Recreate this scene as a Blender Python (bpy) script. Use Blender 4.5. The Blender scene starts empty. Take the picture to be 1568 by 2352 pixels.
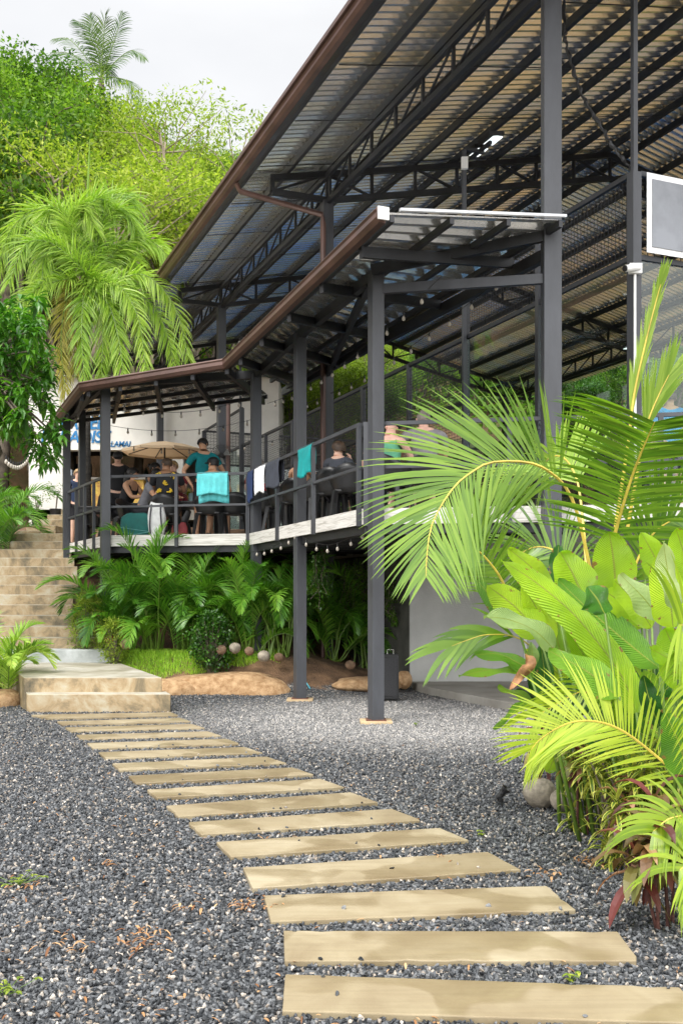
import bpy, math, random
import numpy as np
from mathutils import Vector, Matrix, noise
SC = bpy.context.scene
COL = SC.collection
R = math.radians
# ------------------------------------------------------------------ camera
F = 2287.0            # focal length in units of a 1568 px wide frame; 35 mm on 24 mm
cam_d = bpy.data.cameras.new('camera'); cam = bpy.data.objects.new('camera', cam_d); COL.objects.link(cam)
cam_d.sensor_fit = 'HORIZONTAL'; cam_d.sensor_width = 24.0; cam_d.lens = 35.0
cam_d.shift_y = 195.0 / 1568.0
cam.location = (0, 0, 1.5); cam.rotation_euler = (R(90), 0, 0)
cam_d.clip_start = 0.05; cam_d.clip_end = 2000
SC.camera = cam
# ------------------------------------------------------------------ sky and sun (bright overcast)
SUN_EL, SUN_AZ = 58, -40   # behind the camera, to the left
world = bpy.data.worlds.new('World'); SC.world = world; world.use_nodes = True
wn, wl = world.node_tree.nodes, world.node_tree.links
wn.clear()
sky = wn.new('ShaderNodeTexSky'); sky.sky_type = 'NISHITA'; sky.sun_disc = False
sky.sun_elevation = R(SUN_EL); sky.sun_rotation = R(SUN_AZ)
tc = wn.new('ShaderNodeTexCoord')
mp = wn.new('ShaderNodeMapping'); mp.inputs['Scale'].default_value = (1.0, 1.0, 2.2)
nz = wn.new('ShaderNodeTexNoise'); nz.inputs['Scale'].default_value = 2.3; nz.inputs['Detail'].default_value = 5; nz.inputs['Roughness'].default_value = .5
wl.new(tc.outputs['Generated'], mp.inputs[0]); wl.new(mp.outputs[0], nz.inputs['Vector'])
cr = wn.new('ShaderNodeValToRGB')
cr.color_ramp.elements[0].position = .32; cr.color_ramp.elements[0].color = (.90, .91, .93, 1)
cr.color_ramp.elements[1].position = .58; cr.color_ramp.elements[1].color = (1.06, 1.06, 1.06, 1)
wl.new(nz.outputs['Fac'], cr.inputs[0])
sep = wn.new('ShaderNodeSeparateXYZ'); wl.new(tc.outputs['Generated'], sep.inputs[0])
mr = wn.new('ShaderNodeMapRange'); mr.inputs['From Min'].default_value = .50; mr.inputs['From Max'].default_value = 1
mr.inputs['To Min'].default_value = 5.5; mr.inputs['To Max'].default_value = 12.5
wl.new(sep.outputs['Z'], mr.inputs['Value'])
# unseen cloud behind the camera, on the sun's side, brightened as added fill
mb_ = wn.new('ShaderNodeMapRange'); mb_.inputs['From Min'].default_value = .25; mb_.inputs['From Max'].default_value = -.75; mb_.inputs['To Min'].default_value = 1; mb_.inputs['To Max'].default_value = 3.5
wl.new(sep.outputs['Y'], mb_.inputs['Value'])
mm_ = wn.new('ShaderNodeMath'); mm_.operation = 'MULTIPLY'; wl.new(mr.outputs[0], mm_.inputs[0]); wl.new(mb_.outputs[0], mm_.inputs[1])
sc_ = wn.new('ShaderNodeVectorMath'); sc_.operation = 'SCALE'
wl.new(cr.outputs[0], sc_.inputs[0]); wl.new(mm_.outputs[0], sc_.inputs['Scale'])
mx = wn.new('ShaderNodeMix'); mx.data_type = 'RGBA'; mx.inputs['Factor'].default_value = .93
wl.new(sky.outputs[0], mx.inputs['A']); wl.new(sc_.outputs[0], mx.inputs['B'])
bg = wn.new('ShaderNodeBackground'); bg.inputs['Strength'].default_value = .11
wo = wn.new('ShaderNodeOutputWorld')
wl.new(mx.outputs['Result'], bg.inputs['Color']); wl.new(bg.outputs[0], wo.inputs['Surface'])
sd = bpy.data.lights.new('sun', 'SUN'); sd.energy = 1.5; sd.angle = R(14); sd.color = (1, .96, .88)
so = bpy.data.objects.new('sun', sd); COL.objects.link(so)
_d = Vector((math.sin(R(SUN_AZ)) * math.cos(R(SUN_EL)), -math.cos(R(SUN_AZ)) * math.cos(R(SUN_EL)) * 1.0, math.sin(R(SUN_EL))))
so.rotation_euler = _d.to_track_quat('Z', 'Y').to_euler()
SC.view_settings.view_transform = 'Standard'; SC.view_settings.look = 'None'
SC.view_settings.exposure = 0.65; SC.view_settings.gamma = 1
SC.cycles.max_bounces = 8; SC.cycles.transparent_max_bounces = 12
SC.cycles.use_denoising = True
# ------------------------------------------------------------------ helpers
HZ = 1371.0
def W(px, py, Y):
    return Vector(((px - 784) * Y / F, Y, 1.5 + (HZ - py) * Y / F))
def GX(px, Y): return (px - 784) * Y / F
AD = Vector((-.383, .924, 0)); BD = Vector((.924, .383, 0)); O0 = Vector((2.4, 11.4, 0))
def AB(a, b, z=0): 
    p = O0 + AD * a + BD * b; return Vector((p.x, p.y, z))

class MB:
    def __init__(s): s.v = []; s.f = []; s.m = []; s.c = []
    def add(s, vs, fs, m=0, c=.5):
        o = len(s.v); s.v.extend([tuple(x) for x in vs])
        for f in fs: s.f.append(tuple(i + o for i in f)); s.m.append(m); s.c.append(c)
    def box(s, lo, hi, m=0, c=.5):
        x0, y0, z0 = lo; x1, y1, z1 = hi
        s.add([(x0,y0,z0),(x1,y0,z0),(x1,y1,z0),(x0,y1,z0),(x0,y0,z1),(x1,y0,z1),(x1,y1,z1),(x0,y1,z1)],
              [(0,3,2,1),(4,5,6,7),(0,1,5,4),(1,2,6,5),(2,3,7,6),(3,0,4,7)], m, c)
    def bar(s, p, q, w, h=None, up=(0,0,1), m=0, c=.5):
        p = Vector(p); q = Vector(q); h = w if h is None else h
        t = (q - p).normalized(); u = Vector(up)
        if abs(t.dot(u)) > .98: u = Vector(AD)
        sd_ = t.cross(u).normalized(); u = sd_.cross(t).normalized()
        a = sd_ * w / 2; b = u * h / 2
        s.add([p-a-b, p+a-b, p+a+b, p-a+b, q-a-b, q+a-b, q+a+b, q-a+b],
              [(0,1,2,3),(7,6,5,4),(0,4,5,1),(1,5,6,2),(2,6,7,3),(3,7,4,0)], m, c)
    def tube(s, pts, rad, n=6, m=0, c=.5, cap=True):
        pts = [Vector(p) for p in pts]; k = len(pts)
        if not hasattr(rad, '__len__'): rad = [rad] * k
        o = len(s.v); pr = None
        for i, p in enumerate(pts):
            t = (pts[min(i+1, k-1)] - pts[max(i-1, 0)])
            t = t.normalized() if t.length > 1e-9 else Vector((0,0,1))
            if pr is None:
                u = Vector((1,0,0)) if abs(t.x) < .9 else Vector((0,1,0)); u = (u - t * u.dot(t)).normalized()
            else:
                u = (pr - t * pr.dot(t)); u = u.normalized() if u.length > 1e-6 else Vector((1,0,0))
            pr = u; w = t.cross(u)
            for j in range(n):
                a = 2 * math.pi * j / n
                s.v.append(tuple(p + (u * math.cos(a) + w * math.sin(a)) * rad[i]))
        for i in range(k - 1):
            for j in range(n):
                a = o + i*n + j; b = o + i*n + (j+1) % n
                s.f.append((a, b, b+n, a+n)); s.m.append(m); s.c.append(c)
        if cap:
            s.f.append(tuple(o + j for j in reversed(range(n)))); s.m.append(m); s.c.append(c)
            s.f.append(tuple(o + (k-1)*n + j for j in range(n))); s.m.append(m); s.c.append(c)
    def lathe(s, prof, cen, n=16, m=0, c=.5, sx=1, sy=1):
        cen = Vector(cen); o = len(s.v); k = len(prof)
        for r, z in prof:
            for j in range(n):
                a = 2*math.pi*j/n; s.v.append((cen.x + r*sx*math.cos(a), cen.y + r*sy*math.sin(a), cen.z + z))
        for i in range(k-1):
            for j in range(n):
                a = o+i*n+j; b = o+i*n+(j+1) % n
                s.f.append((a, b, b+n, a+n)); s.m.append(m); s.c.append(c)
        s.f.append(tuple(o + j for j in reversed(range(n)))); s.m.append(m); s.c.append(c)
        s.f.append(tuple(o + (k-1)*n + j for j in range(n))); s.m.append(m); s.c.append(c)
    def prism(s, poly, z0, z1, m=0, c=.5):
        n = len(poly); vs = [(p[0], p[1], z0) for p in poly] + [(p[0], p[1], z1) for p in poly]
        ar = sum(poly[i][0]*poly[(i+1) % n][1] - poly[(i+1) % n][0]*poly[i][1] for i in range(n))
        top = tuple(range(n, 2*n)); bot = tuple(reversed(range(n)))
        if ar < 0: top = tuple(reversed(top)); bot = tuple(reversed(bot))
        fs = [top, bot]
        for i in range(n):
            j = (i+1) % n; fs.append((i, j, j+n, i+n) if ar > 0 else (j, i, i+n, j+n))
        s.add(vs, fs, m, c)
    def xf(s, M):
        s.v = [tuple(M @ Vector(x)) for x in s.v]; return s
    def build(s, name, mats, parent=None, smooth=False, bevel=0, loc=None):
        me = bpy.data.meshes.new(name); me.from_pydata(s.v, [], s.f)
        if not isinstance(mats, (list, tuple)): mats = [mats]
        for mm in mats: me.materials.append(mm)
        if len(mats) > 1: me.polygons.foreach_set('material_index', s.m)
        at = me.attributes.new('v', 'FLOAT', 'FACE'); at.data.foreach_set('value', s.c)
        if smooth: me.polygons.foreach_set('use_smooth', [True]*len(s.f))
        me.update()
        return link(name, me, parent, bevel, loc)
def link(name, me, parent=None, bevel=0, loc=None):
    o = bpy.data.objects.new(name, me); COL.objects.link(o)
    if parent: o.parent = parent
    if loc is not None: o.location = loc
    if bevel:
        b = o.modifiers.new('bevel', 'BEVEL'); b.width = bevel; b.segments = 2; b.limit_method = 'ANGLE'
    return o
def npmesh(name, V, Fc, C, mat, parent=None, loc=None):
    """mesh out of numpy arrays, V (n,3), Fc (m,4)"""
    me = bpy.data.meshes.new(name)
    me.vertices.add(len(V)); me.vertices.foreach_set('co', np.ascontiguousarray(V, np.float32).ravel())
    k = Fc.shape[1]
    me.loops.add(Fc.size); me.loops.foreach_set('vertex_index', Fc.astype(np.int32).ravel())
    me.polygons.add(len(Fc)); me.polygons.foreach_set('loop_start', np.arange(0, Fc.size, k, dtype=np.int32))
    me.update(calc_edges=True)
    at = me.attributes.new('v', 'FLOAT', 'FACE'); at.data.foreach_set('value', np.asarray(C, np.float32))
    me.materials.append(mat)
    return link(name, me, parent, 0, loc)
def empty(name, loc=(0,0,0), rz=0):
    o = bpy.data.objects.new(name, None); COL.objects.link(o); o.location = loc; o.rotation_euler = (0,0,rz)
    o.empty_display_size = .1; return o
def tag(o, label=None, cat=None, group=None, kind=None):
    if label: o['label'] = label
    if cat: o['category'] = cat
    if group: o['group'] = group
    if kind: o['kind'] = kind
    elif cat: o['kind'] = 'thing'
    return o
def struct(o): o['kind'] = 'structure'; return o
def thing(name, label, cat, loc=(0,0,0), rz=0, group=None):
    return tag(empty(name, loc, rz), label, cat, group)
def copy_tree(o, parent=None):
    c = o.copy(); COL.objects.link(c)
    if parent: c.parent = parent
    for ch in list(o.children): copy_tree(ch, c)
    return c
# ------------------------------------------------------------------ materials
def newmat(name):
    m = bpy.data.materials.new(name); m.use_nodes = True
    nt = m.node_tree; nt.nodes.clear()
    out = nt.nodes.new('ShaderNodeOutputMaterial'); b = nt.nodes.new('ShaderNodeBsdfPrincipled')
    nt.links.new(b.outputs[0], out.inputs[0]); return m, nt, b, out
def N(nt, t, **k):
    n = nt.nodes.new(t)
    for a, v in k.items():
        if a in n.inputs: n.inputs[a].default_value = v
        else: setattr(n, a, v)
    return n
def ramp(nt, stops):
    r = nt.nodes.new('ShaderNodeValToRGB'); e = r.color_ramp.elements
    while len(e) < len(stops): e.new(.5)
    for x, (p, c) in zip(e, stops): x.position = p; x.color = (*c, 1)
    return r
def mat(name, col, rough=.6, metal=0, var=.12, scale=6, bump=0, bscale=40, col2=None, stretch=None, coat=0):
    m, nt, b, out = newmat(name)
    tc = N(nt, 'ShaderNodeTexCoord'); src = tc.outputs['Object']
    if stretch:
        mp = N(nt, 'ShaderNodeMapping'); mp.inputs['Scale'].default_value = stretch; nt.links.new(src, mp.inputs[0]); src = mp.outputs[0]
    nz = N(nt, 'ShaderNodeTexNoise', Scale=scale, Detail=6, Roughness=.6); nt.links.new(src, nz.inputs['Vector'])
    c2 = col2 if col2 else tuple(min(1, c*(1+var*2)) for c in col); c1 = col if col2 else tuple(c*(1-var) for c in col)
    r = ramp(nt, [(.35, c1), (.65, c2)]); nt.links.new(nz.outputs['Fac'], r.inputs[0]); nt.links.new(r.outputs[0], b.inputs['Base Color'])
    b.inputs['Roughness'].default_value = rough; b.inputs['Metallic'].default_value = metal
    if coat: b.inputs['Coat Weight'].default_value = coat; b.inputs['Coat Roughness'].default_value = .15
    mr = N(nt, 'ShaderNodeMapRange'); mr.inputs['To Min'].default_value = max(0, rough-.1); mr.inputs['To Max'].default_value = min(1, rough+.12)
    nt.links.new(nz.outputs['Fac'], mr.inputs['Value']); nt.links.new(mr.outputs[0], b.inputs['Roughness'])
    if bump:
        n2 = N(nt, 'ShaderNodeTexNoise', Scale=bscale, Detail=5); nt.links.new(src, n2.inputs['Vector'])
        bp = N(nt, 'ShaderNodeBump', Strength=bump, Distance=.02); nt.links.new(n2.outputs['Fac'], bp.inputs['Height']); nt.links.new(bp.outputs[0], b.inputs['Normal'])
    return m
def leafmat(name, stops, transl=.4, rough=.38, tcol=None, spec=.5, obrand=.25):
    """leaf colour from each leaf's own random value and a per plant variation"""
    m, nt, b, out = newmat(name)
    at = N(nt, 'ShaderNodeAttribute'); at.attribute_name = 'v'
    oi = N(nt, 'ShaderNodeObjectInfo')
    ml = N(nt, 'ShaderNodeMath', operation='MULTIPLY_ADD'); nt.links.new(oi.outputs['Random'], ml.inputs[0]); ml.inputs[1].default_value = obrand
    sb = N(nt, 'ShaderNodeMath', operation='SUBTRACT'); nt.links.new(at.outputs['Fac'], sb.inputs[0]); sb.inputs[1].default_value = obrand/2
    nt.links.new(sb.outputs[0], ml.inputs[2])
    r = ramp(nt, stops); nt.links.new(ml.outputs[0], r.inputs[0]); nt.links.new(r.outputs[0], b.inputs['Base Color'])
    b.inputs['Roughness'].default_value = rough; b.inputs['Specular IOR Level'].default_value = spec
    tr = N(nt, 'ShaderNodeBsdfTranslucent')
    hs = N(nt, 'ShaderNodeMix', data_type='RGBA', blend_type='MULTIPLY'); hs.inputs['Factor'].default_value = 1
    nt.links.new(r.outputs[0], hs.inputs['A']); hs.inputs['B'].default_value = (*(tcol or (1.25, 1.5, .55)), 1)
    nt.links.new(hs.outputs['Result'], tr.inputs['Color'])
    mx = N(nt, 'ShaderNodeMixShader'); mx.inputs[0].default_value = transl
    nt.links.new(b.outputs[0], mx.inputs[1]); nt.links.new(tr.outputs[0], mx.inputs[2]); nt.links.new(mx.outputs[0], out.inputs[0])
    return m
M = {}
M['steel'] = mat('painted_dark_steel', (.017, .018, .021), .5, .0, .3, 3, .05, 60)
M['steel2'] = mat('painted_grey_steel', (.040, .042, .048), .45, .0, .25, 2.5, .05, 50, stretch=(1, 1, .3))
M['gutter'] = mat('brown_painted_metal', (.085, .045, .035), .4, .2, .2, 2)
M['white_paint'] = mat('white_painted_board', (.72, .72, .70), .5, 0, .05, 3)
M['render_wall'] = mat('white_render', (.70, .68, .63), .8, 0, .06, 1.2, .15, 30)
M['grey_wall'] = mat('grey_cement_render', (.42, .42, .40), .8, 0, .08, 1.5, .15, 40)
M['conc'] = mat('worn_concrete', (.22, .20, .17), .8, 0, .2, 1.3, .25, 25, col2=(.36, .34, .30))
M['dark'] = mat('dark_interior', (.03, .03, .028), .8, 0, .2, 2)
M['black_plastic'] = mat('black_plastic', (.015, .015, .016), .35, 0, .2, 4)
M['black'] = mat('matt_black', (.012, .012, .013), .5)
M['glass_bulb'] = mat('clear_bulb_glass', (.42, .38, .32), .08, 0, .03)
M['trunk'] = mat('grey_brown_bark', (.13, .105, .08), .85, 0, .3, 8, .5, 30)
M['palm_trunk'] = mat('ringed_palm_bark', (.05, .045, .04), .8, 0, .35, 4, .5, 40, stretch=(1, 1, 5))
M['coconut'] = mat('dry_coconut_husk', (.17, .145, .11), .85, 0, .2, 16, .5, 30, col2=(.36, .31, .24))
M['coir'] = mat('dark_brown_husk', (.16, .10, .06), .85, 0, .3, 8, .5, 30)
M['soil'] = mat('brown_soil', (.11, .07, .04), .95, 0, .3, 3, .6, 25, col2=(.2, .13, .08))
# ------------------------------------------------------------------ terrain
def sst(a, b, x):
    t = max(0., min(1., (x - a) / (b - a))); return t*t*(3 - 2*t)
def hgt(x, y):
    # gravel yard, rising soil bank under the deck, hill behind
    a = (x - O0.x)*AD.x + (y - O0.y)*AD.y; b = (x - O0.x)*BD.x + (y - O0.y)*BD.y
    h = 0.
    if y > 14 and x < 1.2:
        right = sst(-1.2, 1.1, x)                    # yard reaches further back on the right
        st = 15.3 + right*.3
        h = .55*sst(st, st+1.2, y)*(1 - .75*right) + 1.6*sst(17.2 + right*1.5, 22, y)*(1 - .3*right)
        h += (3.3 - 2.2)*sst(21.5, 26, y)
    elif y > 14:
        h = 0
    if x < -3.4:
        # ramp beside the stairs
        k = sst(-3.4, -5.2, x)
        hs = .18*max(0, (y - 16.2)/.35) + .35*sst(12.5, 16.2, y)
        hs = min(hs, 2.85) + max(0, y - 25)*.2
        h = h*(1-k) + max(h*.2, hs - .22)*k
        dd = -.325*y - .3 - x
        if dd > 0: h += dd*.55*sst(13.5, 20, y)
    if b > .8 and y > 16 and a > 4: h = 0 if x > 1.2 else h
    # the hill
    if y > 29:
        hill = 3.4 + (y - 29)*(.62 - .22*sst(-16, 14, x))
        hill = min(hill, 3.4 + 36*(.62 - .22*sst(-16, 14, x)) + (y-65)*.08)
        h = h + (hill - h)*sst(29, 33, y) if h < hill else h
        cut = sst(-12.5, -10.6, x)*(1 - sst(-1.0, 1.5, x))*(1 - sst(37, 38.5, y))
        h = h*(1-cut) + min(h, 3.6)*cut
    h += .05*noise.noise(Vector((x*.6, y*.6, 0))) * (1 if y > 14.5 else .25)
    return h
def grid(name, xs, ys, material, fn=hgt, dz=0):
    nx, ny = len(xs), len(ys)
    V = np.array([(x, y, fn(x, y) + dz) for y in ys for x in xs])
    Fc = np.array([(j*nx+i, j*nx+i+1, (j+1)*nx+i+1, (j+1)*nx+i) for j in range(ny-1) for i in range(nx-1)])
    o = npmesh(name, V, Fc, np.zeros(len(Fc)), material)
    o.data.polygons.foreach_set('use_smooth', [True]*len(Fc)); return o
# gravel: dark basalt chips, pale ones scattered between
def stone_ramp(nt): return ramp(nt, [(0, (.012, .013, .015)), (.3, (.026, .029, .033)), (.6, (.066, .071, .078)), (.88, (.17, .175, .18)), (.95, (.27, .22, .17)), (1, (.50, .45, .39))])
def gravel_mat():
    m, nt, b, out = newmat('basalt_gravel')
    tc = N(nt, 'ShaderNodeTexCoord')
    vo = N(nt, 'ShaderNodeTexVoronoi', Scale=52); nt.links.new(tc.outputs['Object'], vo.inputs['Vector'])
    sp = N(nt, 'ShaderNodeSeparateColor'); nt.links.new(vo.outputs['Color'], sp.inputs[0])
    r = stone_ramp(nt); nt.links.new(sp.outputs[0], r.inputs[0])
    nz = N(nt, 'ShaderNodeTexNoise', Scale=.33, Detail=4, Roughness=.6); nt.links.new(tc.outputs['Object'], nz.inputs['Vector'])
    dust = ramp(nt, [(.46, (0, 0, 0)), (.62, (1, 1, 1))]); nt.links.new(nz.outputs['Fac'], dust.inputs[0])
    # worn paler patch of crushed stone in front of the deck
    vm = N(nt, 'ShaderNodeVectorMath', operation='DISTANCE'); nt.links.new(tc.outputs['Object'], vm.inputs[0]); vm.inputs[1].default_value = (1.0, 12.4, 0)
    mr = N(nt, 'ShaderNodeMapRange'); mr.inputs['From Min'].default_value = 3.4; mr.inputs['From Max'].default_value = 1.6; mr.inputs['To Max'].default_value = .95
    nt.links.new(vm.outputs['Value'], mr.inputs['Value'])
    ad = N(nt, 'ShaderNodeMath', operation='MULTIPLY_ADD', use_clamp=True); nt.links.new(dust.outputs[0], ad.inputs[0]); ad.inputs[1].default_value = .25; nt.links.new(mr.outputs[0], ad.inputs[2])
    mx = N(nt, 'ShaderNodeMix', data_type='RGBA'); nt.links.new(ad.outputs[0], mx.inputs['Factor']); nt.links.new(r.outputs[0], mx.inputs['A'])
    r2 = ramp(nt, [(0, (.12, .12, .12)), (.6, (.26, .255, .25)), (1, (.50, .46, .42))]); nt.links.new(sp.outputs[1], r2.inputs[0]); nt.links.new(r2.outputs[0], mx.inputs['B'])
    ed = ramp(nt, [(0, (1, 1, 1)), (.75, (.25, .25, .25))]); nt.links.new(vo.outputs['Distance'], ed.inputs[0])
    m3 = N(nt, 'ShaderNodeMix', data_type='RGBA', blend_type='MULTIPLY'); m3.inputs['Factor'].default_value = 0.0
    nt.links.new(mx.outputs['Result'], m3.inputs['A']); nt.links.new(ed.outputs[0], m3.inputs['B'])
    nt.links.new(m3.outputs['Result'], b.inputs['Base Color'])
    iv = N(nt, 'ShaderNodeMath', operation='SUBTRACT'); iv.inputs[0].default_value = 1; nt.links.new(vo.outputs['Distance'], iv.inputs[1])
    bp = N(nt, 'ShaderNodeBump', Strength=.9, Distance=.015); nt.links.new(iv.outputs[0], bp.inputs['Height']); nt.links.new(bp.outputs[0], b.inputs['Normal'])
    b.inputs['Roughness'].default_value = .55; return m
M['gravel'] = gravel_mat()
def hill_mat():
    m, nt, b, out = newmat('hill_soil')
    tc = N(nt, 'ShaderNodeTexCoord'); nz = N(nt, 'ShaderNodeTexNoise', Scale=.35, Detail=8, Roughness=.7); nt.links.new(tc.outputs['Object'], nz.inputs['Vector'])
    r = ramp(nt, [(.4, (.06, .07, .02)), (.55, (.16, .09, .045)), (.7, (.28, .15, .075))]); nt.links.new(nz.outputs['Fac'], r.inputs[0]); nt.links.new(r.outputs[0], b.inputs['Base Color'])
    b.inputs['Roughness'].default_value = .95
    bp = N(nt, 'ShaderNodeBump', Strength=1, Distance=.3); nt.links.new(nz.outputs['Fac'], bp.inputs['Height']); nt.links.new(bp.outputs[0], b.inputs['Normal'])
    return m
M['hill'] = hill_mat()
def rng_(a, b, st):
    n = int(round((b-a)/st)); return [a + (b-a)*i/n for i in range(n+1)]
struct(grid('gravel_ground', rng_(-14, 14, .5), rng_(-14, 14.0, .5), M['gravel'], fn=lambda x, y: hgt(x, y)))
def yard_mat():
    return M['soil']
# back part of the yard: gravel in front, bare soil and sand where the bank begins
def bank_mat():
    m, nt, b, out = newmat('yard_and_bank')
    tc = N(nt, 'ShaderNodeTexCoord'); sp = N(nt, 'ShaderNodeSeparateXYZ'); nt.links.new(tc.outputs['Object'], sp.inputs[0])
    nz = N(nt, 'ShaderNodeTexNoise', Scale=2.2, Detail=6, Roughness=.6); nt.links.new(tc.outputs['Object'], nz.inputs['Vector'])
    r = ramp(nt, [(.35, (.07, .04, .022)), (.6, (.20, .115, .06)), (.75, (.33, .21, .12))]); nt.links.new(nz.outputs['Fac'], r.inputs[0])
    vo = N(nt, 'ShaderNodeTexVoronoi', Scale=45); nt.links.new(tc.outputs['Object'], vo.inputs['Vector'])
    sc2 = N(nt, 'ShaderNodeSeparateColor'); nt.links.new(vo.outputs['Color'], sc2.inputs[0])
    g = ramp(nt, [(0, (.12, .12, .12)), (.6, (.26, .255, .25)), (1, (.50, .46, .42))]); nt.links.new(sc2.outputs[0], g.inputs[0])
    gd = stone_ramp(nt); nt.links.new(sc2.outputs[0], gd.inputs[0])
    vm = N(nt, 'ShaderNodeVectorMath', operation='DISTANCE'); nt.links.new(tc.outputs['Object'], vm.inputs[0]); vm.inputs[1].default_value = (1.0, 12.4, 0)
    md_ = N(nt, 'ShaderNodeMapRange'); md_.inputs['From Min'].default_value = 3.4; md_.inputs['From Max'].default_value = 1.6; md_.inputs['To Max'].default_value = .95; nt.links.new(vm.outputs['Value'], md_.inputs['Value'])
    gm = N(nt, 'ShaderNodeMix', data_type='RGBA'); nt.links.new(md_.outputs[0], gm.inputs['Factor']); nt.links.new(gd.outputs[0], gm.inputs['A']); nt.links.new(g.outputs[0], gm.inputs['B'])
    a = N(nt, 'ShaderNodeMath', operation='MULTIPLY_ADD'); nt.links.new(nz.outputs['Fac'], a.inputs[0]); a.inputs[1].default_value = .35; nt.links.new(sp.outputs['Z'], a.inputs[2])
    mr = N(nt, 'ShaderNodeMapRange'); mr.inputs['From Min'].default_value = .235; mr.inputs['From Max'].default_value = .275; nt.links.new(a.outputs[0], mr.inputs['Value'])
    mx = N(nt, 'ShaderNodeMix', data_type='RGBA'); nt.links.new(mr.outputs[0], mx.inputs['Factor']); nt.links.new(gm.outputs['Result'], mx.inputs['A']); nt.links.new(r.outputs[0], mx.inputs['B'])
    nt.links.new(mx.outputs['Result'], b.inputs['Base Color']); b.inputs['Roughness'].default_value = .9
    bp = N(nt, 'ShaderNodeBump', Strength=.7, Distance=.02); nt.links.new(vo.outputs['Distance'], bp.inputs['Height']); nt.links.new(bp.outputs[0], b.inputs['Normal'])
    return m
M['bank'] = bank_mat()
struct(grid('soil_bank', rng_(-14, 14, .25), rng_(14.0, 30, .25), M['bank']))
struct(grid('hillside', rng_(-130, 130, 2.0), rng_(30, 170, 2.0), M['hill']))
big = MB(); big.add([(-900, -900, -.6), (900, -900, -.6), (900, 1200, -.6), (-900, 1200, -.6)], [(0, 1, 2, 3)])
struct(big.build('distant_ground', M['hill']))
# ------------------------------------------------------------------ stepping slabs (sandstone)
def slab_mat():
    m, nt, b, out = newmat('sandstone')
    tc = N(nt, 'ShaderNodeTexCoord'); oi = N(nt, 'ShaderNodeObjectInfo')
    of = N(nt, 'ShaderNodeVectorMath', operation='SCALE'); of.inputs[0].default_value = (1, 1, 1); 
    ml = N(nt, 'ShaderNodeMath', operation='MULTIPLY'); nt.links.new(oi.outputs['Random'], ml.inputs[0]); ml.inputs[1].default_value = 37; nt.links.new(ml.outputs[0], of.inputs['Scale'])
    ad = N(nt, 'ShaderNodeVectorMath', operation='ADD'); nt.links.new(tc.outputs['Object'], ad.inputs[0]); nt.links.new(of.outputs[0], ad.inputs[1])
    nz = N(nt, 'ShaderNodeTexNoise', Scale=2.2, Detail=7, Roughness=.55, Distortion=.6); nt.links.new(ad.outputs[0], nz.inputs['Vector'])
    r = ramp(nt, [(.28, (.205, .155, .088)), (.5, (.275, .222, .135)), (.72, (.36, .305, .205))]); nt.links.new(nz.outputs['Fac'], r.inputs[0])
    n1 = N(nt, 'ShaderNodeTexNoise', Scale=1.6, Detail=2, Distortion=.3); nt.links.new(ad.outputs[0], n1.inputs['Vector'])
    wet = ramp(nt, [(.49, (1, 1, 1)), (.515, (.72, .67, .58))]); nt.links.new(n1.outputs['Fac'], wet.inputs[0])
    mw = N(nt, 'ShaderNodeMix', data_type='RGBA', blend_type='MULTIPLY'); mw.inputs['Factor'].default_value = .55; nt.links.new(r.outputs[0], mw.inputs['A']); nt.links.new(wet.outputs[0], mw.inputs['B'])
    n2 = N(nt, 'ShaderNodeTexNoise', Scale=60, Detail=3); nt.links.new(ad.outputs[0], n2.inputs['Vector'])
    sp = ramp(nt, [(.35, (.92, .915, .90)), (.5, (1, 1, 1)), (.65, (1.05, 1.045, 1.03))])
    mg = N(nt, 'ShaderNodeMapping'); mg.inputs['Scale'].default_value = (.07, 1.2, 1); nt.links.new(ad.outputs[0], mg.inputs[0]); ngr = N(nt, 'ShaderNodeTexNoise', Scale=22, Detail=6, Roughness=.65, Distortion=1.0); nt.links.new(mg.outputs[0], ngr.inputs['Vector']); nt.links.new(ngr.outputs['Fac'], sp.inputs[0])
    mx = N(nt, 'ShaderNodeMix', data_type='RGBA', blend_type='MULTIPLY'); mx.inputs['Factor'].default_value = 1; nt.links.new(mw.outputs['Result'], mx.inputs['A']); nt.links.new(sp.outputs[0], mx.inputs['B'])
    nt.links.new(mx.outputs['Result'], b.inputs['Base Color'])
    rr = N(nt, 'ShaderNodeMapRange'); rr.inputs['From Min'].default_value = .48; rr.inputs['From Max'].default_value = .53; rr.inputs['To Min'].default_value = .75; rr.inputs['To Max'].default_value = .42
    nt.links.new(n1.outputs['Fac'], rr.inputs['Value']); nt.links.new(rr.outputs[0], b.inputs['Roughness'])
    bp = N(nt, 'ShaderNodeBump', Strength=.15, Distance=.01); nt.links.new(n2.outputs['Fac'], bp.inputs['Height']); nt.links.new(bp.outputs[0], b.inputs['Normal'])
    return m
M['slab'] = slab_mat()
TOPZ = .024
def gp(px, py, z=TOPZ):
    Y = F*(1.5 - z)/(py - HZ); return ((px - 784)*Y/F, Y)
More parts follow.
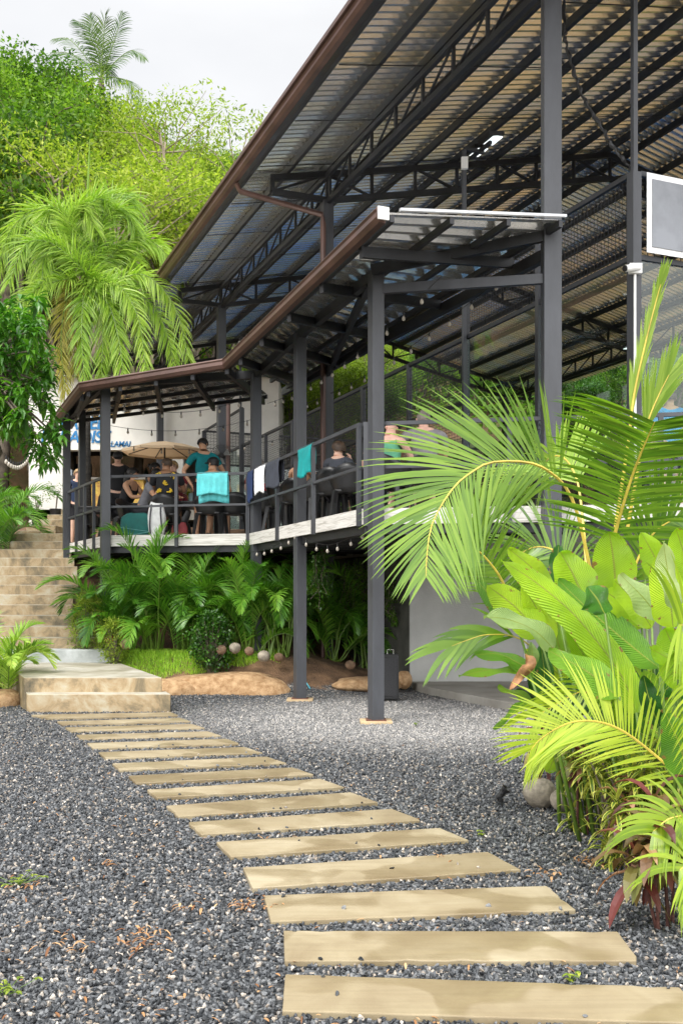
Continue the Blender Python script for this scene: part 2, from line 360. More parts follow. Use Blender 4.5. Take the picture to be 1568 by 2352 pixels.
# four top corners (near left, near right, far right, far left) as seen
SL = [[(648,2322),(1640,2352),(1560,2268),(655,2238)],
 [(654,2207),(1468,2207),(1418,2140),(651,2138)], [(622,2117),(1322,2090),(1255,2035),(606,2057)],
 [(580,2040),(1196,1998),(1120,1957),(558,1993)], [(530,1968),(1076,1930),(1010,1902),(497,1934)],
 [(462,1917),(968,1884),(900,1858),(430,1889)], [(410,1876),(868,1843),(805,1820),(382,1851)],
 [(360,1832),(790,1808),(735,1789),(338,1814)], [(312,1799),(720,1779),(672,1763),(295,1782)],
 [(275,1769),(658,1753),(612,1738),(258,1754)], [(243,1742),(603,1729),(562,1716),(226,1728)],
 [(214,1719),(551,1708),(520,1697),(200,1707)], [(187,1698),(508,1690),(478,1680),(175,1688)],
 [(163,1680),(470,1672),(440,1663),(150,1671)], [(142,1664),(438,1657),(414,1649),(131,1657)],
 [(112,1650),(410,1643),(392,1636),(72,1642)]]
SLX = ['cut off by the bottom of the photo, closest to the camera', 'second from the bottom of the photo, splashed with a wet stain',
 'third from the bottom of the photo, wide and pale', 'fourth from the bottom of the photo', 'fifth from the bottom of the photo',
 'sixth from the bottom of the photo', 'seventh from the bottom of the photo', 'eighth from the bottom of the photo', 'eighth slab before the concrete stairs',
 'seventh slab before the concrete stairs', 'sixth slab before the concrete stairs', 'fifth slab before the concrete stairs', 'fourth slab before the concrete stairs',
 'third slab before the concrete stairs', 'second slab before the concrete stairs', 'thin slab touching the foot of the concrete stairs']
slab_polys = []
for k, (cs, lx) in enumerate(zip(SL, SLX)):
    P = [Vector((*gp(*c), 0)) for c in cs]
    c0 = sum(P, Vector())/4; slab_polys.append(P)
    m = MB(); rk = random.Random(k); ring = []
    for i in range(4):
        a = P[i] - c0; b = P[(i+1) % 4] - c0; nn = 26 if (b-a).length > .8 else 7; e = (b-a).normalized(); nrm = Vector((e.y, -e.x, 0))
        for j in range(nn):
            q = a.lerp(b, j/nn) + nrm*(.004*noise.noise(Vector((j*.45, i*7, k*3))) - (.012 if rk.random() < .05 else 0)); ring.append((q.x, q.y))
    m.prism(ring, -.035, TOPZ)
    o = m.build('stepping_stone', M['slab'], bevel=.005, loc=(c0.x, c0.y, 0))
    tag(o, 'long sandstone path slab, ' + lx, 'paving slab', 'sandstone slabs of the garden path')
# ------------------------------------------------------------------ real stones near the camera
def in_slab(x, y):
    for P in slab_polys:
        ok = True
        for i in range(4):
            a = P[i]; b = P[(i+1) % 4]
            if (b.x-a.x)*(y-a.y) - (b.y-a.y)*(x-a.x) < -.004: ok = False; break
        if ok: return True
    return False
rs = np.random.RandomState(4)
pts = []
def scat(n, y0, y1):
    for _ in range(n):
        y = rs.uniform(y0, y1); half = .36*y + .8
        x = rs.uniform(-half, half)
        if in_slab(x, y): continue
        if y > 13.5 and hgt(x, y) > .14: continue
        pts.append((x, y, hgt(x, y) + rs.uniform(-.002, .009)))
scat(42000, 3.0, 6.0); scat(50000, 6.0, 9.5); scat(36000, 9.5, 13.2); scat(20000, 13.2, 15.6)
for P in slab_polys[:12]:                     # a few chips kicked up onto the slabs
    for _ in range(4):
        u, w = rs.uniform(.02, .98), rs.choice([rs.uniform(0, .06), rs.uniform(.94, 1.0), rs.uniform(0, 1)]); q = P[0].lerp(P[1], u).lerp(P[3].lerp(P[2], u), w); pts.append((q.x, q.y, TOPZ + .004))
pm = bpy.data.meshes.new('gravel_points'); pm.from_pydata(pts, [], [])
def stone_mat():
    m, nt, b, out = newmat('gravel_stone')
    at = N(nt, 'ShaderNodeAttribute'); at.attribute_name = 'tone'; at.attribute_type = 'INSTANCER'
    r = stone_ramp(nt); nt.links.new(at.outputs['Fac'], r.inputs[0])
    ge = N(nt, 'ShaderNodeNewGeometry')
    vm = N(nt, 'ShaderNodeVectorMath', operation='DISTANCE'); nt.links.new(ge.outputs['Position'], vm.inputs[0]); vm.inputs[1].default_value = (1.0, 12.4, 0)
    mr = N(nt, 'ShaderNodeMapRange'); mr.inputs['From Min'].default_value = 3.4; mr.inputs['From Max'].default_value = 1.6; mr.inputs['To Max'].default_value = .95
    nt.links.new(vm.outputs['Value'], mr.inputs['Value'])
    r2 = ramp(nt, [(0, (.12, .12, .12)), (.6, (.26, .255, .25)), (1, (.50, .46, .42))]); nt.links.new(at.outputs['Fac'], r2.inputs[0])
    mx = N(nt, 'ShaderNodeMix', data_type='RGBA'); nt.links.new(mr.outputs[0], mx.inputs['Factor']); nt.links.new(r.outputs[0], mx.inputs['A']); nt.links.new(r2.outputs[0], mx.inputs['B'])
    nt.links.new(mx.outputs['Result'], b.inputs['Base Color']); b.inputs['Roughness'].default_value = .45; return m
M['stone'] = stone_mat()
ng = bpy.data.node_groups.new('gravel_scatter', 'GeometryNodeTree')
ng.interface.new_socket('Geometry', in_out='INPUT', socket_type='NodeSocketGeometry'); ng.interface.new_socket('Geometry', in_out='OUTPUT', socket_type='NodeSocketGeometry')
gi = ng.nodes.new('NodeGroupInput'); go = ng.nodes.new('NodeGroupOutput'); L = ng.links.new
ico = ng.nodes.new('GeometryNodeMeshIcoSphere'); ico.inputs['Radius'].default_value = .0106; ico.inputs['Subdivisions'].default_value = 2
setp = ng.nodes.new('GeometryNodeSetPosition'); L(ico.outputs[0], setp.inputs[0])
ntx = ng.nodes.new('ShaderNodeTexNoise'); ntx.inputs['Scale'].default_value = 55
po = ng.nodes.new('GeometryNodeInputPosition'); L(po.outputs[0], ntx.inputs['Vector'])
v1 = ng.nodes.new('ShaderNodeVectorMath'); v1.operation = 'SUBTRACT'; L(ntx.outputs['Color'], v1.inputs[0]); v1.inputs[1].default_value = (.5, .5, .5)
v2 = ng.nodes.new('ShaderNodeVectorMath'); v2.operation = 'SCALE'; L(v1.outputs[0], v2.inputs[0]); v2.inputs['Scale'].default_value = .022; L(v2.outputs[0], setp.inputs['Offset'])
smt = ng.nodes.new('GeometryNodeSetMaterial'); smt.inputs['Material'].default_value = M['stone']; L(setp.outputs[0], smt.inputs[0])
iop = ng.nodes.new('GeometryNodeInstanceOnPoints'); L(gi.outputs[0], iop.inputs['Points']); L(smt.outputs[0], iop.inputs['Instance'])
rr = ng.nodes.new('FunctionNodeRandomValue'); rr.data_type = 'FLOAT_VECTOR'; rr.inputs[0].default_value = (0, 0, 0); rr.inputs[1].default_value = (6.28, 6.28, 6.28)
L(rr.outputs[0], iop.inputs['Rotation'])
rsn = ng.nodes.new('FunctionNodeRandomValue'); rsn.data_type = 'FLOAT_VECTOR'; rsn.inputs[0].default_value = (.55, .5, .4); rsn.inputs[1].default_value = (1.35, 1.1, .8)
L(rsn.outputs[0], iop.inputs['Scale'])
rt = ng.nodes.new('FunctionNodeRandomValue'); rt.data_type = 'FLOAT'; rt.inputs['Seed'].default_value = 5
sa = ng.nodes.new('GeometryNodeStoreNamedAttribute'); sa.data_type = 'FLOAT'; sa.domain = 'INSTANCE'; sa.inputs['Name'].default_value = 'tone'
L(iop.outputs[0], sa.inputs['Geometry']); L(rt.outputs[1], sa.inputs['Value']); L(sa.outputs[0], go.inputs[0])
go_ = link('gravel_stones', pm); md = go_.modifiers.new('scatter', 'NODES'); md.node_group = ng
tag(go_, 'loose dark basalt gravel chips spread over the yard', 'gravel', kind='stuff')
# ------------------------------------------------------------------ stairs and landing
def stair_mat():
    m, nt, b, out = newmat('stained_concrete')
    tc = N(nt, 'ShaderNodeTexCoord'); ge = N(nt, 'ShaderNodeNewGeometry')
    nz = N(nt, 'ShaderNodeTexNoise', Scale=1.7, Detail=8, Roughness=.62, Distortion=.4); nt.links.new(tc.outputs['Object'], nz.inputs['Vector'])
    r = ramp(nt, [(.32, (.19, .17, .12)), (.5, (.33, .30, .23)), (.68, (.44, .42, .36))]); nt.links.new(nz.outputs['Fac'], r.inputs[0])
    mp = N(nt, 'ShaderNodeMapping'); mp.inputs['Scale'].default_value = (2.3, 2.3, 2.0); nt.links.new(tc.outputs['Object'], mp.inputs[0])
    n2 = N(nt, 'ShaderNodeTexNoise', Scale=1.1, Detail=9, Roughness=.68, Distortion=.5); nt.links.new(mp.outputs[0], n2.inputs['Vector'])
    r2 = ramp(nt, [(.30, (.06, .055, .035)), (.42, (.18, .14, .08)), (.52, (.33, .24, .13)), (.62, (.40, .34, .23)), (.75, (.43, .42, .38))]); nt.links.new(n2.outputs['Fac'], r2.inputs[0])
    sp = N(nt, 'ShaderNodeSeparateXYZ'); nt.links.new(ge.outputs['Normal'], sp.inputs[0])
    cr_ = ramp(nt, [(.3, (0, 0, 0)), (.6, (1, 1, 1))]); nt.links.new(sp.outputs['Z'], cr_.inputs[0])
    mx = N(nt, 'ShaderNodeMix', data_type='RGBA'); nt.links.new(cr_.outputs[0], mx.inputs['Factor']); nt.links.new(r2.outputs[0], mx.inputs['A']); nt.links.new(r.outputs[0], mx.inputs['B'])
    nt.links.new(mx.outputs['Result'], b.inputs['Base Color'])
    rr = N(nt, 'ShaderNodeMapRange'); rr.inputs['To Min'].default_value = .35; rr.inputs['To Max'].default_value = .85; nt.links.new(nz.outputs['Fac'], rr.inputs['Value']); nt.links.new(rr.outputs[0], b.inputs['Roughness'])
    n3 = N(nt, 'ShaderNodeTexNoise', Scale=35, Detail=5); nt.links.new(tc.outputs['Object'], n3.inputs['Vector'])
    bp = N(nt, 'ShaderNodeBump', Strength=.3, Distance=.01); nt.links.new(n3.outputs['Fac'], bp.inputs['Height']); nt.links.new(bp.outputs[0], b.inputs['Normal'])
    return m
M['stair'] = stair_mat()
M['wetconc'] = mat('grey_stained_concrete', (.24, .26, .25), .55, 0, .2, 2.2, .3, 25, col2=(.46, .48, .48))
stairs = thing('concrete_stairs', 'weathered concrete stairs climbing from the slab path to the deck', 'stairs', (-4, 14, 0))
def step(poly, z0, z1, nm='step', mt=None):
    m = MB(); m.prism([(p[0]+4, p[1]-14) for p in poly], z0, z1)
    return m.build(nm, mt or M['stair'], stairs, bevel=.012)
# lowest step, the landing, then the flight
fx = lambda px, Y: GX(px, Y)
step([(fx(62, 12.95), 12.95), (fx(392, 12.95), 12.95), (fx(392, 12.95)-.12, 13.3), (fx(62, 12.95)-.14, 13.3)], -.1, .235)
step([(fx(55, 13.2), 13.2), (fx(372, 13.2), 13.2), (fx(270, 16.3), 16.3), (fx(5, 16.3), 16.3)], -.1, .43, 'landing')
RX = [275, 228, 190, 167, 165, 168, 168, 180, 178, 171, 164, 160, 145]
for k in range(13):
    y0 = 16.2 + .35*k; z1 = .64 + .18*k; xr = fx(RX[k], y0)
    y1 = y0 + (.5 if k < 12 else 4.6); xl = fx(-12 if k == 0 else -60, y0) - .25*k*.35
    if k == 0: xl = fx(5, y0)
    step([(xl, y0), (xr, y0), (xr - .18 if k < 12 else xr - 1.0, y1), (xl - .2, y1)], max(-.1, z1 - .9), z1, 'step', M['wetconc'] if k == 0 else None)
for k, (py, Y, xa, xb) in enumerate([(1219, 25.0, 36, 128), (1207, 25.8, 60, 128), (1193, 26.6, 84, 150), (1182, 28.0, 108, 160), (1170, 29.2, 140, 200)]):
    z = 1.5 + (HZ - py)*Y/F
    step([(fx(xa, Y), Y), (fx(xb, Y), Y), (fx(xb, Y), Y + 1.6), (fx(xa, Y), Y+1.6)], z - 1.2, z)
# ------------------------------------------------------------------ deck
C1 = Vector((.27, 11.97, 0)); C0 = Vector((7.0, 10.75, 0)); C2 = Vector((-1.53, 16.7, 0)); C3 = Vector((-4.05, 17.2, 0)); C4 = Vector((-5.35, 19.7, 0))
DZ = 2.55
deck = thing('raised_deck', 'raised terrace deck with a pale timber edge board beside the stairs', 'deck', (0, 12, 0))
def dm(): return MB()
OFF = Vector((0, 12, 0))
def bld(mb, nm, mt, par, **k):
    o_ = par.location
    mb.v = [(x - o_.x, y - o_.y, z - o_.z) for x, y, z in mb.v]
    return mb.build(nm, mt, par, **k)
dp = [C1, C0, AB(-1, 6.5), AB(-.05, 1.05), AB(14, 1.05), AB(14, -3.75), C4, C3, C2]
def floor_mat():
    return mat('grey_deck_boards', (.32, .30, .27), .7, 0, .25, 1.5, .2, 20, stretch=(1, 12, 1))
m = MB(); m.prism([(p.x, p.y) for p in dp], DZ-.09, DZ-.004); bld(m, 'deck_floor', floor_mat(), deck)
def board_mat():
    m, nt, b, out = newmat('weathered_white_board')
    tc = N(nt, 'ShaderNodeTexCoord'); mp = N(nt, 'ShaderNodeMapping'); mp.inputs['Scale'].default_value = (1, 1, 22); nt.links.new(tc.outputs['Object'], mp.inputs[0])
    nz = N(nt, 'ShaderNodeTexNoise', Scale=2.2, Detail=7, Distortion=1.2); nt.links.new(mp.outputs[0], nz.inputs['Vector'])
    r = ramp(nt, [(.36, (.38, .36, .32)), (.5, (.56, .54, .5)), (.7, (.64, .62, .58))]); nt.links.new(nz.outputs['Fac'], r.inputs[0]); nt.links.new(r.outputs[0], b.inputs['Base Color'])
    bp = N(nt, 'ShaderNodeBump', Strength=.5, Distance=.01); nt.links.new(nz.outputs['Fac'], bp.inputs['Height']); nt.links.new(bp.outputs[0], b.inputs['Normal'])
    b.inputs['Roughness'].default_value = .7; return m
M['board'] = board_mat()
def outw(p, q):
    t = (q - p).normalized(); return Vector((t.y, -t.x, 0))
edges = [(C0, C1), (C1, C2), (C2, C3), (C3, C4)]
edges = [(C1, C0), (C2, C1), (C3, C2), (C4, C3)]     # outside is on the right of p -> q
for p, q in edges:
    n = outw(p, q); L_ = (q-p).length; t = (q-p).normalized(); k = max(1, round(L_/2.4))
    for i in range(k):
        a = p + t*(L_*i/k) + n*.015; b_ = p + t*(L_*(i+1)/k - .006) + n*.015
        m = MB(); m.bar(a + Vector((0, 0, DZ-.085)), b_ + Vector((0, 0, DZ-.085)), .03, .19); bld(m, 'edge_board', M['board'], deck)
    m = MB(); m.bar(p - n*.1 + Vector((0, 0, DZ-.19)), q - n*.1 + Vector((0, 0, DZ-.19)), .1, .2); bld(m, 'rim_beam', M['steel'], deck)
for a in np.arange(-1.2, 13.9, .8):
    bmin = -1.5 if a < 6.4 else -1.4 - (a - 6.4)*1.3 if a < 7.9 else -3.5
    if a < 1.4: bmin = -1.5 + (1.34 - a)*1.58
    if bmin > .6: continue
    m = MB(); m.bar(AB(a, bmin, DZ-.17), AB(a, 1.0, DZ-.17), .07, .15); bld(m, 'joist', M['steel'], deck)
# posts carrying deck and veranda roof: foot, pad
POSTS = [('P865', .41, 11.85, .15, 5.35), ('P690', -.6, 14.4, .15, 5.3), ('P585', -1.42, 16.55, .15, 5.2), ('P243', -4.06, 17.12, .155, 5.17), ('P154', -5.45, 19.75, .14, 5.05), ('P172', -5.28, 20.3, .12, 5.3)]
roof2 = thing('veranda_roof', 'low lean-to roof of corrugated sheet on dark posts over the deck with a brown gutter', 'roof', (0, 12, 0))
for nm, x, y, w, zt in POSTS:
    g = hgt(x, y)
    m = MB(); m.bar((x, y, g - .3 if nm not in ('P865', 'P690') else g + .03), (x, y, zt), w, w, up=AD); o = bld(m, 'post', M['steel2'], roof2, bevel=.004)
    if nm in ('P865', 'P690'):
        q = MB(); q.box((x-.19, y-.17, g-.1), (x+.19, y+.17, g+.03)); bld(q, 'post_foot', mat('pale_footing', (.42, .31, .18), .9, 0, .15, 4, .2), roof2, bevel=.008)
        q = MB(); q.box((x-.12, y-.12, g+.03), (x+.12, y+.12, g+.04)); bld(q, 'base_plate', mat('rusty_plate', (.12, .05, .03), .8), roof2)
# ------------------------------------------------------------------ deck railing
rail = thing('deck_railing', 'dark steel railing with two thin rails around the terrace deck', 'railing', (0, 12, 0))
for (p, q), nb in zip(edges, [5, 4, 3, 5]):
    n = outw(p, q)
    for z, h in ((DZ+1.02, .045), (DZ+.50, .035)):
        m = MB(); m.bar(p + n*.045 + Vector((0, 0, z)), q + n*.045 + Vector((0, 0, z)), .045, h); bld(m, 'rail', M['steel2'], rail)
    for i in range(nb):
        f = (i + (0 if nb == 5 and p is C4 else .02)) / (nb - 1 + .04)
        c = p + (q - p)*min(1, f) + n*.052
        m = MB(); m.bar(c + Vector((0, 0, DZ - .20)), c + Vector((0, 0, DZ + 1.0)), .055, .05, up=n); bld(m, 'baluster', M['steel2'], rail)
# ------------------------------------------------------------------ corrugated sheets
def sheet_mat(name, c1, c2, metal, rough, st=0):
    m, nt, b, out = newmat(name)
    tc = N(nt, 'ShaderNodeTexCoord'); nz = N(nt, 'ShaderNodeTexNoise', Scale=.9, Detail=6)
    if st:
        mp = N(nt, 'ShaderNodeMapping'); mp.inputs['Rotation'].default_value = (0, 0, R(-22.5)); nt.links.new(tc.outputs['Object'], mp.inputs[0])
        m2 = N(nt, 'ShaderNodeMapping'); m2.inputs['Scale'].default_value = (.25, 2.6, .25); nt.links.new(mp.outputs[0], m2.inputs[0]); nt.links.new(m2.outputs[0], nz.inputs['Vector'])
    else: nt.links.new(tc.outputs['Object'], nz.inputs['Vector'])
    r = ramp(nt, [(.40, c1), (.60, c2)]); nt.links.new(nz.outputs['Fac'], r.inputs[0]); nt.links.new(r.outputs[0], b.inputs['Base Color'])
    b.inputs['Metallic'].default_value = metal; b.inputs['Roughness'].default_value = rough
    n2 = N(nt, 'ShaderNodeTexNoise', Scale=9, Detail=3); nt.links.new(tc.outputs['Object'], n2.inputs['Vector'])
    bp = N(nt, 'ShaderNodeBump', Strength=.25, Distance=.02); nt.links.new(n2.outputs['Fac'], bp.inputs['Height']); nt.links.new(bp.outputs[0], b.inputs['Normal'])
    return m
M['sheet_big'] = sheet_mat('foil_lined_sheet', (.74, .79, .88), (.96, .89, .72), .85, .25, 2)  # blue-grey and tan streaks in the colour: painted reflections of sky and surroundings
M['sheet_low'] = sheet_mat('bare_metal_sheet', (.84, .83, .80), (.92, .91, .88), .8, .22)
def corr(poly_fn, n, per, h, top=True, fl=.56):
    """poly_fn(s) gives (eave point, ridge point) for s in metres along the eave; ribs run eave -> ridge"""
    m = MB(); k = 0; vs = []; 
    prof = [(0, 0), (.30*per, 0), (.50*per, h), (.80*per, h)]
    S = []
    for i in range(n):
        for a, z in prof: S.append((i*per + a, z))
    S.append((n*per, 0))
    for s_, z in S:
        e, r_ = poly_fn(s_); up = Vector((0, 0, z)); vs += [e + up, r_ + up]
    fs = [(2*i, 2*i+2, 2*i+3, 2*i+1) for i in range(len(S)-1)]
    m.add(vs, fs); return m
# ------------------------------------------------------------------ veranda roof
G1 = Vector((.48, 10.2, 5.42)); N1 = Vector((2.5, 11.1, 5.70)); G2 = Vector((-1.78, 15.9, 5.25)); I1 = Vector((-2.2, 21.8, 5.62))
G3 = Vector((-4.30, 16.75, 5.05)); G4 = Vector((-5.72, 19.7, 4.90)); I2 = Vector((-6.25, 22.7, 5.5))
def strip(e0, e1, r0, r1, per=.21, h=.065):
    L_ = (e1-e0).length; n = int(L_/per)
    return corr(lambda s: (e0.lerp(e1, s/(n*per)), r0.lerp(r1, s/(n*per))), n, per, h)
o = bld(strip(G1, G2, N1, Vector((-1.05, 19.6, 5.66))), 'roof_sheet', M['sheet_low'], roof2)
mid = Vector((-1.05, 19.6, 5.66))
o = bld(strip(G2, G3, mid.lerp(I1, .4) + Vector((0, 0, .01)), I2 + Vector((0, 0, .01))), 'roof_sheet', M['sheet_low'], roof2)
o = bld(strip(G3, G4, I2.lerp(G3, .1) + Vector((0, 0, .0)), I2), 'roof_sheet', M['sheet_low'], roof2)
# rafters and purlins
def dn(v, d): return v - Vector((0, 0, d))
def raf(p, q, w=.06, h=.12, par=None, nm='rafter', mt=None):
    m = MB(); m.bar(p, q, w, h); return bld(m, nm, mt or M['steel'], par or roof2)
for f in (.12, .32, .52, .72, .9):
    raf(dn(G1.lerp(G2, f), .13), dn(N1.lerp(mid, f), .13))
for f in (.02, .34, .66, .97):
    raf(dn(G1.lerp(N1, f), .04), dn(G2.lerp(mid, f), .04), .05, .07, nm='purlin')
Q1 = mid.lerp(I1, .4)
for f in (.02, .25, .5, .75, .98):
    raf(dn(G2.lerp(G3, f), .12), dn(Q1.lerp(I2, f), .12))
for f in (.03, .25, .5, .74, .97):
    raf(dn(G2.lerp(Q1, f), .04), dn(G3.lerp(I2, f), .04), .05, .07, nm='purlin')
for f in (.1, .5, .95):
    raf(dn(G3.lerp(G4, f), .12), dn(I2.lerp(G3, .1*(1-f)), .12))
# edge beams on the posts, tie between the two near posts, diagonals
pe = [(x, y, z) for _, x, y, w, z in POSTS]
for i in range(5): raf(Vector(pe[i]), Vector(pe[i+1]), .08, .13, nm='edge_beam')
raf(Vector((.41, 11.85, 5.16)), Vector((2.35, 11.42, 5.15)), .07, .11, nm='tie_beam', mt=M['steel2'])
raf(Vector((.35, 11.75, 5.36)), Vector((2.4, 11.38, 5.64)), .07, .12, nm='rafter')
raf(Vector((.41, 11.85, 5.3)) + AD*.2, AB(6.9, .0, 5.5), .07, .12, nm='rafter')
raf(AB(0, 0, 5.45), AB(9.3, 0, 5.62), .08, .14, nm='edge_beam')
# bright front flashing
m = MB(); m.bar(G1 + Vector((.12, 0, .05)), N1 + Vector((0, 0, .05)), .04, .028); bld(m, 'flashing', mat('galvanised_flashing', (.5, .51, .52), .4, .4), roof2)
# gutter with moulded profile
def gutter(pts, nm, par, r=.07):
    m = MB()
    prof = [(-.0, .07), (.085, .07), (.10, .05), (.085, .03), (.09, -.02), (.06, -.065), (-.0, -.07)]
    k = len(prof); vs = []
    for i, p in enumerate(pts):
        a = pts[max(i-1, 0)]; b_ = pts[min(i+1, len(pts)-1)]
        t = (b_ - a); t.z = 0; t.normalize(); n = Vector((-t.y, t.x, 0))
        for u, z in prof: vs.append(p + n*u*1.15 + Vector((0, 0, z*1.1)))
    fs = [(i*k+j, i*k+j+1, (i+1)*k+j+1, (i+1)*k+j) for i in range(len(pts)-1) for j in range(k-1)]
    fs += [tuple(range(k)), tuple(reversed(range((len(pts)-1)*k, len(pts)*k)))]
    fs += [(i*k+k-1, i*k, (i+1)*k, (i+1)*k+k-1) for i in range(len(pts)-1)]
    m.add(vs, fs); return bld(m, nm, M['gutter'], par)
gutter([G1 + Vector((-.03, -.05, -.03)), G2 + Vector((-.03, 0, -.03)), G3 + Vector((-.02, -.03, -.03)), G4 + Vector((-.03, .1, -.03))], 'gutter', roof2)
q = MB(); t_ = (G1-G2).normalized(); q.bar(G1 + t_*.055 + Vector((-.08, -.05, -.03)), G1 + t_*.075 + Vector((-.08, -.05, -.03)), .12, .13); bld(q, 'gutter_end', M['white_paint'], roof2)
q = MB(); q.tube([W(118, 985, 19.5), W(125, 990, 19.6), W(152, 1022, 19.75)], .04, 8); bld(q, 'downpipe', M['gutter'], roof2)
# ------------------------------------------------------------------ big canopy
can = thing('sports_canopy', 'tall open steel canopy with trusses and a corrugated gable roof over the court', 'canopy', (2.4, 11.4, 0))
def zt(b): return 9.12 + .225*min(b, 2*6.17 - b)
def zb(b):
    bb = min(b, 12.34 - b); return 8.6 + .225*max(bb, 0)
A0, A1 = -2.2, 21.6
per = .165; nS = int((A1-A0)/per)
zs = lambda b: zt(b) + .14
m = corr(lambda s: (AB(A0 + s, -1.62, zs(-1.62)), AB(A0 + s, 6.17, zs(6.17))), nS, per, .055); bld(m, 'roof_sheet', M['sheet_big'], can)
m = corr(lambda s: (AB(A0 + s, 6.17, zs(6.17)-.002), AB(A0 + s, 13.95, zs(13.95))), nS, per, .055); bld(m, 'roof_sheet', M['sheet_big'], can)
for b_ in [-1.45, -.75] + [i*.87 for i in range(0, 8)] + [6.17+.35 + i*.87 for i in range(0, 9)]:
    m = MB(); m.bar(AB(A0+.05, b_, zt(b_)+.06), AB(A1-.05, b_, zt(b_)+.06), .06, .13); bld(m, 'purlin', M['steel'], can)
for a in (0, 6.95, 13.9, 20.85):
    nm = 'truss'; m = MB(); st = 1.03
    bs = [-1.03, 0] + [6.17*i/7 for i in range(1, 7)] + [6.17] + [6.17 + 6.17*i/7 for i in range(1, 7)] + [12.34, 13.37]
    for i in range(len(bs)-1):
        m.bar(AB(a, bs[i], zt(bs[i])-.05), AB(a, bs[i+1], zt(bs[i+1])-.05), .09, .1)
        lo0 = zb(bs[i]); lo1 = zb(bs[i+1])
        m.bar(AB(a, bs[i], lo0), AB(a, bs[i+1], lo1), .09, .1)
        m.bar(AB(a, bs[i], lo0), AB(a, bs[i], zt(bs[i])-.05), .05, .05)
        if i % 2 == 0: m.bar(AB(a, bs[i], lo0), AB(a, bs[i+1], zt(bs[i+1])-.05), .04, .04)
        else: m.bar(AB(a, bs[i], zt(bs[i])-.05), AB(a, bs[i+1], lo1), .04, .04)
    m.bar(AB(a, -1.03, 8.6), AB(a, -1.03, zt(-1.03)), .08, .08); m.bar(AB(a, 13.37, 8.6), AB(a, 13.37, zt(-1.03)), .08, .08)
    bld(m, nm, M['steel'], can)
    for b_, w in ((0, .2 if a == 0 else .19), (12.34, .19)):
        p = AB(a, b_); m = MB(); z0 = 2.5 if a > 0 else .0
        if a > 0 and b_ == 0: z0 = 0.3
        m.bar(p + Vector((0, 0, z0)), p + Vector((0, 0, 8.58)), w, w, up=AD if a else (0, 1, 0)); bld(m, 'column', M['steel2'], can, bevel=.005)
# longitudinal lattice beams over the columns
for b_ in (0, 12.34):
    m = MB(); z0 = 8.56; z1 = 9.02
    m.bar(AB(A0, b_, z0), AB(A1, b_, z0), .07, .09); m.bar(AB(A0, b_-.02, z1), AB(A1, b_-.02, z1), .07, .08)
    a = A0
    while a < A1 - .9:
        m.bar(AB(a, b_, z0), AB(a, b_, z1), .045, .045); m.bar(AB(a, b_, z1), AB(a+.9, b_, z0), .03, .03); a += .9
    bld(m, 'lattice_beam', M['steel'], can)
# conduit bundle beside the lattice
m = MB()
for d in (.25, .33): m.tube([AB(A0, .1+d, 9.05), AB(A1-1, .1+d, 9.05)], .025, 6)
bld(m, 'conduit', M['black'], can)
# sag rods
for a in np.arange(A0+1.7, A1, 1.74):
    m = MB(); m.bar(AB(a, -1.4, zt(-1.4)-.02), AB(a+.5, 6.1, zt(6.1)-.02), .012); bld(m, 'sag_rod', M['steel'], can)
gutter([AB(A0, -1.60, 8.82), AB(A1, -1.60, 8.82)], 'gutter', can)
m = MB(); m.bar(AB(A0, -1.72, 8.93), AB(A1, -1.72, 8.93), .05, .06); bld(m, 'gutter_lip', M['gutter'], can)
q = MB(); q.tube([AB(7.15, -1.62, 8.72), AB(7.15, -1.55, 8.60), AB(6.75, -.17, 8.25), AB(6.75, -.15, 8.1), AB(6.75, -.15, .3)], .05, 8); bld(q, 'downpipe', M['gutter'], can)
q = MB(); q.tube([AB(12.6, -.2, 6.4), AB(12.6, -.2, 2.5)], .05, 8); bld(q, 'downpipe', M['gutter'], can)
# ------------------------------------------------------------------ court
plat = MB(); plat.prism([(p.x, p.y) for p in (AB(-.25, .98), AB(-.25, 11.4), AB(20.3, 11.4), AB(20.3, .98))], 2.25, DZ)
struct(plat.build('court_platform', M['grey_wall']))
cf = MB(); cf.prism([(p.x, p.y) for p in (AB(.1, 1.3), AB(.1, 11.1), AB(20, 11.1), AB(20, 1.3))], DZ+.002, DZ+.008)
struct(cf.build('court_floor', mat('blue_court_carpet', (.03, .14, .36), .9, 0, .1, 3)))
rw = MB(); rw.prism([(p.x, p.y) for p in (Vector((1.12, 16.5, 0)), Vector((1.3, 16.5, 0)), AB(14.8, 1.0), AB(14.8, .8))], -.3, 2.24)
tag(rw.build('retaining_wall', mat('dark_retaining_wall', (.06, .06, .05), .9, 0, .3, 2, .3)), 'dark retaining wall behind the plants under the deck', 'wall')  # near-black wall colour with blotchy variation
def glass_mat():
    m, nt, b, out = newmat('court_glass')
    g = N(nt, 'ShaderNodeBsdfGlossy', Roughness=.02); t = N(nt, 'ShaderNodeBsdfTransparent'); lw = N(nt, 'ShaderNodeLayerWeight', Blend=.5); pw = N(nt, 'ShaderNodeMath', operation='POWER'); nt.links.new(lw.outputs['Facing'], pw.inputs[0]); pw.inputs[1].default_value = 4
    fr = N(nt, 'ShaderNodeMath', operation='MULTIPLY_ADD'); nt.links.new(pw.outputs[0], fr.inputs[0]); fr.inputs[1].default_value = .9; fr.inputs[2].default_value = .05
    t.inputs['Color'].default_value = (.9, .96, .93, 1)
    mx = N(nt, 'ShaderNodeMixShader'); nt.links.new(fr.outputs[0], mx.inputs[0]); nt.links.new(t.outputs[0], mx.inputs[1]); nt.links.new(g.outputs[0], mx.inputs[2]); nt.links.new(mx.outputs[0], out.inputs[0])
    nt.nodes.remove(b); return m
M['glass'] = glass_mat()
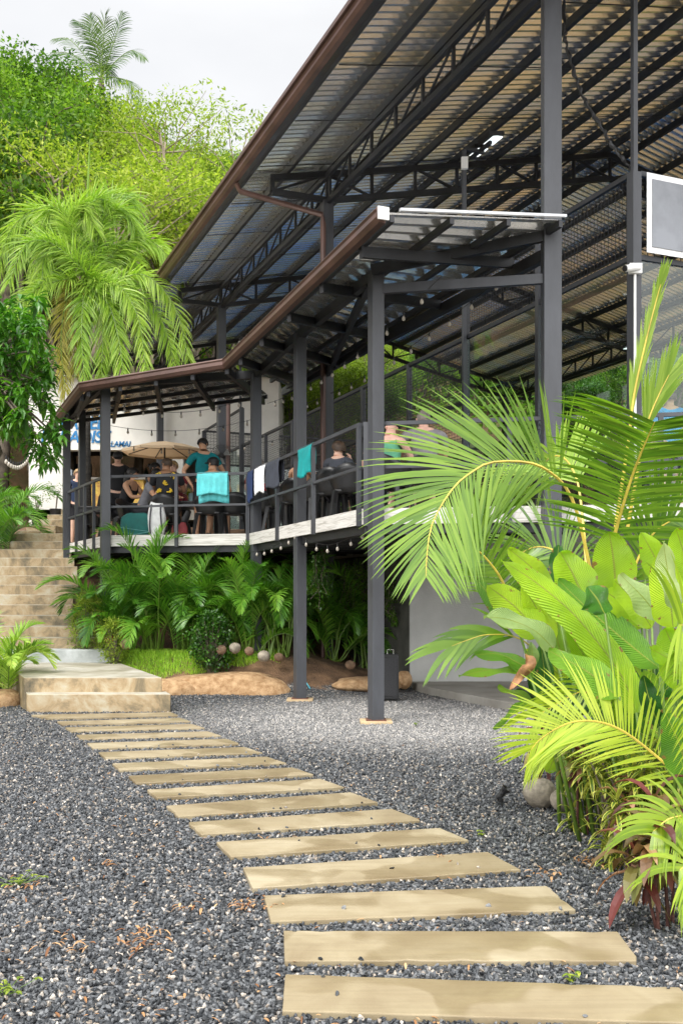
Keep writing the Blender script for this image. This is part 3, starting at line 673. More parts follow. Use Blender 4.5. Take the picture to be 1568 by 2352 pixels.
def fence_side(b_, label, near):
    f = thing('court_fence', label, 'fence', tuple(AB(0, b_)), 0)
    def add(mb, nm, mt): return bld(mb, nm, mt, f)
    for i in range(11):
        a = 2*i; z1 = DZ + (4.0 if a <= 4 or a >= 16 else 3.0); w = .12 if a in (0, 20) else .08
        m = MB(); m.bar(AB(a, b_, DZ), AB(a, b_, z1), w, w, up=AD); add(m, 'post', M['steel2'])
    for (a0, a1, z) in ((0, 20, 3.0), (0, 4, 4.0), (16, 20, 4.0), (4, 16, 1.0), (4, 16, 2.0)):
        m = MB(); m.bar(AB(a0, b_, DZ+z), AB(a1, b_, DZ+z), .05, .06); add(m, 'rail', M['steel'])
    def mesh(a0, a1, z0, z1, st=.05, t=.0055):
        m = MB()
        for a in np.arange(a0+st, a1, st): m.bar(AB(a, b_, DZ+z0), AB(a, b_, DZ+z1), t, t, up=AD)
        for z in np.arange(z0+st, z1, st): m.bar(AB(a0, b_, DZ+z), AB(a1, b_, DZ+z), t, t)
        add(m, 'wire_mesh', M['steel'])
    st = .05 if near else .1
    for i in range(2, 8): mesh(2*i, 2*i+2, 0, 3, st, .0055 if near else .009)
    for a0, a1 in ((0, 2), (2, 4), (16, 18), (18, 20)):
        mesh(a0, a1, 3, 4, .07 if near else st, .0042 if near else .009)
        m = MB(); m.bar(AB(a0+.05, b_, DZ+1.5), AB(a1-.05, b_, DZ+1.5), .012, 2.94); add(m, 'glass_pane', M['glass'])
    if near: m = MB(); m.bar(AB(0, b_, DZ+4), AB(0, b_, zt(b_)), .06, .06, up=AD); add(m, 'upper_post', M['steel2'])
    return f
def fence_end(a_, label):
    f = thing('court_fence', label, 'fence', tuple(AB(a_, 1.17)), 0)
    for i in range(6):
        m = MB(); m.bar(AB(a_, 1.17+2*i, DZ), AB(a_, 1.17+2*i, DZ+4), .08, .08, up=AD); bld(m, 'post', M['steel2'], f) if 0 < i < 5 else None
    for z in (3.0, 4.0):
        m = MB(); m.bar(AB(a_, 1.25, DZ+z), AB(a_, 11.1, DZ+z), .05, .06); bld(m, 'rail', M['steel'], f)
    for i in range(5):
        b0 = 1.17+2*i; m = MB(); t = .009
        for b_ in np.arange(b0+.1, b0+2, .1): m.bar(AB(a_, b_, DZ+3), AB(a_, b_, DZ+4), t, t, up=AD)
        for z in np.arange(3.1, 4, .1): m.bar(AB(a_, b0, DZ+z), AB(a_, b0+2, DZ+z), t, t)
        bld(m, 'wire_mesh', M['steel'], f)
        m = MB(); m.bar(AB(a_, b0+.06, DZ+1.5), AB(a_, b0+1.94, DZ+1.5), .012, 2.94); bld(m, 'glass_pane', M['glass'], f)
fence_side(1.17, 'black wire mesh court fence running along the deck side', True)
fence_side(11.17, 'black wire mesh court fence on the far right side of the court', False)
fence_end(20, 'glass and mesh court end wall in front of the cafe')
fence_end(0, 'glass and mesh court end wall facing the garden at right')
# banner on the near end
bn = thing('windscreen_banner', 'grey mesh banner with a white border tied to the court end wall', 'banner', tuple(AB(-.06, 1.25)))
for nm, mt, (b0, b1, z0, z1, dd) in (('banner_border', mat('white_banner_hem', (.8, .8, .8), .6, 0, .03), (1.30, 4.6, 5.60, 6.55, 0)), ('banner_field', mat('grey_banner_mesh', (.22, .23, .25), .8, 0, .15, 1.5, .2, 4), (1.372, 4.5, 5.672, 6.478, .012))):
    m = MB(); m.bar(AB(-.07-dd, b0, (z0+z1)/2), AB(-.07-dd, b1, (z0+z1)/2), .01, z1-z0); bld(m, nm, mt, bn)
# lamp masts
def mast(a, b_, label, zt_=8.45, flip=1):
    p = AB(a, b_); f = thing('floodlight_mast', label, 'floodlight', tuple(p) if False else (p.x, p.y, DZ), 0, 'floodlight masts of the court')
    m = MB(); m.bar((0, 0, 0), (0, 0, zt_-DZ), .055, .055, up=AD); m.build('pole', M['steel2'], f)
    m = MB(); m.bar((0, 0, zt_-DZ+.02), tuple(Vector((0, 0, zt_-DZ+.02)) + AD*.0 + BD*.35*flip), .05, .05); m.bar(tuple(-AD*.3 + BD*.3*flip + Vector((0, 0, zt_-DZ+.05))), tuple(AD*.3 + BD*.3*flip + Vector((0, 0, zt_-DZ+.05))), .05, .05); m.build('bracket', M['steel'], f)
    for s_ in (-.22, .22):
        c = Vector((0, 0, zt_-DZ+.16)) + AD*s_ + BD*.35*flip
        m = MB(); m.bar(c - BD*.14 - Vector((0, 0, .03*flip)), c + BD*.14 + Vector((0, 0, .03*flip)), .34, .07); h = m.build('lamp_head', M['black'], f, bevel=.01)
        m = MB(); m.bar(c - BD*.12 - Vector((0, 0, .045)), c + BD*.12 - Vector((0, 0, .03)), .30, .012); m.build('lamp_glass', M['lamp'], h)
    m = MB(); m.box((-.05, -.09, zt_-DZ-.32), (.05, -.03, zt_-DZ-.14)); m.build('junction_box', M['white_paint'], f)
lm, nt_, b__, _o = newmat('lit_led_panel'); b__.inputs['Base Color'].default_value = (.9, .95, .95, 1); b__.inputs['Emission Color'].default_value = (.9, 1, 1, 1); b__.inputs['Emission Strength'].default_value = 1.0
M['lamp'] = lm
mast(3.95, 1.10, 'floodlight mast above the near mesh fence, under the front truss')
mast(15.95, 1.10, 'floodlight mast at the far left of the court, behind the veranda gutter')
mast(3.95, 11.25, 'floodlight mast on the far right side of the court', 7.4, -1)
mast(12.0, 11.25, 'floodlight mast with two lit lamps low on the far side of the court', 8.1, -1)
# ------------------------------------------------------------------ room under the deck
room = thing('lower_room', 'plain grey rendered room under the deck with a flush door', 'room', (1.15, 16.3, 0))
m = MB(); m.box((1.12, 16.3, .1), (2.98, 16.45, 2.45)); bld(m, 'wall', M['grey_wall'], room)
m = MB(); m.box((4.05, 16.3, .1), (8, 16.45, 2.45)); bld(m, 'wall', M['grey_wall'], room)
m = MB(); m.box((2.98, 16.3, 2.12), (4.05, 16.45, 2.45)); bld(m, 'lintel', M['grey_wall'], room)
m = MB(); m.box((3.03, 16.33, .13), (4.02, 16.38, 2.11))
dr = bld(m, 'door', mat('grey_door_paint', (.40, .40, .39), .5, 0, .05, 2), room)
m = MB(); m.box((2.0-1.15, -.0, .0), (2.0-1.1, .01, 2)); 
m = MB(); m.box((2.985-1.15, -.012, .12), (3.03-1.15, .06, 2.15)); m.build('door_frame', mat('pale_frame', (.66, .66, .66), .5), room)
m = MB(); m.lathe([(.025, 0), (.03, .01), (.03, .03), (.01, .05)], (0, 0, 0), 10); m.xf(Matrix.Translation(Vector((1.97, .02, 1.06))) @ Matrix.Rotation(R(90), 4, 'X')); m.build('door_handle', mat('brass', (.35, .25, .12), .3, 1), dr)
sl = MB(); sl.prism([(1.13, 16.29), (1.35, 15.2), (2.42, 12.5), (8, 11.6), (8, 16.29)], -.2, .115)
struct(sl.build('concrete_slab', M['conc'], bevel=.01))
# ------------------------------------------------------------------ cafe
cafe = thing('cafe_building', 'white rendered cafe with blue lettering above its open bar', 'building', (-10, 31, 4.2))
cw = M['render_wall']
def cb(nm, lo, hi, mt=cw, par=None):
    m = MB(); m.box(lo, hi); return bld(m, nm, mt, cafe)
xp0, xp1 = GX(66, 31), GX(145, 31)
cb('pier', (xp0, 31, 3.0), (xp1, 31.5, 6.08))
xr = GX(640, 31)
cb('fascia', (xp0, 31.0, 6.08), (xr, 31.35, 8.35))
cb('side_wall', (xr-.2, 31.35, 3.2), (xr, 36, 8.3))
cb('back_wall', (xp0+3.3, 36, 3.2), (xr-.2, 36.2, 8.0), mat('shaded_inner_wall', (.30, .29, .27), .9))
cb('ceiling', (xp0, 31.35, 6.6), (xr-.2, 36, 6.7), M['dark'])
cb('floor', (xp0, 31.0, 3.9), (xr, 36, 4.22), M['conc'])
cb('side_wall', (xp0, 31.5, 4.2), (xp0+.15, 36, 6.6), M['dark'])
cb('front_wall', (GX(395, 31), 31.02, 4.2), (GX(420, 31), 31.3, 6.08))
cb('front_wall', (GX(470, 31), 31.02, 4.2), (xr, 31.3, 6.08))
cb('bar_counter', (GX(195, 31.6), 31.6, 4.22), (GX(330, 31.6), 32.2, 5.22), mat('counter_front', (.45, .2, .06), .7, 0, .8, 9, col2=(.75, .55, .1)))
cb('counter_top', (GX(190, 31.6), 31.5, 5.22), (GX(335, 31.6), 32.3, 5.29), M['conc'])
cb('fridge', (GX(148, 31.3), 31.25, 4.22), (GX(166, 31.3), 31.9, 5.5), mat('grey_cabinet', (.35, .4, .45), .4))
cb('door_panel', (GX(160, 31.2), 31.12, 4.22), (GX(180, 31.2), 31.2, 5.3), M['black'])
cb('window_frame', (GX(150, 35.6), 35.9, 4.9), (GX(205, 35.6), 35.98, 6.3), M['black'])
cb('wall_shelf', (GX(258, 35), 35.6, 5.75), (GX(335, 35), 35.95, 5.8), mat('shelf_wood', (.3, .18, .08)))
for i in range(9):
    m = MB(); x = GX(262 + i*8, 35); m.lathe([(.07, 0), (.07, .2), (.03, .27), (.03, .33)], (x, 35.75, 5.8), 8); bld(m, 'bottle', mat('bottle%d' % i, [(.3, .25, .1), (.5, .45, .35), (.05, .1, .05)][i % 3], .3), cafe)
rf = MB()
o_ = corr(lambda s: (Vector((xp0 - .4 + s, 30.6, 8.3)), Vector((xp0 - .4 + s, 37, 9.1))), int((xr-xp0+.8)/.2), .2, .04); bld(o_, 'roof', mat('pale_tile', (.45, .42, .38), .7), cafe)
# lettering
def text(s, size, loc, mt, nm, par, shear=.25, bold=0, rz=0):
    cu = bpy.data.curves.new(nm, 'FONT'); cu.body = s; cu.size = size; cu.shear = shear; cu.extrude = .012; cu.offset = bold; cu.align_x = 'LEFT'; cu.space_character = .95
    to = bpy.data.objects.new(nm + '_tmp', cu); COL.objects.link(to)
    dg = bpy.context.evaluated_depsgraph_get(); me = bpy.data.meshes.new_from_object(to.evaluated_get(dg))
    bpy.data.objects.remove(to); me.materials.clear(); me.materials.append(mt)
    o = link(nm, me, par, 0); p = Vector(loc) - par.location
    o.matrix_local = Matrix.Translation(p) @ Matrix.Rotation(rz, 4, 'Z') @ Matrix.Rotation(R(90), 4, 'X'); return o, me
blue = mat('sign_blue', (.012, .17, .40), .5, 0, .05)
def fit(s, px0, px1, py0, py1, nm, bold=.02):
    Y = 30.985; p0 = W(px0, py1, Y); p1 = W(px1, py0, Y)
    o, me = text(s, 1.0, p0, blue, nm, cafe, .2, bold)
    xs = [v.co.x for v in me.vertices]; ys = [v.co.y for v in me.vertices]
    sx = (p1.x-p0.x)/(max(xs)-min(xs)); sy = (p1.z-p0.z)/(max(ys)-min(ys)); x0, y0 = min(xs), min(ys)
    for v in me.vertices: v.co.x = (v.co.x-x0)*sx; v.co.y = (v.co.y-y0)*sy
fit('PADEL', 138, 240, 952, 986, 'sign_lettering')
fit('PARADISE', 94, 256, 989, 1017, 'sign_lettering')
fit('LAMAI', 254, 300, 1013, 1026, 'sign_lettering', .01)
# white neighbouring roof behind the far end
# ------------------------------------------------------------------ sun umbrella on the upper terrace
um = thing('patio_umbrella', 'wide beige patio umbrella open above the upper terrace', 'umbrella', (GX(378, 27.5), 27.5, 3.5))
m = MB(); n = 8; rr_ = 1.18; h0 = W(378, 1036, 27.5).z - 3.5; h1 = W(378, 1013, 27.5).z - 3.5
ring = [(rr_*math.cos(2*math.pi*(i+.5)/n), rr_*math.sin(2*math.pi*(i+.5)/n), h0) for i in range(n)]
ring2 = [(x*.5, y*.5, h0 + (h1-h0)*.62) for x, y, z in ring]
m.add([(0, 0, h1)] + ring2 + ring + [(x, y, z-.07) for x, y, z in ring], [(0, 1+i, 1+(i+1) % n) for i in range(n)] + [(1+i, 1+n+i, 1+n+(i+1) % n, 1+(i+1) % n) for i in range(n)] + [(1+n+i, 1+2*n+i, 1+2*n+(i+1) % n, 1+n+(i+1) % n) for i in range(n)])
m.build('canopy_cloth', leafmat('beige_canvas', [(0, (.55, .42, .28)), (1, (.62, .48, .33))], .35, .8, (1, .9, .8)), um)
m = MB(); m.tube([(0, 0, -.9), (0, 0, h1)], .025, 8); m.build('pole', M['black'], um)
for i in range(n): m = MB(); m.bar((0, 0, h1-.04), tuple(Vector(ring[i]) - Vector((0, 0, .02))), .02); m.build('rib', M['black'], um)
# ------------------------------------------------------------------ leaf materials
def G_(a, b, c): return [(.05, a), (.5, b), (.95, c)]
M['lf_mid'] = leafmat('leaf_mid_green', G_((.035, .085, .015), (.105, .205, .028), (.22, .34, .05)), .4, .55, None, .25, .5)
M['lf_lime'] = leafmat('leaf_lime', G_((.09, .14, .02), (.23, .31, .04), (.42, .47, .07)), .4, .55, None, .25, .5)
M['lf_dark'] = leafmat('leaf_dark_glossy', G_((.015, .05, .008), (.04, .12, .012), (.11, .25, .025)), .25, .3)
M['lf_fox'] = leafmat('foxtail_leaf', G_((.09, .19, .02), (.24, .38, .04), (.46, .58, .11)), .35, .4)
M['lf_foxy'] = leafmat('foxtail_old_leaf', G_((.13, .12, .02), (.30, .28, .05), (.45, .36, .07)), .3, .45)
M['lf_areca'] = leafmat('areca_leaf', G_((.025, .09, .01), (.08, .22, .018), (.20, .38, .04)), .3, .32)
M['lf_arecab'] = leafmat('areca_bright_leaf', G_((.14, .24, .012), (.30, .42, .02), (.48, .56, .05)), .42, .35)
M['lf_coco'] = leafmat('coconut_leaf', G_((.07, .16, .014), (.19, .32, .03), (.34, .46, .07)), .35, .33)
M['rachis'] = mat('yellow_green_rachis', (.40, .34, .05), .45, 0, .2, 6)
M['rachis_y'] = mat('yellow_rachis', (.50, .38, .06), .45, 0, .2, 6)
M['rachis_g'] = mat('green_stalk', (.10, .17, .02), .45, 0, .2, 6)
M['grass'] = leafmat('grass_blade', G_((.18, .36, .03), (.36, .58, .04), (.52, .70, .08)), .35, .5)
rnd = random.Random(11)
def vperp(t, u):
    w = u - t*u.dot(t)
    return w.normalized() if w.length > 1e-6 else Vector((0, 0, 1))
def resample(pts, n):
    pts = [Vector(p) for p in pts]
    # Catmull-Rom through the control points
    out = []; k = len(pts)
    for i in range(n):
        f = i/(n-1)*(k-1); j = min(int(f), k-2); u = f-j
        p0 = pts[max(j-1, 0)]; p1 = pts[j]; p2 = pts[j+1]; p3 = pts[min(j+2, k-1)]
        out.append(.5*((2*p1) + (p2-p0)*u + (2*p0-5*p1+4*p2-p3)*u*u + (3*p1-p0-3*p2+p3)*u*u*u))
    return out
def frond_path(mb, ctrl, up, n, L, w, a0=60, a1=25, droop=.35, lift=.2, start=.1, prof=None, segs=3, rr=.01, m=0, mr_=1, plum=0, both=(1, 1), jit=.12, r=rnd, base_c=None, a_side=None):
    P = resample(ctrl, 24); k = len(P)
    if rr: mb.tube(P, [rr*(1 - .8*i/(k-1)) for i in range(k)], 5, m=mr_)
    prof = prof or (lambda t: min(1, .45 + 1.6*t) * (1 - .75*max(0, (t-.55)/.45)**1.6))
    cb = r.uniform(.25, .75) if base_c is None else base_c
    for i in range(n):
        t = start + (1-start)*(i + r.uniform(-.2, .2))/(n-1); t = max(0, min(.999, t)); f = t*(k-1); j = min(int(f), k-2)
        p = P[j].lerp(P[j+1], f-j); T = (P[min(j+2, k-1)] - P[max(j-1, 0)]).normalized()
        U = vperp(T, Vector(up(t) if callable(up) else up)); S = T.cross(U)
        for sd, on in ((1, both[0]), (-1, both[1])):
            if not on or r.random() > on: continue
            A = a_side[0 if sd > 0 else 1] if a_side else (a0, a1)
            a = R(A[0] + (A[1]-A[0])*t + r.uniform(-6, 6))
            li = lift + (r.uniform(-plum, plum) if plum else 0)
            d = (T*math.cos(a) + (S*sd*math.cos(li*1.4) + U*math.sin(li*1.4))*math.sin(a)).normalized()
            ll = L*prof(t)*r.uniform(1-jit, 1+jit); ww = w*r.uniform(.8, 1.1)*(.6 + .4*prof(t))
            wv0 = vperp(d, T); 
            q = p.copy(); row = []
            for s_ in range(segs+1):
                u = s_/segs; wd = ww*(.35 + 1.5*u if u < .3 else .8*(1 - ((u-.3)/.7)**1.7) + .02) * .5
                wv = vperp(d, wv0); row += [q + wv*wd, q - wv*wd]
                d = (d + Vector((0, 0, -droop*(.4+u)*2/segs))).normalized(); q = q + d*(ll/segs)
            c = max(0, min(1, cb + r.uniform(-.25, .25)))
            mb.add(row, [(2*s_, 2*s_+1, 2*s_+3, 2*s_+2) for s_ in range(segs)], m, c)
def arch(base, az, L, e0, droop, n=9, side=0):
    """control points of a frond that leaves its base at elevation e0 and bends over"""
    p = Vector(base); d = Vector((math.cos(az)*math.cos(e0), math.sin(az)*math.cos(e0), math.sin(e0))); out = [p.copy()]
    for i in range(n):
        p = p + d*(L/n); out.append(p.copy())
        d = (d + Vector((0, 0, -droop*(.5 + i/n)/n*2))).normalized()
    return out
# ------------------------------------------------------------------ leafy crowns
def leaf_cloud(centers, per, spread, size, el, seed, flat=.7, droop=.2, cshade=.35):
    rs = np.random.RandomState(seed); C = np.repeat(np.array(centers), per, axis=0); n = len(C)
    g = rs.normal(0, 1, (n, 3)); g /= np.maximum(np.linalg.norm(g, axis=1, keepdims=True), .3)
    g *= rs.uniform(.25, 1, (n, 1))**.5; g[:, 2] *= flat
    P = C + g*spread
    d = g + rs.normal(0, .7, (n, 3)); d[:, 2] -= droop; d /= np.linalg.norm(d, axis=1, keepdims=True)
    up = rs.normal(0, .45, (n, 3)); up[:, 2] += 1; s = np.cross(d, up); s /= np.maximum(np.linalg.norm(s, axis=1, keepdims=True), 1e-6)
    nn = np.cross(s, d); l = size*rs.uniform(.6, 1.25, (n, 1))
    V = np.stack([P, P + d*l*.45 + s*l*el*.5 + nn*l*.06, P + d*l, P + d*l*.45 - s*l*el*.5 + nn*l*.06], 1).reshape(-1, 3)
    Fc = np.arange(n*4).reshape(-1, 4)
    cc = np.repeat(rs.uniform(0, 1, len(centers)), per)
    return V, Fc, np.clip(cc*cshade + rs.uniform(0, 1, n)*(1-cshade), 0, 1)
def tree_geo(H, rx, cz, rz, limbs, subs, seed, r0=.16, fork=.35, wob=.25):
    """trunk and limbs as tubes, and the tips where leaves sit; crown ellipsoid at height cz, radii rx / rz"""
    r = random.Random(seed); mb = MB(); tips = []
    top = Vector((r.uniform(-.3, .3), r.uniform(-.3, .3), H*fork))
    mid_ = top*.5 + Vector((r.uniform(-.15, .15), r.uniform(-.15, .15), 0))
    mb.tube([(0, 0, -.6), mid_, top], [r0*1.25, r0*1.0, r0*.85], 8)
    for i in range(limbs):
        az = 2*math.pi*(i + r.uniform(-.3, .3))/limbs; el = r.uniform(-.25, 1.0) if i else 1.4
        q = Vector((math.cos(az)*math.cos(el)*rx*.62, math.sin(az)*math.cos(el)*rx*.62, cz + math.sin(el)*rz*.62))
        pts = [top]; 
        for u in (.33, .66): pts.append(top.lerp(q, u) + Vector((r.uniform(-wob, wob), r.uniform(-wob, wob), r.uniform(0, wob)*1.2)))
        pts.append(q); mb.tube(pts, [r0*.6, r0*.45, r0*.33, r0*.2], 6)
        for k in range(subs):
            a2 = r.uniform(0, 2*math.pi); e2 = r.uniform(-.4, 1.35)
            q2 = q + Vector((math.cos(a2)*math.cos(e2)*rx, math.sin(a2)*math.cos(e2)*rx, math.sin(e2)*rz))*r.uniform(.3, .5)
            s = pts[2].lerp(q, r.uniform(0, 1)); m_ = s.lerp(q2, .5) + Vector((r.uniform(-.2, .2), r.uniform(-.2, .2), .15))
            mb.tube([s, m_, q2], [r0*.2, r0*.13, r0*.05], 4, cap=False); tips += [tuple(q2), tuple(m_.lerp(q2, .5))]
    return mb, tips
class Proto:
    def __init__(s, geo, per, spread, size, el, lm, seed, flat=.7, droop=.2, bark=None):
        mb, tips = geo; s.tm = mb; s.bark = bark or M['trunk']
        V, Fc, C = leaf_cloud(tips, per, spread, size, el, seed, flat, droop)
        s.zmax = float(np.percentile(V[:, 2], 99.7)); s.V, s.F, s.C, s.lm = V, Fc, C, lm; s.root = None
    def place(s, loc, sc, rz, name, label, cat, group=None, sx=1):
        if s.root is None:
            s.root = empty(name); s.tm.build('trunk', s.bark, s.root, smooth=True); npmesh('crown', s.V, s.F, s.C, s.lm, s.root); o = s.root
        else: o = copy_tree(s.root); o.name = name
        for k in list(o.keys()):
            if k in ('group',): del o[k]
        o.location = loc; o.rotation_euler = (0, 0, rz); o.scale = (sc*sx, sc*sx, sc); tag(o, label, cat, group); return o
PR = [
 Proto(tree_geo(8, 2.9, 5.6, 2.5, 9, 8, 1, .16, .35), 120, .66, .13, .5, M['lf_mid'], 1),
 Proto(tree_geo(8, 3.3, 5.7, 2.0, 9, 8, 2, .11, .4), 120, .66, .12, .45, M['lf_lime'], 2, flat=.5),
 Proto(tree_geo(8, 2.4, 5.2, 2.9, 8, 8, 3, .18, .3), 110, .62, .15, .5, M['lf_mid'], 3, droop=.5),
 Proto(tree_geo(8, 3.0, 5.4, 2.4, 9, 8, 4, .11, .3), 120, .64, .12, .4, M['lf_lime'], 4, flat=.6),
 Proto(tree_geo(8, 3.6, 5.9, 2.0, 9, 8, 5, .10, .33, .5), 60, .50, .11, .4, M['lf_lime'], 5, flat=.45, bark=mat('pale_bark', (.25, .20, .15), .85, 0, .2, 6, .3)),
 Proto(tree_geo(8, 2.6, 5.2, 2.7, 9, 8, 6, .18, .3), 100, .62, .16, .4, M['lf_dark'], 6, droop=.5),
]
GRPH = 'trees covering the hillside'
HT = []; HO = []
def hill_tree(k, px, py, Y, label=None, rz=None, sx=1, hmin=4, hmax=13):
    x = GX(px, Y); z0 = hgt(x, Y); zt_ = 1.5 + (HZ-py)*Y/F; h = max(hmin, min(hmax, zt_ - z0)); p = PR[k]
    z0 = zt_ - h if zt_ - h < z0 + .2 else z0
    nm = {0: 'leafy_tree', 1: 'spreading_tree', 2: 'leafy_tree', 3: 'spreading_tree', 4: 'bare_branched_tree', 5: 'dark_leafy_tree'}[k]
    reg = 'on the skyline of the hill' if py < 370 else 'seen through the fence beyond the court' if px > 590 and px < 1300 else 'at the far right beyond the court' if px >= 1300 else 'low on the hill behind the foxtail palm' if py > 470 else 'halfway up the wooded hill'
    lb = label or {0: 'mid green leafy tree ' + reg, 1: 'lime green spreading tree ' + reg, 2: 'mid green leafy tree ' + reg, 3: 'lime green spreading tree ' + reg, 4: 'airy pale-branched tree ' + reg, 5: 'dark green tree ' + reg}[k]
    HO.append((label is None, px, lb, None)); ob_ = p.place((x, Y, z0), h/p.zmax, rnd.uniform(0, 6.28) if rz is None else rz, nm, lb, 'tree', GRPH, sx)
    HO[-1] = (label is None, px, lb, ob_)
for a in [(0, 12, 108, 42), (2, 85, 140, 44), (0, 140, 178, 46), (1, 205, 205, 47), (3, 60, 235, 36), (2, -10, 250, 33), (1, 140, 270, 37),
          (3, 270, 300, 44), (1, 330, 320, 47), (0, 440, 335, 50), (2, 490, 352, 58), (0, 535, 350, 64), (2, 575, 362, 68), (0, 620, 380, 66),
          (1, 430, 400, 40), (3, 500, 430, 44), (1, 380, 440, 36), (3, 300, 430, 40), (0, 210, 400, 39), (5, 30, 400, 39), (3, 110, 400, 41),
          (1, 470, 520, 36), (3, 530, 560, 38), (0, 400, 560, 39), (2, 40, 560, 38.5), (1, 310, 560, 39), (3, 200, 540, 39), (5, 380, 640, 39), (1, 450, 620, 40), (0, 110, 640, 39), (2, 250, 660, 39), (3, 500, 700, 39.5),
          (3, 600, 700, 42), (1, 660, 740, 39), (3, 720, 770, 37), (1, 790, 745, 40), (3, 850, 770, 38), (2, 900, 800, 40), (1, 640, 810, 35.5), (3, 760, 830, 35),
          (0, 960, 800, 42), (2, 1030, 790, 44), (0, 1100, 820, 43), (2, 1170, 830, 42), (0, 1240, 830, 42), (5, 1310, 830, 40), (2, 1380, 800, 40), (0, 1440, 830, 38),
          (5, 1490, 745, 36), (2, 1560, 740, 38), (5, 1350, 870, 35), (0, 1530, 800, 33), (5, 1600, 780, 34), (2, 860, 850, 36), (3, 690, 880, 34)]:
    hill_tree(*a)
hill_tree(4, 150, 235, 33, 'airy tree with a pale forked trunk and thin foliage below the tall coconut palm', rz=.5, hmin=8)
hill_tree(4, 345, 195, 35, 'airy tree whose thin branches reach out right against the white sky', rz=2.2, sx=1.1, hmin=9)
hill_tree(4, 400, 250, 38, 'small airy tree on the skyline beside the eave of the tall canopy', rz=4.2, hmin=8)
ORD = ['leftmost', 'second', 'third', 'fourth', 'fifth', 'sixth', 'seventh', 'eighth', 'ninth', 'tenth', 'eleventh', 'twelfth', 'thirteenth']
for lb_ in sorted({h[2] for h in HO if h[0]}):
    hs = sorted([h for h in HO if h[0] and h[2] == lb_], key=lambda h: h[1])
    if len(hs) > 1:
        for i_, h in enumerate(hs): h[3]['label'] = (ORD[i_] + ' ' + lb_) if i_ == 0 else (ORD[i_] + ' from the left, ' + lb_)
# bushes: undergrowth as one mass over the slope
rs = np.random.RandomState(8); cs = []
for _ in range(4300):
    y = rs.uniform(30, 66); x = rs.uniform(-.45*y-3, .45*y+3)
    px = 784 + x*F/y
    if -11.5 < x < .5 and y < 38: continue
    if 870 < px < 1180 and y < 38.5 and rs.rand() < .93: continue
    cs.append((x, y, hgt(x, y) + rs.uniform(.1, 1.0)))
V, Fc, C = leaf_cloud(cs, 24, .9, .26, .5, 9, .7, .2, .6)
tag(npmesh('undergrowth', V, Fc, C, M['lf_mid']), 'dense green undergrowth covering the hillside between the trees', 'undergrowth', kind='stuff')
# ------------------------------------------------------------------ palms
def palm(name, label, cat, base, fronds, trunk=None, group=None, frond_name='frond', mats=None, spear=None):
    o = thing(name, label, cat, base, 0, group); return o
M['lf_cocofar'] = leafmat('far_coconut_leaf', G_((.02, .05, .01), (.05, .11, .015), (.12, .19, .03)), .12, .6, None, .15)
# coconut palm on the hill
Yc = 48; cb_ = W(232, 180, Yc); gx = GX(237, Yc)
cp = thing('coconut_palm', 'tall coconut palm standing above the hillside trees against the sky', 'palm tree', (gx, Yc, hgt(gx, Yc)))
off = Vector(cp.location)
m = MB(); m.tube([Vector((0, 0, 0)), (cb_-off)*.5 + Vector((.2, 0, 0)), cb_ - off], [.22, .17, .14], 8); m.build('trunk', M['trunk'], cp)
for tips in [[(225, 130), (200, 70), (172, 45)], [(235, 120), (240, 60), (243, 30)], [(250, 130), (270, 70), (282, 30)], [(255, 150), (300, 115), (333, 135)], [(205, 140), (160, 90), (122, 88)],
             [(195, 145), (150, 120), (98, 128)], [(250, 175), (300, 190), (318, 245)], [(215, 180), (195, 190), (170, 175)], [(228, 120), (215, 75), (205, 35)], [(240, 150), (262, 175), (300, 185)]]:
    m = MB(); zo = rnd.uniform(-1.2, 1.2)
    ct = [cb_ - off] + [W(*t, Yc + zo*(i+1)/3) - off for i, t in enumerate(tips)]
    frond_path(m, ct, (0, -.6, .6), 44, .9, .05, 60, 30, .5, -.1, .12, segs=3, rr=.035); m.build('frond', [M['lf_cocofar'], M['rachis_g']], cp)
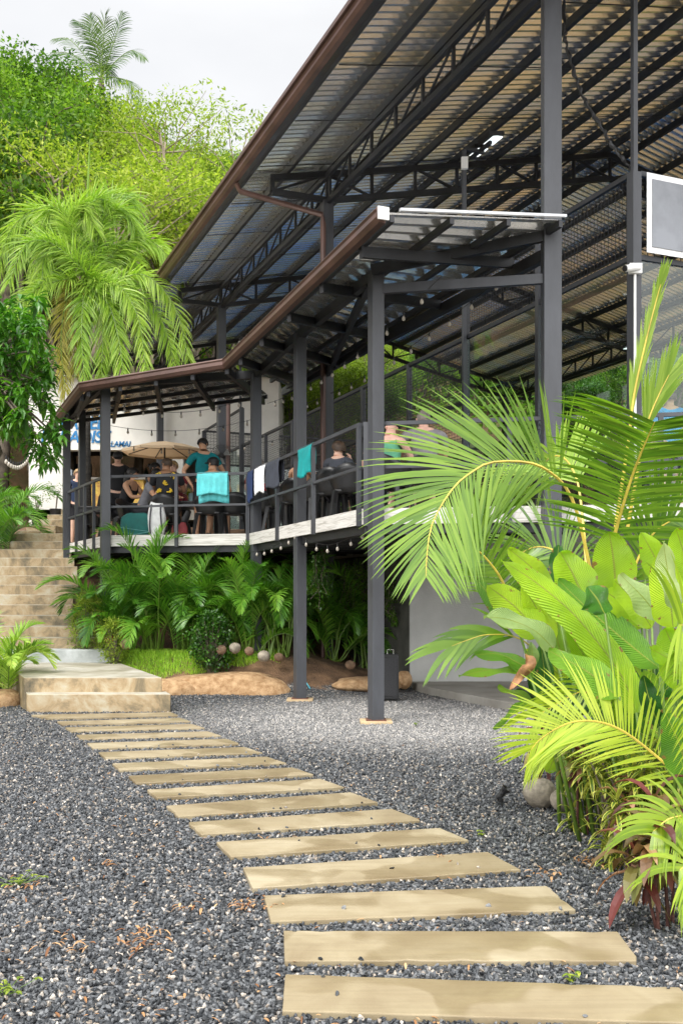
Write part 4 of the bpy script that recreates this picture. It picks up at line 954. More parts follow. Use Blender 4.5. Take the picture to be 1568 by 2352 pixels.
# foxtail palm behind the veranda
Yf = 23.4; fb = W(190, 645, Yf); tx = GX(194, Yf); fz = hgt(tx, Yf)
fp = thing('foxtail_palm', 'tall foxtail palm with plume-like fronds hanging over the end of the veranda roof', 'palm tree', (tx, Yf, fz)); off = Vector(fp.location)
m = MB(); m.tube([(0, 0, -.2), (0, 0, 2), (.0, 0, 4.5), fb - off], [.19, .15, .13, .10], 12); m.build('trunk', M['palm_trunk'], fp, smooth=True)
m = MB(); m.tube([fb - off - Vector((0, 0, .9)), fb - off], [.13, .09], 10); m.build('crownshaft', M['rachis_g'], fp, smooth=True)
FX = [([(150, 530), (95, 478), (30, 520), (-5, 610)], 0), ([(165, 540), (125, 475), (90, 530), (80, 630)], 0), ([(215, 540), (260, 450), (305, 460), (325, 555)], 0), ([(240, 600), (310, 545), (370, 570), (418, 640)], 0),
      ([(220, 620), (270, 585), (315, 660), (320, 785)], 0), ([(250, 650), (330, 630), (400, 700), (432, 820)], 0), ([(200, 650), (215, 670), (235, 760), (232, 875)], 1), ([(170, 660), (150, 700), (140, 790), (150, 900)], 2),
      ([(160, 640), (100, 655), (50, 690), (0, 760)], 0), ([(230, 650), (280, 660), (320, 740), (335, 860)], 1), ([(195, 660), (190, 700), (188, 780), (195, 880)], 1), ([(180, 650), (172, 690), (170, 760), (172, 850)], 2), ([(200, 640), (225, 640), (262, 700), (270, 800)], 0), ([(215, 590), (240, 500), (285, 480), (310, 520)], 0), ([(180, 600), (130, 560), (100, 600), (98, 700)], 0), ([(205, 650), (235, 655), (255, 720), (256, 840)], 0), ([(175, 560), (160, 500), (190, 470), (215, 520)], 0), ([(215, 600), (250, 560), (300, 590), (330, 640)], 0),
      ([(185, 560), (190, 490), (230, 455), (262, 480)], 0), ([(240, 660), (340, 690), (385, 770), (400, 850)], 1), ([(215, 670), (250, 700), (275, 790), (285, 880)], 1), ([(170, 640), (130, 620), (90, 650), (60, 720)], 0), ([(190, 620), (120, 560), (60, 560), (20, 650)], 0)]
for tips, old in FX:
    m = MB(); zo = rnd.uniform(-1.6, 1.2) if tips[-1][1] < 800 else rnd.uniform(.2, .9)
    if tips[-1][1] > 790 or old: zo = rnd.uniform(-1.3, -.2)
    ct = [fb - off] + [W(*t, Yf + zo*(i+1)/4) - off for i, t in enumerate(tips)]
    frond_path(m, ct, (0, -.3, 1), 170, .54, .034, 60, 30, .5, .1, .14, segs=4, rr=.024, plum=3.0, jit=.3, prof=lambda t: .75 + .35*math.sin(math.pi*t), base_c=.55 if old == 0 else .5)
    m.build('frond', [M['lf_foxy'] if old == 2 else M['lf_fox'], M['rachis_g']], fp)
m = MB(); m.tube([fb - off, W(200, 470, Yf) - off, W(206, 318, Yf) - off], [.05, .035, .008], 6); m.build('spear_leaf', M['lf_fox'], fp)
# ------------------------------------------------------------------ mango-like tree at the left
def whorl_tree():
    Y = 15.4; base = Vector((GX(-75, 16.2), 16.2, hgt(GX(-75, 16.2), 16.2)))
    o = thing('mango_tree', 'glossy broad-leaved tree hanging in from the left over the stairs', 'tree', tuple(base))
    r = random.Random(5); tips = []
    mb = MB(); top = W(-60, 900, 16.2)
    mb.tube([W(-75, 1300, 16.2)-base, W(-50, 1100, 16.2)-base, W(-10, 1040, 16.1)-base, top-base], [.16, .13, .12, .09], 8)
    for i in range(250):
        px, py = r.uniform(-190, 118), r.uniform(690, 1000)
        if px > 60 and py > 930 and r.random() < .5: continue
        if px > 95 and py < 790: continue
        tips.append(W(px, py, r.uniform(14.6, 17.0)))
    for px, py in [(110, 985), (128, 1000), (100, 1020), (112, 1040), (90, 1005), (60, 1010), (125, 960), (118, 930), (70, 985), (88, 1045), (130, 1015), (100, 1058), (75, 1030), (120, 1048), (140, 985)]: tips.append(W(px, py, r.uniform(15.0, 16.0)))
    for t in tips[::3]:
        mb.tube([top-base, (top.lerp(t, .5) + Vector((0, 0, .25)))-base, t-base], [.05, .03, .01], 5, cap=False)
    mb.build('trunk', M['trunk'], o)
    m = MB()
    for t in tips:
        cbase = r.uniform(.1, .9)
        for k in range(17):
            az = r.uniform(0, 6.28); el = r.uniform(-1.3, .45)
            d = Vector((math.cos(az)*math.cos(el), math.sin(az)*math.cos(el), math.sin(el))); l = r.uniform(.16, .27); w = l*.15
            p = t - base + d*.03 + Vector((0, 0, r.uniform(-.12, .12))); s = d.cross(Vector((0, 0, 1))).normalized(); n_ = s.cross(d)
            d2 = (d + Vector((0, 0, -.5))).normalized()
            a_ = p + d*l*.5; e_ = a_ + d2*l*.5
            m.add([p, p + d*l*.25 + s*w*.9 + n_*.008, a_ + s*w + n_*.012, e_, a_ - s*w + n_*.012, p + d*l*.25 - s*w*.9 + n_*.008, a_], [(0, 1, 2, 6), (0, 6, 4, 5), (6, 2, 3), (6, 3, 4)], 0, max(0, min(1, cbase*.5 + r.uniform(0, .5))))
    m.build('crown', M['lf_dark'] if False else leafmat('mango_leaf', G_((.02, .075, .008), (.06, .19, .015), (.20, .40, .03)), .3, .28), o)
whorl_tree()
# ------------------------------------------------------------------ areca palms
def areca(px, py, Y, nf, L, label, seed, bright=0, top=.9, group='areca palms beside the deck', spread=1., fm=None):
    r = random.Random(seed); x = GX(px, Y); z = hgt(x, Y); o = thing('areca_palm', label, 'palm', (x, Y, z - .03), 0, group)
    stems = []
    for i in range(int(nf*1.45)):
        az = 2*math.pi*i*.382 + r.uniform(-.3, .3); e0 = r.uniform(.95, 1.5); b0 = Vector((r.uniform(-.16, .16), r.uniform(-.16, .16), 0))
        sh = r.uniform(.02, .75)*L*top; b1 = b0 + Vector((math.cos(az)*.12, math.sin(az)*.12, sh)); stems.append((b0, b1))
        m = MB(); ct = arch(b1, az, L*r.uniform(.8, 1.15), e0, r.uniform(1.1, 2.0)*spread)
        frond_path(m, ct, (0, 0, 1), 32, .34*L/1.2, .036, 62, 30, .38, .45, .12, segs=3, rr=.010, r=r, base_c=r.uniform(.25, .8))
        m.build('frond', [fm or (M['lf_arecab'] if bright else M['lf_areca']), M['rachis_g']], o)
    m = MB()
    for b0, b1 in stems: m.tube([b0, b0.lerp(b1, .5) + Vector((.02, 0, 0)), b1], [.02, .016, .012], 5)
    m.build('cane', M['rachis_g'], o)
for a in [(275, 1470, 16.95, 15, 1.35, 'large areca palm nearest the stairs, its fronds covering the deck edge', 1), (345, 1480, 16.8, 16, 1.45, 'tall full areca palm in the middle of the bed under the deck', 2),
          (420, 1480, 16.85, 14, 1.35, 'areca palm just left of the dark round shrub', 3), (585, 1490, 16.4, 14, 1.15, 'areca palm right of the dark round shrub, beside the thin deck post', 4),
          (640, 1500, 16.4, 13, 1.2, 'areca palm behind the thin deck post', 5), (475, 1440, 17.0, 12, 1.35, 'areca palm standing behind the dark round shrub', 6), (530, 1460, 16.8, 11, 1.2, 'areca palm between the round shrub and the post corner', 10)]:
    areca(*a)
areca(285, 1500, 16.7, 8, .8, 'low areca palm beside the red coconut', 12, 0)
areca(760, 1510, 17.6, 11, 1.25, 'shaded areca palm under the deck between the two tall posts', 7)
areca(830, 1510, 17.9, 11, 1.3, 'shaded areca palm under the deck behind the near post', 8)
areca(700, 1500, 18.6, 9, 1.3, 'shaded areca palm deep under the deck left of the vines', 9)
areca(-12, 1480, 13.9, 13, 1.15, 'areca palm at the left edge of the photo beside the landing', 13, 0, group='areca palms left of the stairs', fm=M['lf_fox'])
areca(-5, 1200, 20, 10, 1.5, 'areca palm at the left edge of the photo at the top of the stairs', 14, 0, group='areca palms left of the stairs')
areca(-25, 1110, 24, 11, 1.3, 'areca palm on the slope left of the white cafe pier', 15, 0, group='areca palms left of the stairs')
# ------------------------------------------------------------------ shrubs
def shrub(name, label, px, Y, rx, rz, n, size, el, lm, seed, zc=None):
    x = GX(px, Y); z = hgt(x, Y); o = thing(name, label, 'shrub', (x, Y, z)); r = random.Random(seed); cs = []
    mb = MB()
    for i in range(n):
        a = r.uniform(0, 6.28); e = r.uniform(-1.1, 1.5); q = r.uniform(.6, 1)
        c = Vector((math.cos(a)*math.cos(e)*rx*q, math.sin(a)*math.cos(e)*rx*q, rz + math.sin(e)*rz*q)); cs.append(tuple(c))
        if i % 3 == 0: mb.tube([(0, 0, -.05), (c.x*.4, c.y*.4, c.z*.5), c], [.012, .009, .004], 4, cap=False)
    mb.build('stem', M['trunk'], o)
    V, Fc, C = leaf_cloud(cs, 24, .10, size, el, seed, .9, .0, .5); npmesh('foliage', V, Fc, C, lm, o)
shrub('round_shrub', 'dark green small-leaved round shrub among the areca palms', 485, 15.9, .38, .48, 170, .055, .6, M['lf_dark'], 1)
shrub('bamboo_shrub', 'yellow green feathery shrub against the side of the stairs', 200, 16.6, .30, .55, 150, .075, .2, M['lf_lime'], 2)
shrub('bamboo_shrub', 'second feathery yellow green shrub, right of the dark deck post', 262, 16.0, .24, .40, 110, .07, .2, M['lf_lime'], 3)
# broad upright leaves in the bed (young heliconia)
# ------------------------------------------------------------------ lawn
rs = np.random.RandomState(3); n = 26000
gx_ = rs.uniform(-4.0, -1.0, n); gy_ = rs.uniform(15.45, 17.3, n)
lim = 15.75 + .42*np.clip((gx_ + 2.9)/1.6, 0, 1) + .05*np.sin(gx_*9)
ok = (gy_ > lim) & (gx_ > -3.62 - (gy_-16.2)*.4); gx_, gy_ = gx_[ok], gy_[ok]; n = len(gx_)
gz_ = np.array([hgt(a, b) for a, b in zip(gx_, gy_)]); h_ = rs.uniform(.03, .085, n); az = rs.uniform(0, 6.28, n); ln = rs.uniform(0, .05, n)
dx, dy = np.cos(az), np.sin(az); w_ = .0045
P0 = np.stack([gx_ - dy*w_, gy_ + dx*w_, gz_ - .01], 1); P1 = np.stack([gx_ + dy*w_, gy_ - dx*w_, gz_ - .01], 1)
P2 = np.stack([gx_ + dx*ln + dy*w_*.3, gy_ + dy*ln - dx*w_*.3, gz_ + h_], 1); P3 = np.stack([gx_ + dx*ln - dy*w_*.3, gy_ + dy*ln + dx*w_*.3, gz_ + h_], 1)
tag(npmesh('lawn_grass', np.stack([P0, P1, P2, P3], 1).reshape(-1, 3), np.arange(4*n).reshape(-1, 4), rs.uniform(0, 1, n), M['grass']), 'small bright green lawn beside the concrete landing', 'grass', kind='stuff')
# ------------------------------------------------------------------ young coconut palm at the right
def cz(x, y): return (1056.3 + .3263*x, 1148.2 + .3263*y)      # detail crop to frame
def c3(x, y): return (826.7 + .4728*x, 643 + .4728*y)
pb = Vector((GX(1400, 6.9), 6.9, 0))
yp = thing('coconut_palm', 'young coconut palm with huge arching fronds rising over the garden bed at right', 'palm tree', tuple(pb))
def WP(pts, Y0, Y1=None):
    Y1 = Y0 if Y1 is None else Y1; k = len(pts)
    return [W(p[0], p[1], Y0 + (Y1-Y0)*i/max(1, k-1)) - pb for i, p in enumerate(pts)]
def cofrond(pts, Y0, Y1, n, L, w, a_side, up=(0, -1, .15), **k):
    m = MB(); frond_path(m, WP(pts, Y0, Y1), up, n, L, w, a_side=a_side, segs=6, rr=k.pop('rr', .013), **k)
    o = m.build('frond', [M['lf_coco'], M['rachis_y']], yp); return o
pr = lambda t: (.62 + .9*t if t < .42 else 1.0) * (1 - .72*max(0, (t-.6)/.4)**1.5)
A_ = [c3(*p) for p in [(1120, 1420), (1060, 1150), (1000, 1010), (930, 940), (850, 895), (740, 880), (620, 890), (540, 935), (470, 990), (400, 1085), (345, 1200), (325, 1330), (320, 1440)]]
cofrond(A_, 7.0, 6.3, 78, .76, .030, [(50, 30), (66, 40)], up=(0, -1, .1), prof=pr, droop=.20, lift=.02, start=.2, jit=.06, base_c=.5)
B_ = [c3(*p) for p in [(1100, 1420), (1085, 1210), (1060, 1000), (1020, 900), (975, 858), (925, 860), (890, 900)]]
cofrond(B_, 7.1, 8.3, 46, .80, .032, [(30, 30), (62, 45)], up=(-.2, -1, .1), prof=pr, droop=.12, lift=.05, start=.35, base_c=.7)
C_ = [c3(*p) for p in [(1180, 1420), (1235, 1240), (1290, 1050), (1340, 900), (1390, 780), (1430, 690)]]
cofrond(C_, 6.6, 6.0, 62, .58, .028, [(72, 60), (80, 66)], up=(0, -1, .15), prof=lambda t: .85+.3*t, droop=.16, lift=.05, start=.18, rr=.016, base_c=.35)
D_ = [c3(*p) for p in [(1240, 1200), (1300, 800), (1330, 560), (1380, 330), (1430, 130), (1460, 20)]]
cofrond(D_, 6.8, 6.6, 60, .42, .022, [(9, 5), (9, 5)], up=(0, -1, 0), prof=lambda t: 1.0 - .6*t, droop=-.02, lift=.0, start=.3, base_c=.8)
E_ = [c3(*p) for p in [(1300, 1200), (1370, 800), (1400, 680), (1450, 560), (1500, 460)]]
cofrond(E_, 6.8, 6.7, 36, .46, .026, [(16, 12), (20, 14)], up=(0, -1, 0), prof=lambda t: 1.0 - .4*t, droop=.05, lift=.1, start=.35, base_c=.8)
Fr = [cz(*p) for p in [(450, 900), (310, 600), (230, 470), (130, 360), (60, 330)]]
cofrond(Fr, 7.1, 7.0, 40, .34, .024, [(80, 55), (62, 40)], up=(0, -1, .1), prof=lambda t: 1, droop=.05, lift=.1, start=.15, base_c=.4)
G__ = [cz(*p) for p in [(900, 900), (800, 520), (700, 380), (560, 330), (430, 380), (350, 520)]]
cofrond(G__, 7.6, 7.9, 46, .5, .026, [(60, 40), (65, 40)], up=(0, -1, .3), prof=pr, droop=.4, lift=.1, base_c=.2)
H__ = [cz(*p) for p in [(1150, 700), (1250, 420), (1350, 250), (1480, 150), (1620, 130)]]
cofrond(H__, 7.4, 7.2, 48, .62, .03, [(60, 40), (65, 40)], up=(0, -1, .2), prof=pr, droop=.35, lift=.1, base_c=.25)
I__ = [cz(*p) for p in [(700, 1200), (420, 980), (200, 950), (60, 985), (-60, 1030)]]
cofrond(I__, 6.7, 6.5, 14, .36, .045, [(24, 18), (30, 18)], up=(0, -1, .4), prof=lambda t: 1, droop=.35, lift=.1, start=.3, rr=.007, base_c=.4)
m = MB()
m.tube([Vector((0, 0, -.1)), Vector((.0, 0, .4)), W(1390, 1420, 6.9) - pb, W(1375, 1310, 6.9) - pb], [.11, .10, .06, .035], 10); m.build('trunk', M['rachis_g'], yp, smooth=True)
# ------------------------------------------------------------------ broad-leaved clump (heliconia / banana like)
def broad_mat(name, stops, tr=.42):
    m = leafmat(name, stops, tr, .3, (1.2, 1.45, .4), obrand=.6); nt = m.node_tree; b = [x for x in nt.nodes if x.type == 'BSDF_PRINCIPLED'][0]
    uv = N(nt, 'ShaderNodeUVMap'); sp = N(nt, 'ShaderNodeSeparateXYZ'); nt.links.new(uv.outputs[0], sp.inputs[0])
    # side veins: fine ridges slanting from the midrib
    ab = N(nt, 'ShaderNodeMath', operation='ABSOLUTE'); sb = N(nt, 'ShaderNodeMath', operation='SUBTRACT'); nt.links.new(sp.outputs['X'], sb.inputs[0]); sb.inputs[1].default_value = .5; nt.links.new(sb.outputs[0], ab.inputs[0])
    ma = N(nt, 'ShaderNodeMath', operation='MULTIPLY_ADD'); nt.links.new(ab.outputs[0], ma.inputs[0]); ma.inputs[1].default_value = -.35; nt.links.new(sp.outputs['Y'], ma.inputs[2])
    mu = N(nt, 'ShaderNodeMath', operation='MULTIPLY'); nt.links.new(ma.outputs[0], mu.inputs[0]); mu.inputs[1].default_value = 230
    sn = N(nt, 'ShaderNodeMath', operation='SINE'); nt.links.new(mu.outputs[0], sn.inputs[0])
    nz = N(nt, 'ShaderNodeTexNoise', Scale=14, Detail=4); 
    a2 = N(nt, 'ShaderNodeMath', operation='MULTIPLY_ADD'); nt.links.new(nz.outputs['Fac'], a2.inputs[0]); a2.inputs[1].default_value = 3; nt.links.new(sn.outputs[0], a2.inputs[2])
    bp = N(nt, 'ShaderNodeBump', Strength=.7, Distance=.006); nt.links.new(a2.outputs[0], bp.inputs['Height']); nt.links.new(bp.outputs[0], b.inputs['Normal'])
    # pale midrib and blotches
    base = b.inputs['Base Color'].links[0].from_socket
    rb = ramp(nt, [(.0, (1, 1, 1)), (.016, (1, 1, 1)), (.03, (0, 0, 0))]); nt.links.new(ab.outputs[0], rb.inputs[0])
    mm = N(nt, 'ShaderNodeMix', data_type='RGBA'); nt.links.new(rb.outputs[0], mm.inputs['Factor']); nt.links.new(base, mm.inputs['A']); mm.inputs['B'].default_value = (.30, .36, .06, 1)
    n3 = N(nt, 'ShaderNodeTexNoise', Scale=5, Detail=3); tcx = N(nt, 'ShaderNodeTexCoord'); nt.links.new(tcx.outputs['Object'], n3.inputs['Vector']); r3 = ramp(nt, [(.35, (.82, .86, .8)), (.65, (1.15, 1.1, 1.0))]); nt.links.new(n3.outputs['Fac'], r3.inputs[0])
    m4 = N(nt, 'ShaderNodeMix', data_type='RGBA', blend_type='MULTIPLY'); m4.inputs['Factor'].default_value = 1; nt.links.new(mm.outputs['Result'], m4.inputs['A']); nt.links.new(r3.outputs[0], m4.inputs['B'])
    rv = ramp(nt, [(.0, (.92, .93, .91)), (.5, (1, 1, 1)), (1, (1.06, 1.04, 1.0))]); mv = N(nt, 'ShaderNodeMapRange'); mv.inputs['From Min'].default_value = -1; nt.links.new(sn.outputs[0], mv.inputs['Value']); nt.links.new(mv.outputs[0], rv.inputs[0])
    m5 = N(nt, 'ShaderNodeMix', data_type='RGBA', blend_type='MULTIPLY'); m5.inputs['Factor'].default_value = 1; nt.links.new(m4.outputs['Result'], m5.inputs['A']); nt.links.new(rv.outputs[0], m5.inputs['B'])
    # dry brown edge flecks
    n6 = N(nt, 'ShaderNodeTexNoise', Scale=22, Detail=4); nt.links.new(tcx.outputs['Object'], n6.inputs['Vector']); e6 = N(nt, 'ShaderNodeMath', operation='MULTIPLY_ADD'); nt.links.new(ab.outputs[0], e6.inputs[0]); e6.inputs[1].default_value = .55; nt.links.new(n6.outputs['Fac'], e6.inputs[2])
    r6 = ramp(nt, [(.86, (0, 0, 0)), (.90, (1, 1, 1))]); nt.links.new(e6.outputs[0], r6.inputs[0])
    m6 = N(nt, 'ShaderNodeMix', data_type='RGBA'); nt.links.new(r6.outputs[0], m6.inputs['Factor']); nt.links.new(m5.outputs['Result'], m6.inputs['A']); m6.inputs['B'].default_value = (.30, .17, .05, 1)
    nt.links.new(m6.outputs['Result'], b.inputs['Base Color'])
    tr_ = [x for x in nt.nodes if x.type == 'BSDF_TRANSLUCENT'][0]; mt_ = tr_.inputs['Color'].links[0].from_node; nt.links.new(m6.outputs['Result'], mt_.inputs['A'])
    return m
M['b_lime'] = broad_mat('broad_leaf_lime', [(.1, (.26, .46, .02)), (.5, (.38, .58, .025)), (.9, (.50, .66, .04))], .5)
M['b_mid'] = broad_mat('broad_leaf_mid', [(.1, (.10, .26, .02)), (.5, (.18, .38, .03)), (.9, (.28, .46, .05))], .35)
M['b_dark'] = broad_mat('broad_leaf_dark', [(.1, (.02, .10, .012)), (.5, (.045, .17, .02)), (.9, (.08, .24, .03))], .25)
M['b_pale'] = broad_mat('broad_leaf_pale_underside', [(.1, (.30, .42, .16)), (.5, (.40, .52, .22)), (.9, (.48, .58, .28))], .3)
M['b_brown'] = mat('dry_leaf', (.30, .14, .06), .7, 0, .3, 8, .4, 30)
def blade(mb, ctrl, width, face, curl=.35, wave=.02, rows=16, cols=6, tipr=1.0, r=rnd, asym=0):
    """leaf blade along ctrl, `face` is the way its upper side looks"""
    P = resample(ctrl, rows+1); o = len(mb.v); ph = r.uniform(0, 6); uvs = []
    for i, p in enumerate(P):
        t = i/rows; T = (P[min(i+1, rows)] - P[max(i-1, 0)]).normalized(); U = vperp(T, Vector(face)); S = T.cross(U)
        wd = width*.53*(max(0, math.sin(math.pi*(.02+.98*t)**.86))**.72)
        if t >= 1: wd = .003
        for j in range(cols+1):
            u = j/cols*2 - 1; ww = wd*(1 + asym*(1 if u > 0 else -1))
            z = -curl*ww*u*u*.8 + curl*ww*.35*(1-abs(u)) * -1 + wave*math.sin(ph + t*11 + (2 if u > 0 else 0))*abs(u)**1.5
            mb.v.append(tuple(p + S*u*ww + U*z)); 
    c = r.uniform(.1, .9)
    for i in range(rows):
        for j in range(cols):
            a = o + i*(cols+1) + j; mb.f.append((a, a+1, a+cols+2, a+cols+1)); mb.m.append(0); mb.c.append(c)
    return o, rows, cols
def leafobj(par, ctrl, width, mt, face, name='leaf', **k):
    m = MB(); o, rows, cols = blade(m, ctrl, width, face, **k); ob = m.build(name, mt, par, smooth=True)
    uv = ob.data.uv_layers.new(name='UVMap'); n = cols+1
    for l in ob.data.loops:
        vi = l.vertex_index; uv.data[l.index].uv = ((vi % n)/cols, (vi//n)/rows)
    return ob
hb = Vector((2.0, 6.0, 0))
he = thing('broad_leaf_clump', 'dense clump of huge lime green paddle-shaped leaves filling the right side', 'plant', tuple(hb))
def HL(pts, Y0, Y1): k = len(pts); return [W(*cz(*p), Y0 + (Y1-Y0)*i/max(1, k-1)) - hb for i, p in enumerate(pts)]
S_ = .3263/F
def L_(pts, w, Y, mt, face=(-.15, -1, .45), dY=0, **k):
    Y0, Y1 = Y, Y + dY; leafobj(he, HL(pts, Y0, Y1), w*.3263*Y/F, M[mt], face, **k)
    # stalk to the ground
    b0 = HL([pts[0]], Y0, Y0)[0]
    gx_ = (b0.x + hb.x)*.55 + 1.85*.45; g = Vector((gx_ - hb.x, (b0.y)*.6, -.02 - 0)); mids = b0.lerp(g, .5) + Vector((.03, 0, .02))
    return (b0, mids, g)
stalks = []
LV = [([(1240, 1500), (1120, 1200), (820, 810), (520, 560), (290, 425)], 250, 5.5, 'b_lime', (-.3, -.8, .9), .35, dict(curl=.5)),
 ([(1095, 660), (1085, 450), (1050, 222)], 300, 6.2, 'b_lime', (-.1, -1, .2), 0, dict(curl=.2)),
 ([(960, 760), (860, 640), (780, 480), (705, 365)], 330, 5.95, 'b_lime', (.2, -1, .3), 0, dict(curl=.25)),
 ([(860, 720), (740, 560), (690, 430), (695, 315)], 150, 6.1, 'b_dark', (-.3, -1, .2), 0, dict(curl=.3)),
 ([(1400, 1180), (1180, 1000), (900, 760), (690, 560)], 250, 5.6, 'b_mid', (-.3, -1, .7), .3, dict(curl=.35)),
 ([(1020, 800), (980, 700), (900, 610)], 230, 5.5, 'b_dark', (.3, -1, .2), 0, dict(curl=.5, wave=.03)),
 ([(1500, 900), (1480, 700), (1405, 360)], 270, 5.2, 'b_lime', (0, -1, .2), 0, dict(curl=.2)),
 ([(1460, 640), (1380, 420), (1275, 228)], 190, 5.7, 'b_lime', (-.2, -1, .3), 0, dict(curl=.3)),
 ([(1640, 700), (1600, 450), (1520, 200)], 230, 5.4, 'b_lime', (-.1, -1, .3), 0, dict(curl=.3)),
 ([(560, 960), (400, 760), (190, 600)], 260, 6.4, 'b_lime', (-.1, -1, .5), .2, dict(curl=.25)),
 ([(400, 880), (270, 740), (105, 550)], 150, 6.6, 'b_mid', (-.4, -1, .6), .2, dict(curl=.3)),
 ([(660, 1060), (520, 930), (330, 850), (165, 830)], 170, 6.2, 'b_pale', (-.2, -1, 1.2), .1, dict(curl=-.5, wave=.03)),
 ([(1120, 1390), (900, 1200), (620, 1055)], 270, 5.3, 'b_mid', (-.2, -1, 1.0), .2, dict(curl=.4)),
 ([(640, 1250), (430, 1150), (280, 1080), (100, 1090)], 130, 6.5, 'b_mid', (-.1, -1, 1.2), 0, dict(curl=.5)),
 ([(560, 1180), (350, 1190), (180, 1195), (-10, 1245)], 90, 6.5, 'b_mid', (-.1, -.8, 1.2), 0, dict(curl=.5)),
 ([(560, 1400), (420, 1450), (330, 1520), (238, 1620)], 60, 6.4, 'b_mid', (-.3, -1, .9), 0, dict(curl=.5)),
 ([(560, 1460), (420, 1370), (265, 1312)], 75, 6.5, 'b_mid', (-.1, -1, 1.0), 0, dict(curl=.4)),
 ([(1600, 2000), (1560, 1760), (1445, 1500)], 260, 4.9, 'b_mid', (-.2, -1, .3), 0, dict(curl=.25)),
 ([(1590, 1350), (1540, 1120), (1440, 900)], 280, 5.1, 'b_lime', (-.1, -1, .3), 0, dict(curl=.25)),
 ([(1410, 840), (1290, 680), (1125, 520)], 190, 5.35, 'b_pale', (-.2, -1, .8), 0, dict(curl=.35)),
 ([(1350, 900), (1220, 700), (1080, 560)], 180, 5.7, 'b_lime', (-.3, -1, .5), 0, dict(curl=.4)),
 ([(1280, 900), (1160, 740), (1020, 640)], 220, 5.8, 'b_lime', (.2, -1, .4), 0, dict(curl=.3)),
 ([(660, 640), (500, 470), (340, 340)], 150, 6.4, 'b_lime', (-.3, -1, .6), 0, dict(curl=.3)),
 ([(640, 1000), (560, 800), (440, 600)], 190, 6.5, 'b_lime', (-.1, -1, .3), 0, dict(curl=.3)),
 ([(1180, 1560), (1000, 1300), (740, 880)], 190, 6.0, 'b_lime', (-.3, -1, .5), 0, dict(curl=.3)),
 ([(1300, 1650), (1220, 1400), (1180, 1140)], 210, 5.9, 'b_mid', (.1, -1, .3), 0, dict(curl=.3)),
 ([(1460, 1700), (1400, 1450), (1290, 1200)], 230, 5.6, 'b_mid', (-.1, -1, .3), 0, dict(curl=.3)),
 ([(1400, 1600), (1330, 1400), (1290, 1235)], 130, 5.3, 'b_dark', (-.4, -1, .2), 0, dict(curl=.3)),
 ([(900, 1500), (760, 1350), (600, 1300)], 180, 6.4, 'b_dark', (-.1, -1, .7), 0, dict(curl=.3)),
 ([(800, 1700), (640, 1500), (480, 1230)], 150, 6.6, 'b_dark', (-.3, -1, .4), 0, dict(curl=.3)),
 ([(700, 1650), (560, 1480), (400, 1330)], 130, 6.6, 'b_dark', (-.3, -1, .5), 0, dict(curl=.3)),
 ([(760, 1150), (690, 1000), (690, 800)], 170, 6.6, 'b_mid', (0, -1, .3), 0, dict(curl=.3)),
 ([(1000, 1150), (920, 1000), (740, 860)], 150, 6.3, 'b_lime', (0, -1, .3), 0, dict(curl=.3)),
 ([(1300, 560), (1290, 520), (1262, 490)], 100, 6.4, 'b_mid', (0, -1, .3), 0, dict(curl=.3)),
 ([(1060, 1780), (950, 1700), (800, 1650)], 110, 5.9, 'b_dark', (0, -1, .9), 0, dict(curl=.4)),
 ([(1568, 1500), (1500, 1300), (1240, 1560)], 120, 5.6, 'b_dark', (0, -1, .5), 0, dict(curl=.4)),
 ([(470, 1180), (510, 1110), (500, 1000)], 90, 6.1, 'b_pale', (0, -1, .3), 0, dict(curl=.3)),
 ([(1540, 760), (1480, 560), (1430, 290)], 170, 4.9, 'b_pale', (.3, -1, .4), 0, dict(curl=.3)),
 ([(1620, 1250), (1500, 1130), (1330, 1040)], 150, 4.9, 'b_lime', (0, -1, .9), 0, dict(curl=.4))]
for pts, w, Y, mt, face, dY, kk in LV: stalks.append(L_(pts, w, Y, mt, face, dY, **kk))
leafobj(he, HL([(465, 1085), (500, 1150), (430, 1230), (358, 1335)], 6.1, 6.0), 75*.3263*6/F, M['b_brown'], (0, -1, .2), 'dry_leaf', curl=.9, wave=.03)
r_ = random.Random(77)
for i in range(46):      # inner foliage behind and below
    x, y = r_.uniform(560, 1750), r_.uniform(950, 1950); 
    if y > 1750 and x < 900: continue
    if x < 700 and y < 1150: x += 200
    a = r_.uniform(-1.9, -.9) if r_.random() < .7 else r_.uniform(-2.8, -.3); l = r_.uniform(260, 460); Y = r_.uniform(6.2, 7.2)
    b1 = (x - math.cos(a)*l*.5, y - math.sin(a)*l*.5); t1 = (x + math.cos(a)*l*.5, y + math.sin(a)*l*.5)
    if t1[0] < 430: continue
    L_([b1, (x + r_.uniform(-30, 30), y), t1], r_.uniform(90, 200), Y, r_.choice(['b_dark', 'b_mid', 'b_dark', 'b_mid', 'b_lime']), (r_.uniform(-.4, .4), -1, r_.uniform(.1, .9)), 0, curl=.35)
m = MB()
for b0, mi, g in stalks: m.tube([g, mi, b0], [.014, .012, .007], 6)
for px, y0, y1, w in [(1281, 1700, 1895, .014), (1300, 1740, 1870, .016), (1312, 1720, 1850, .018), (1322, 1700, 1845, .014), (1390, 1750, 1900, .013)]:
    Y = F*1.5/(y1-HZ); m.tube([W(px+4, y1+3, Y)-hb, W(px, (y0+y1)/2, Y)-hb, W(px-3, y0, Y)-hb, W(px+10, y0-200, Y+.2)-hb], [w, w*.95, w*.9, w*.5], 8)
m.build('stalk', M['rachis_g'], he, smooth=True)
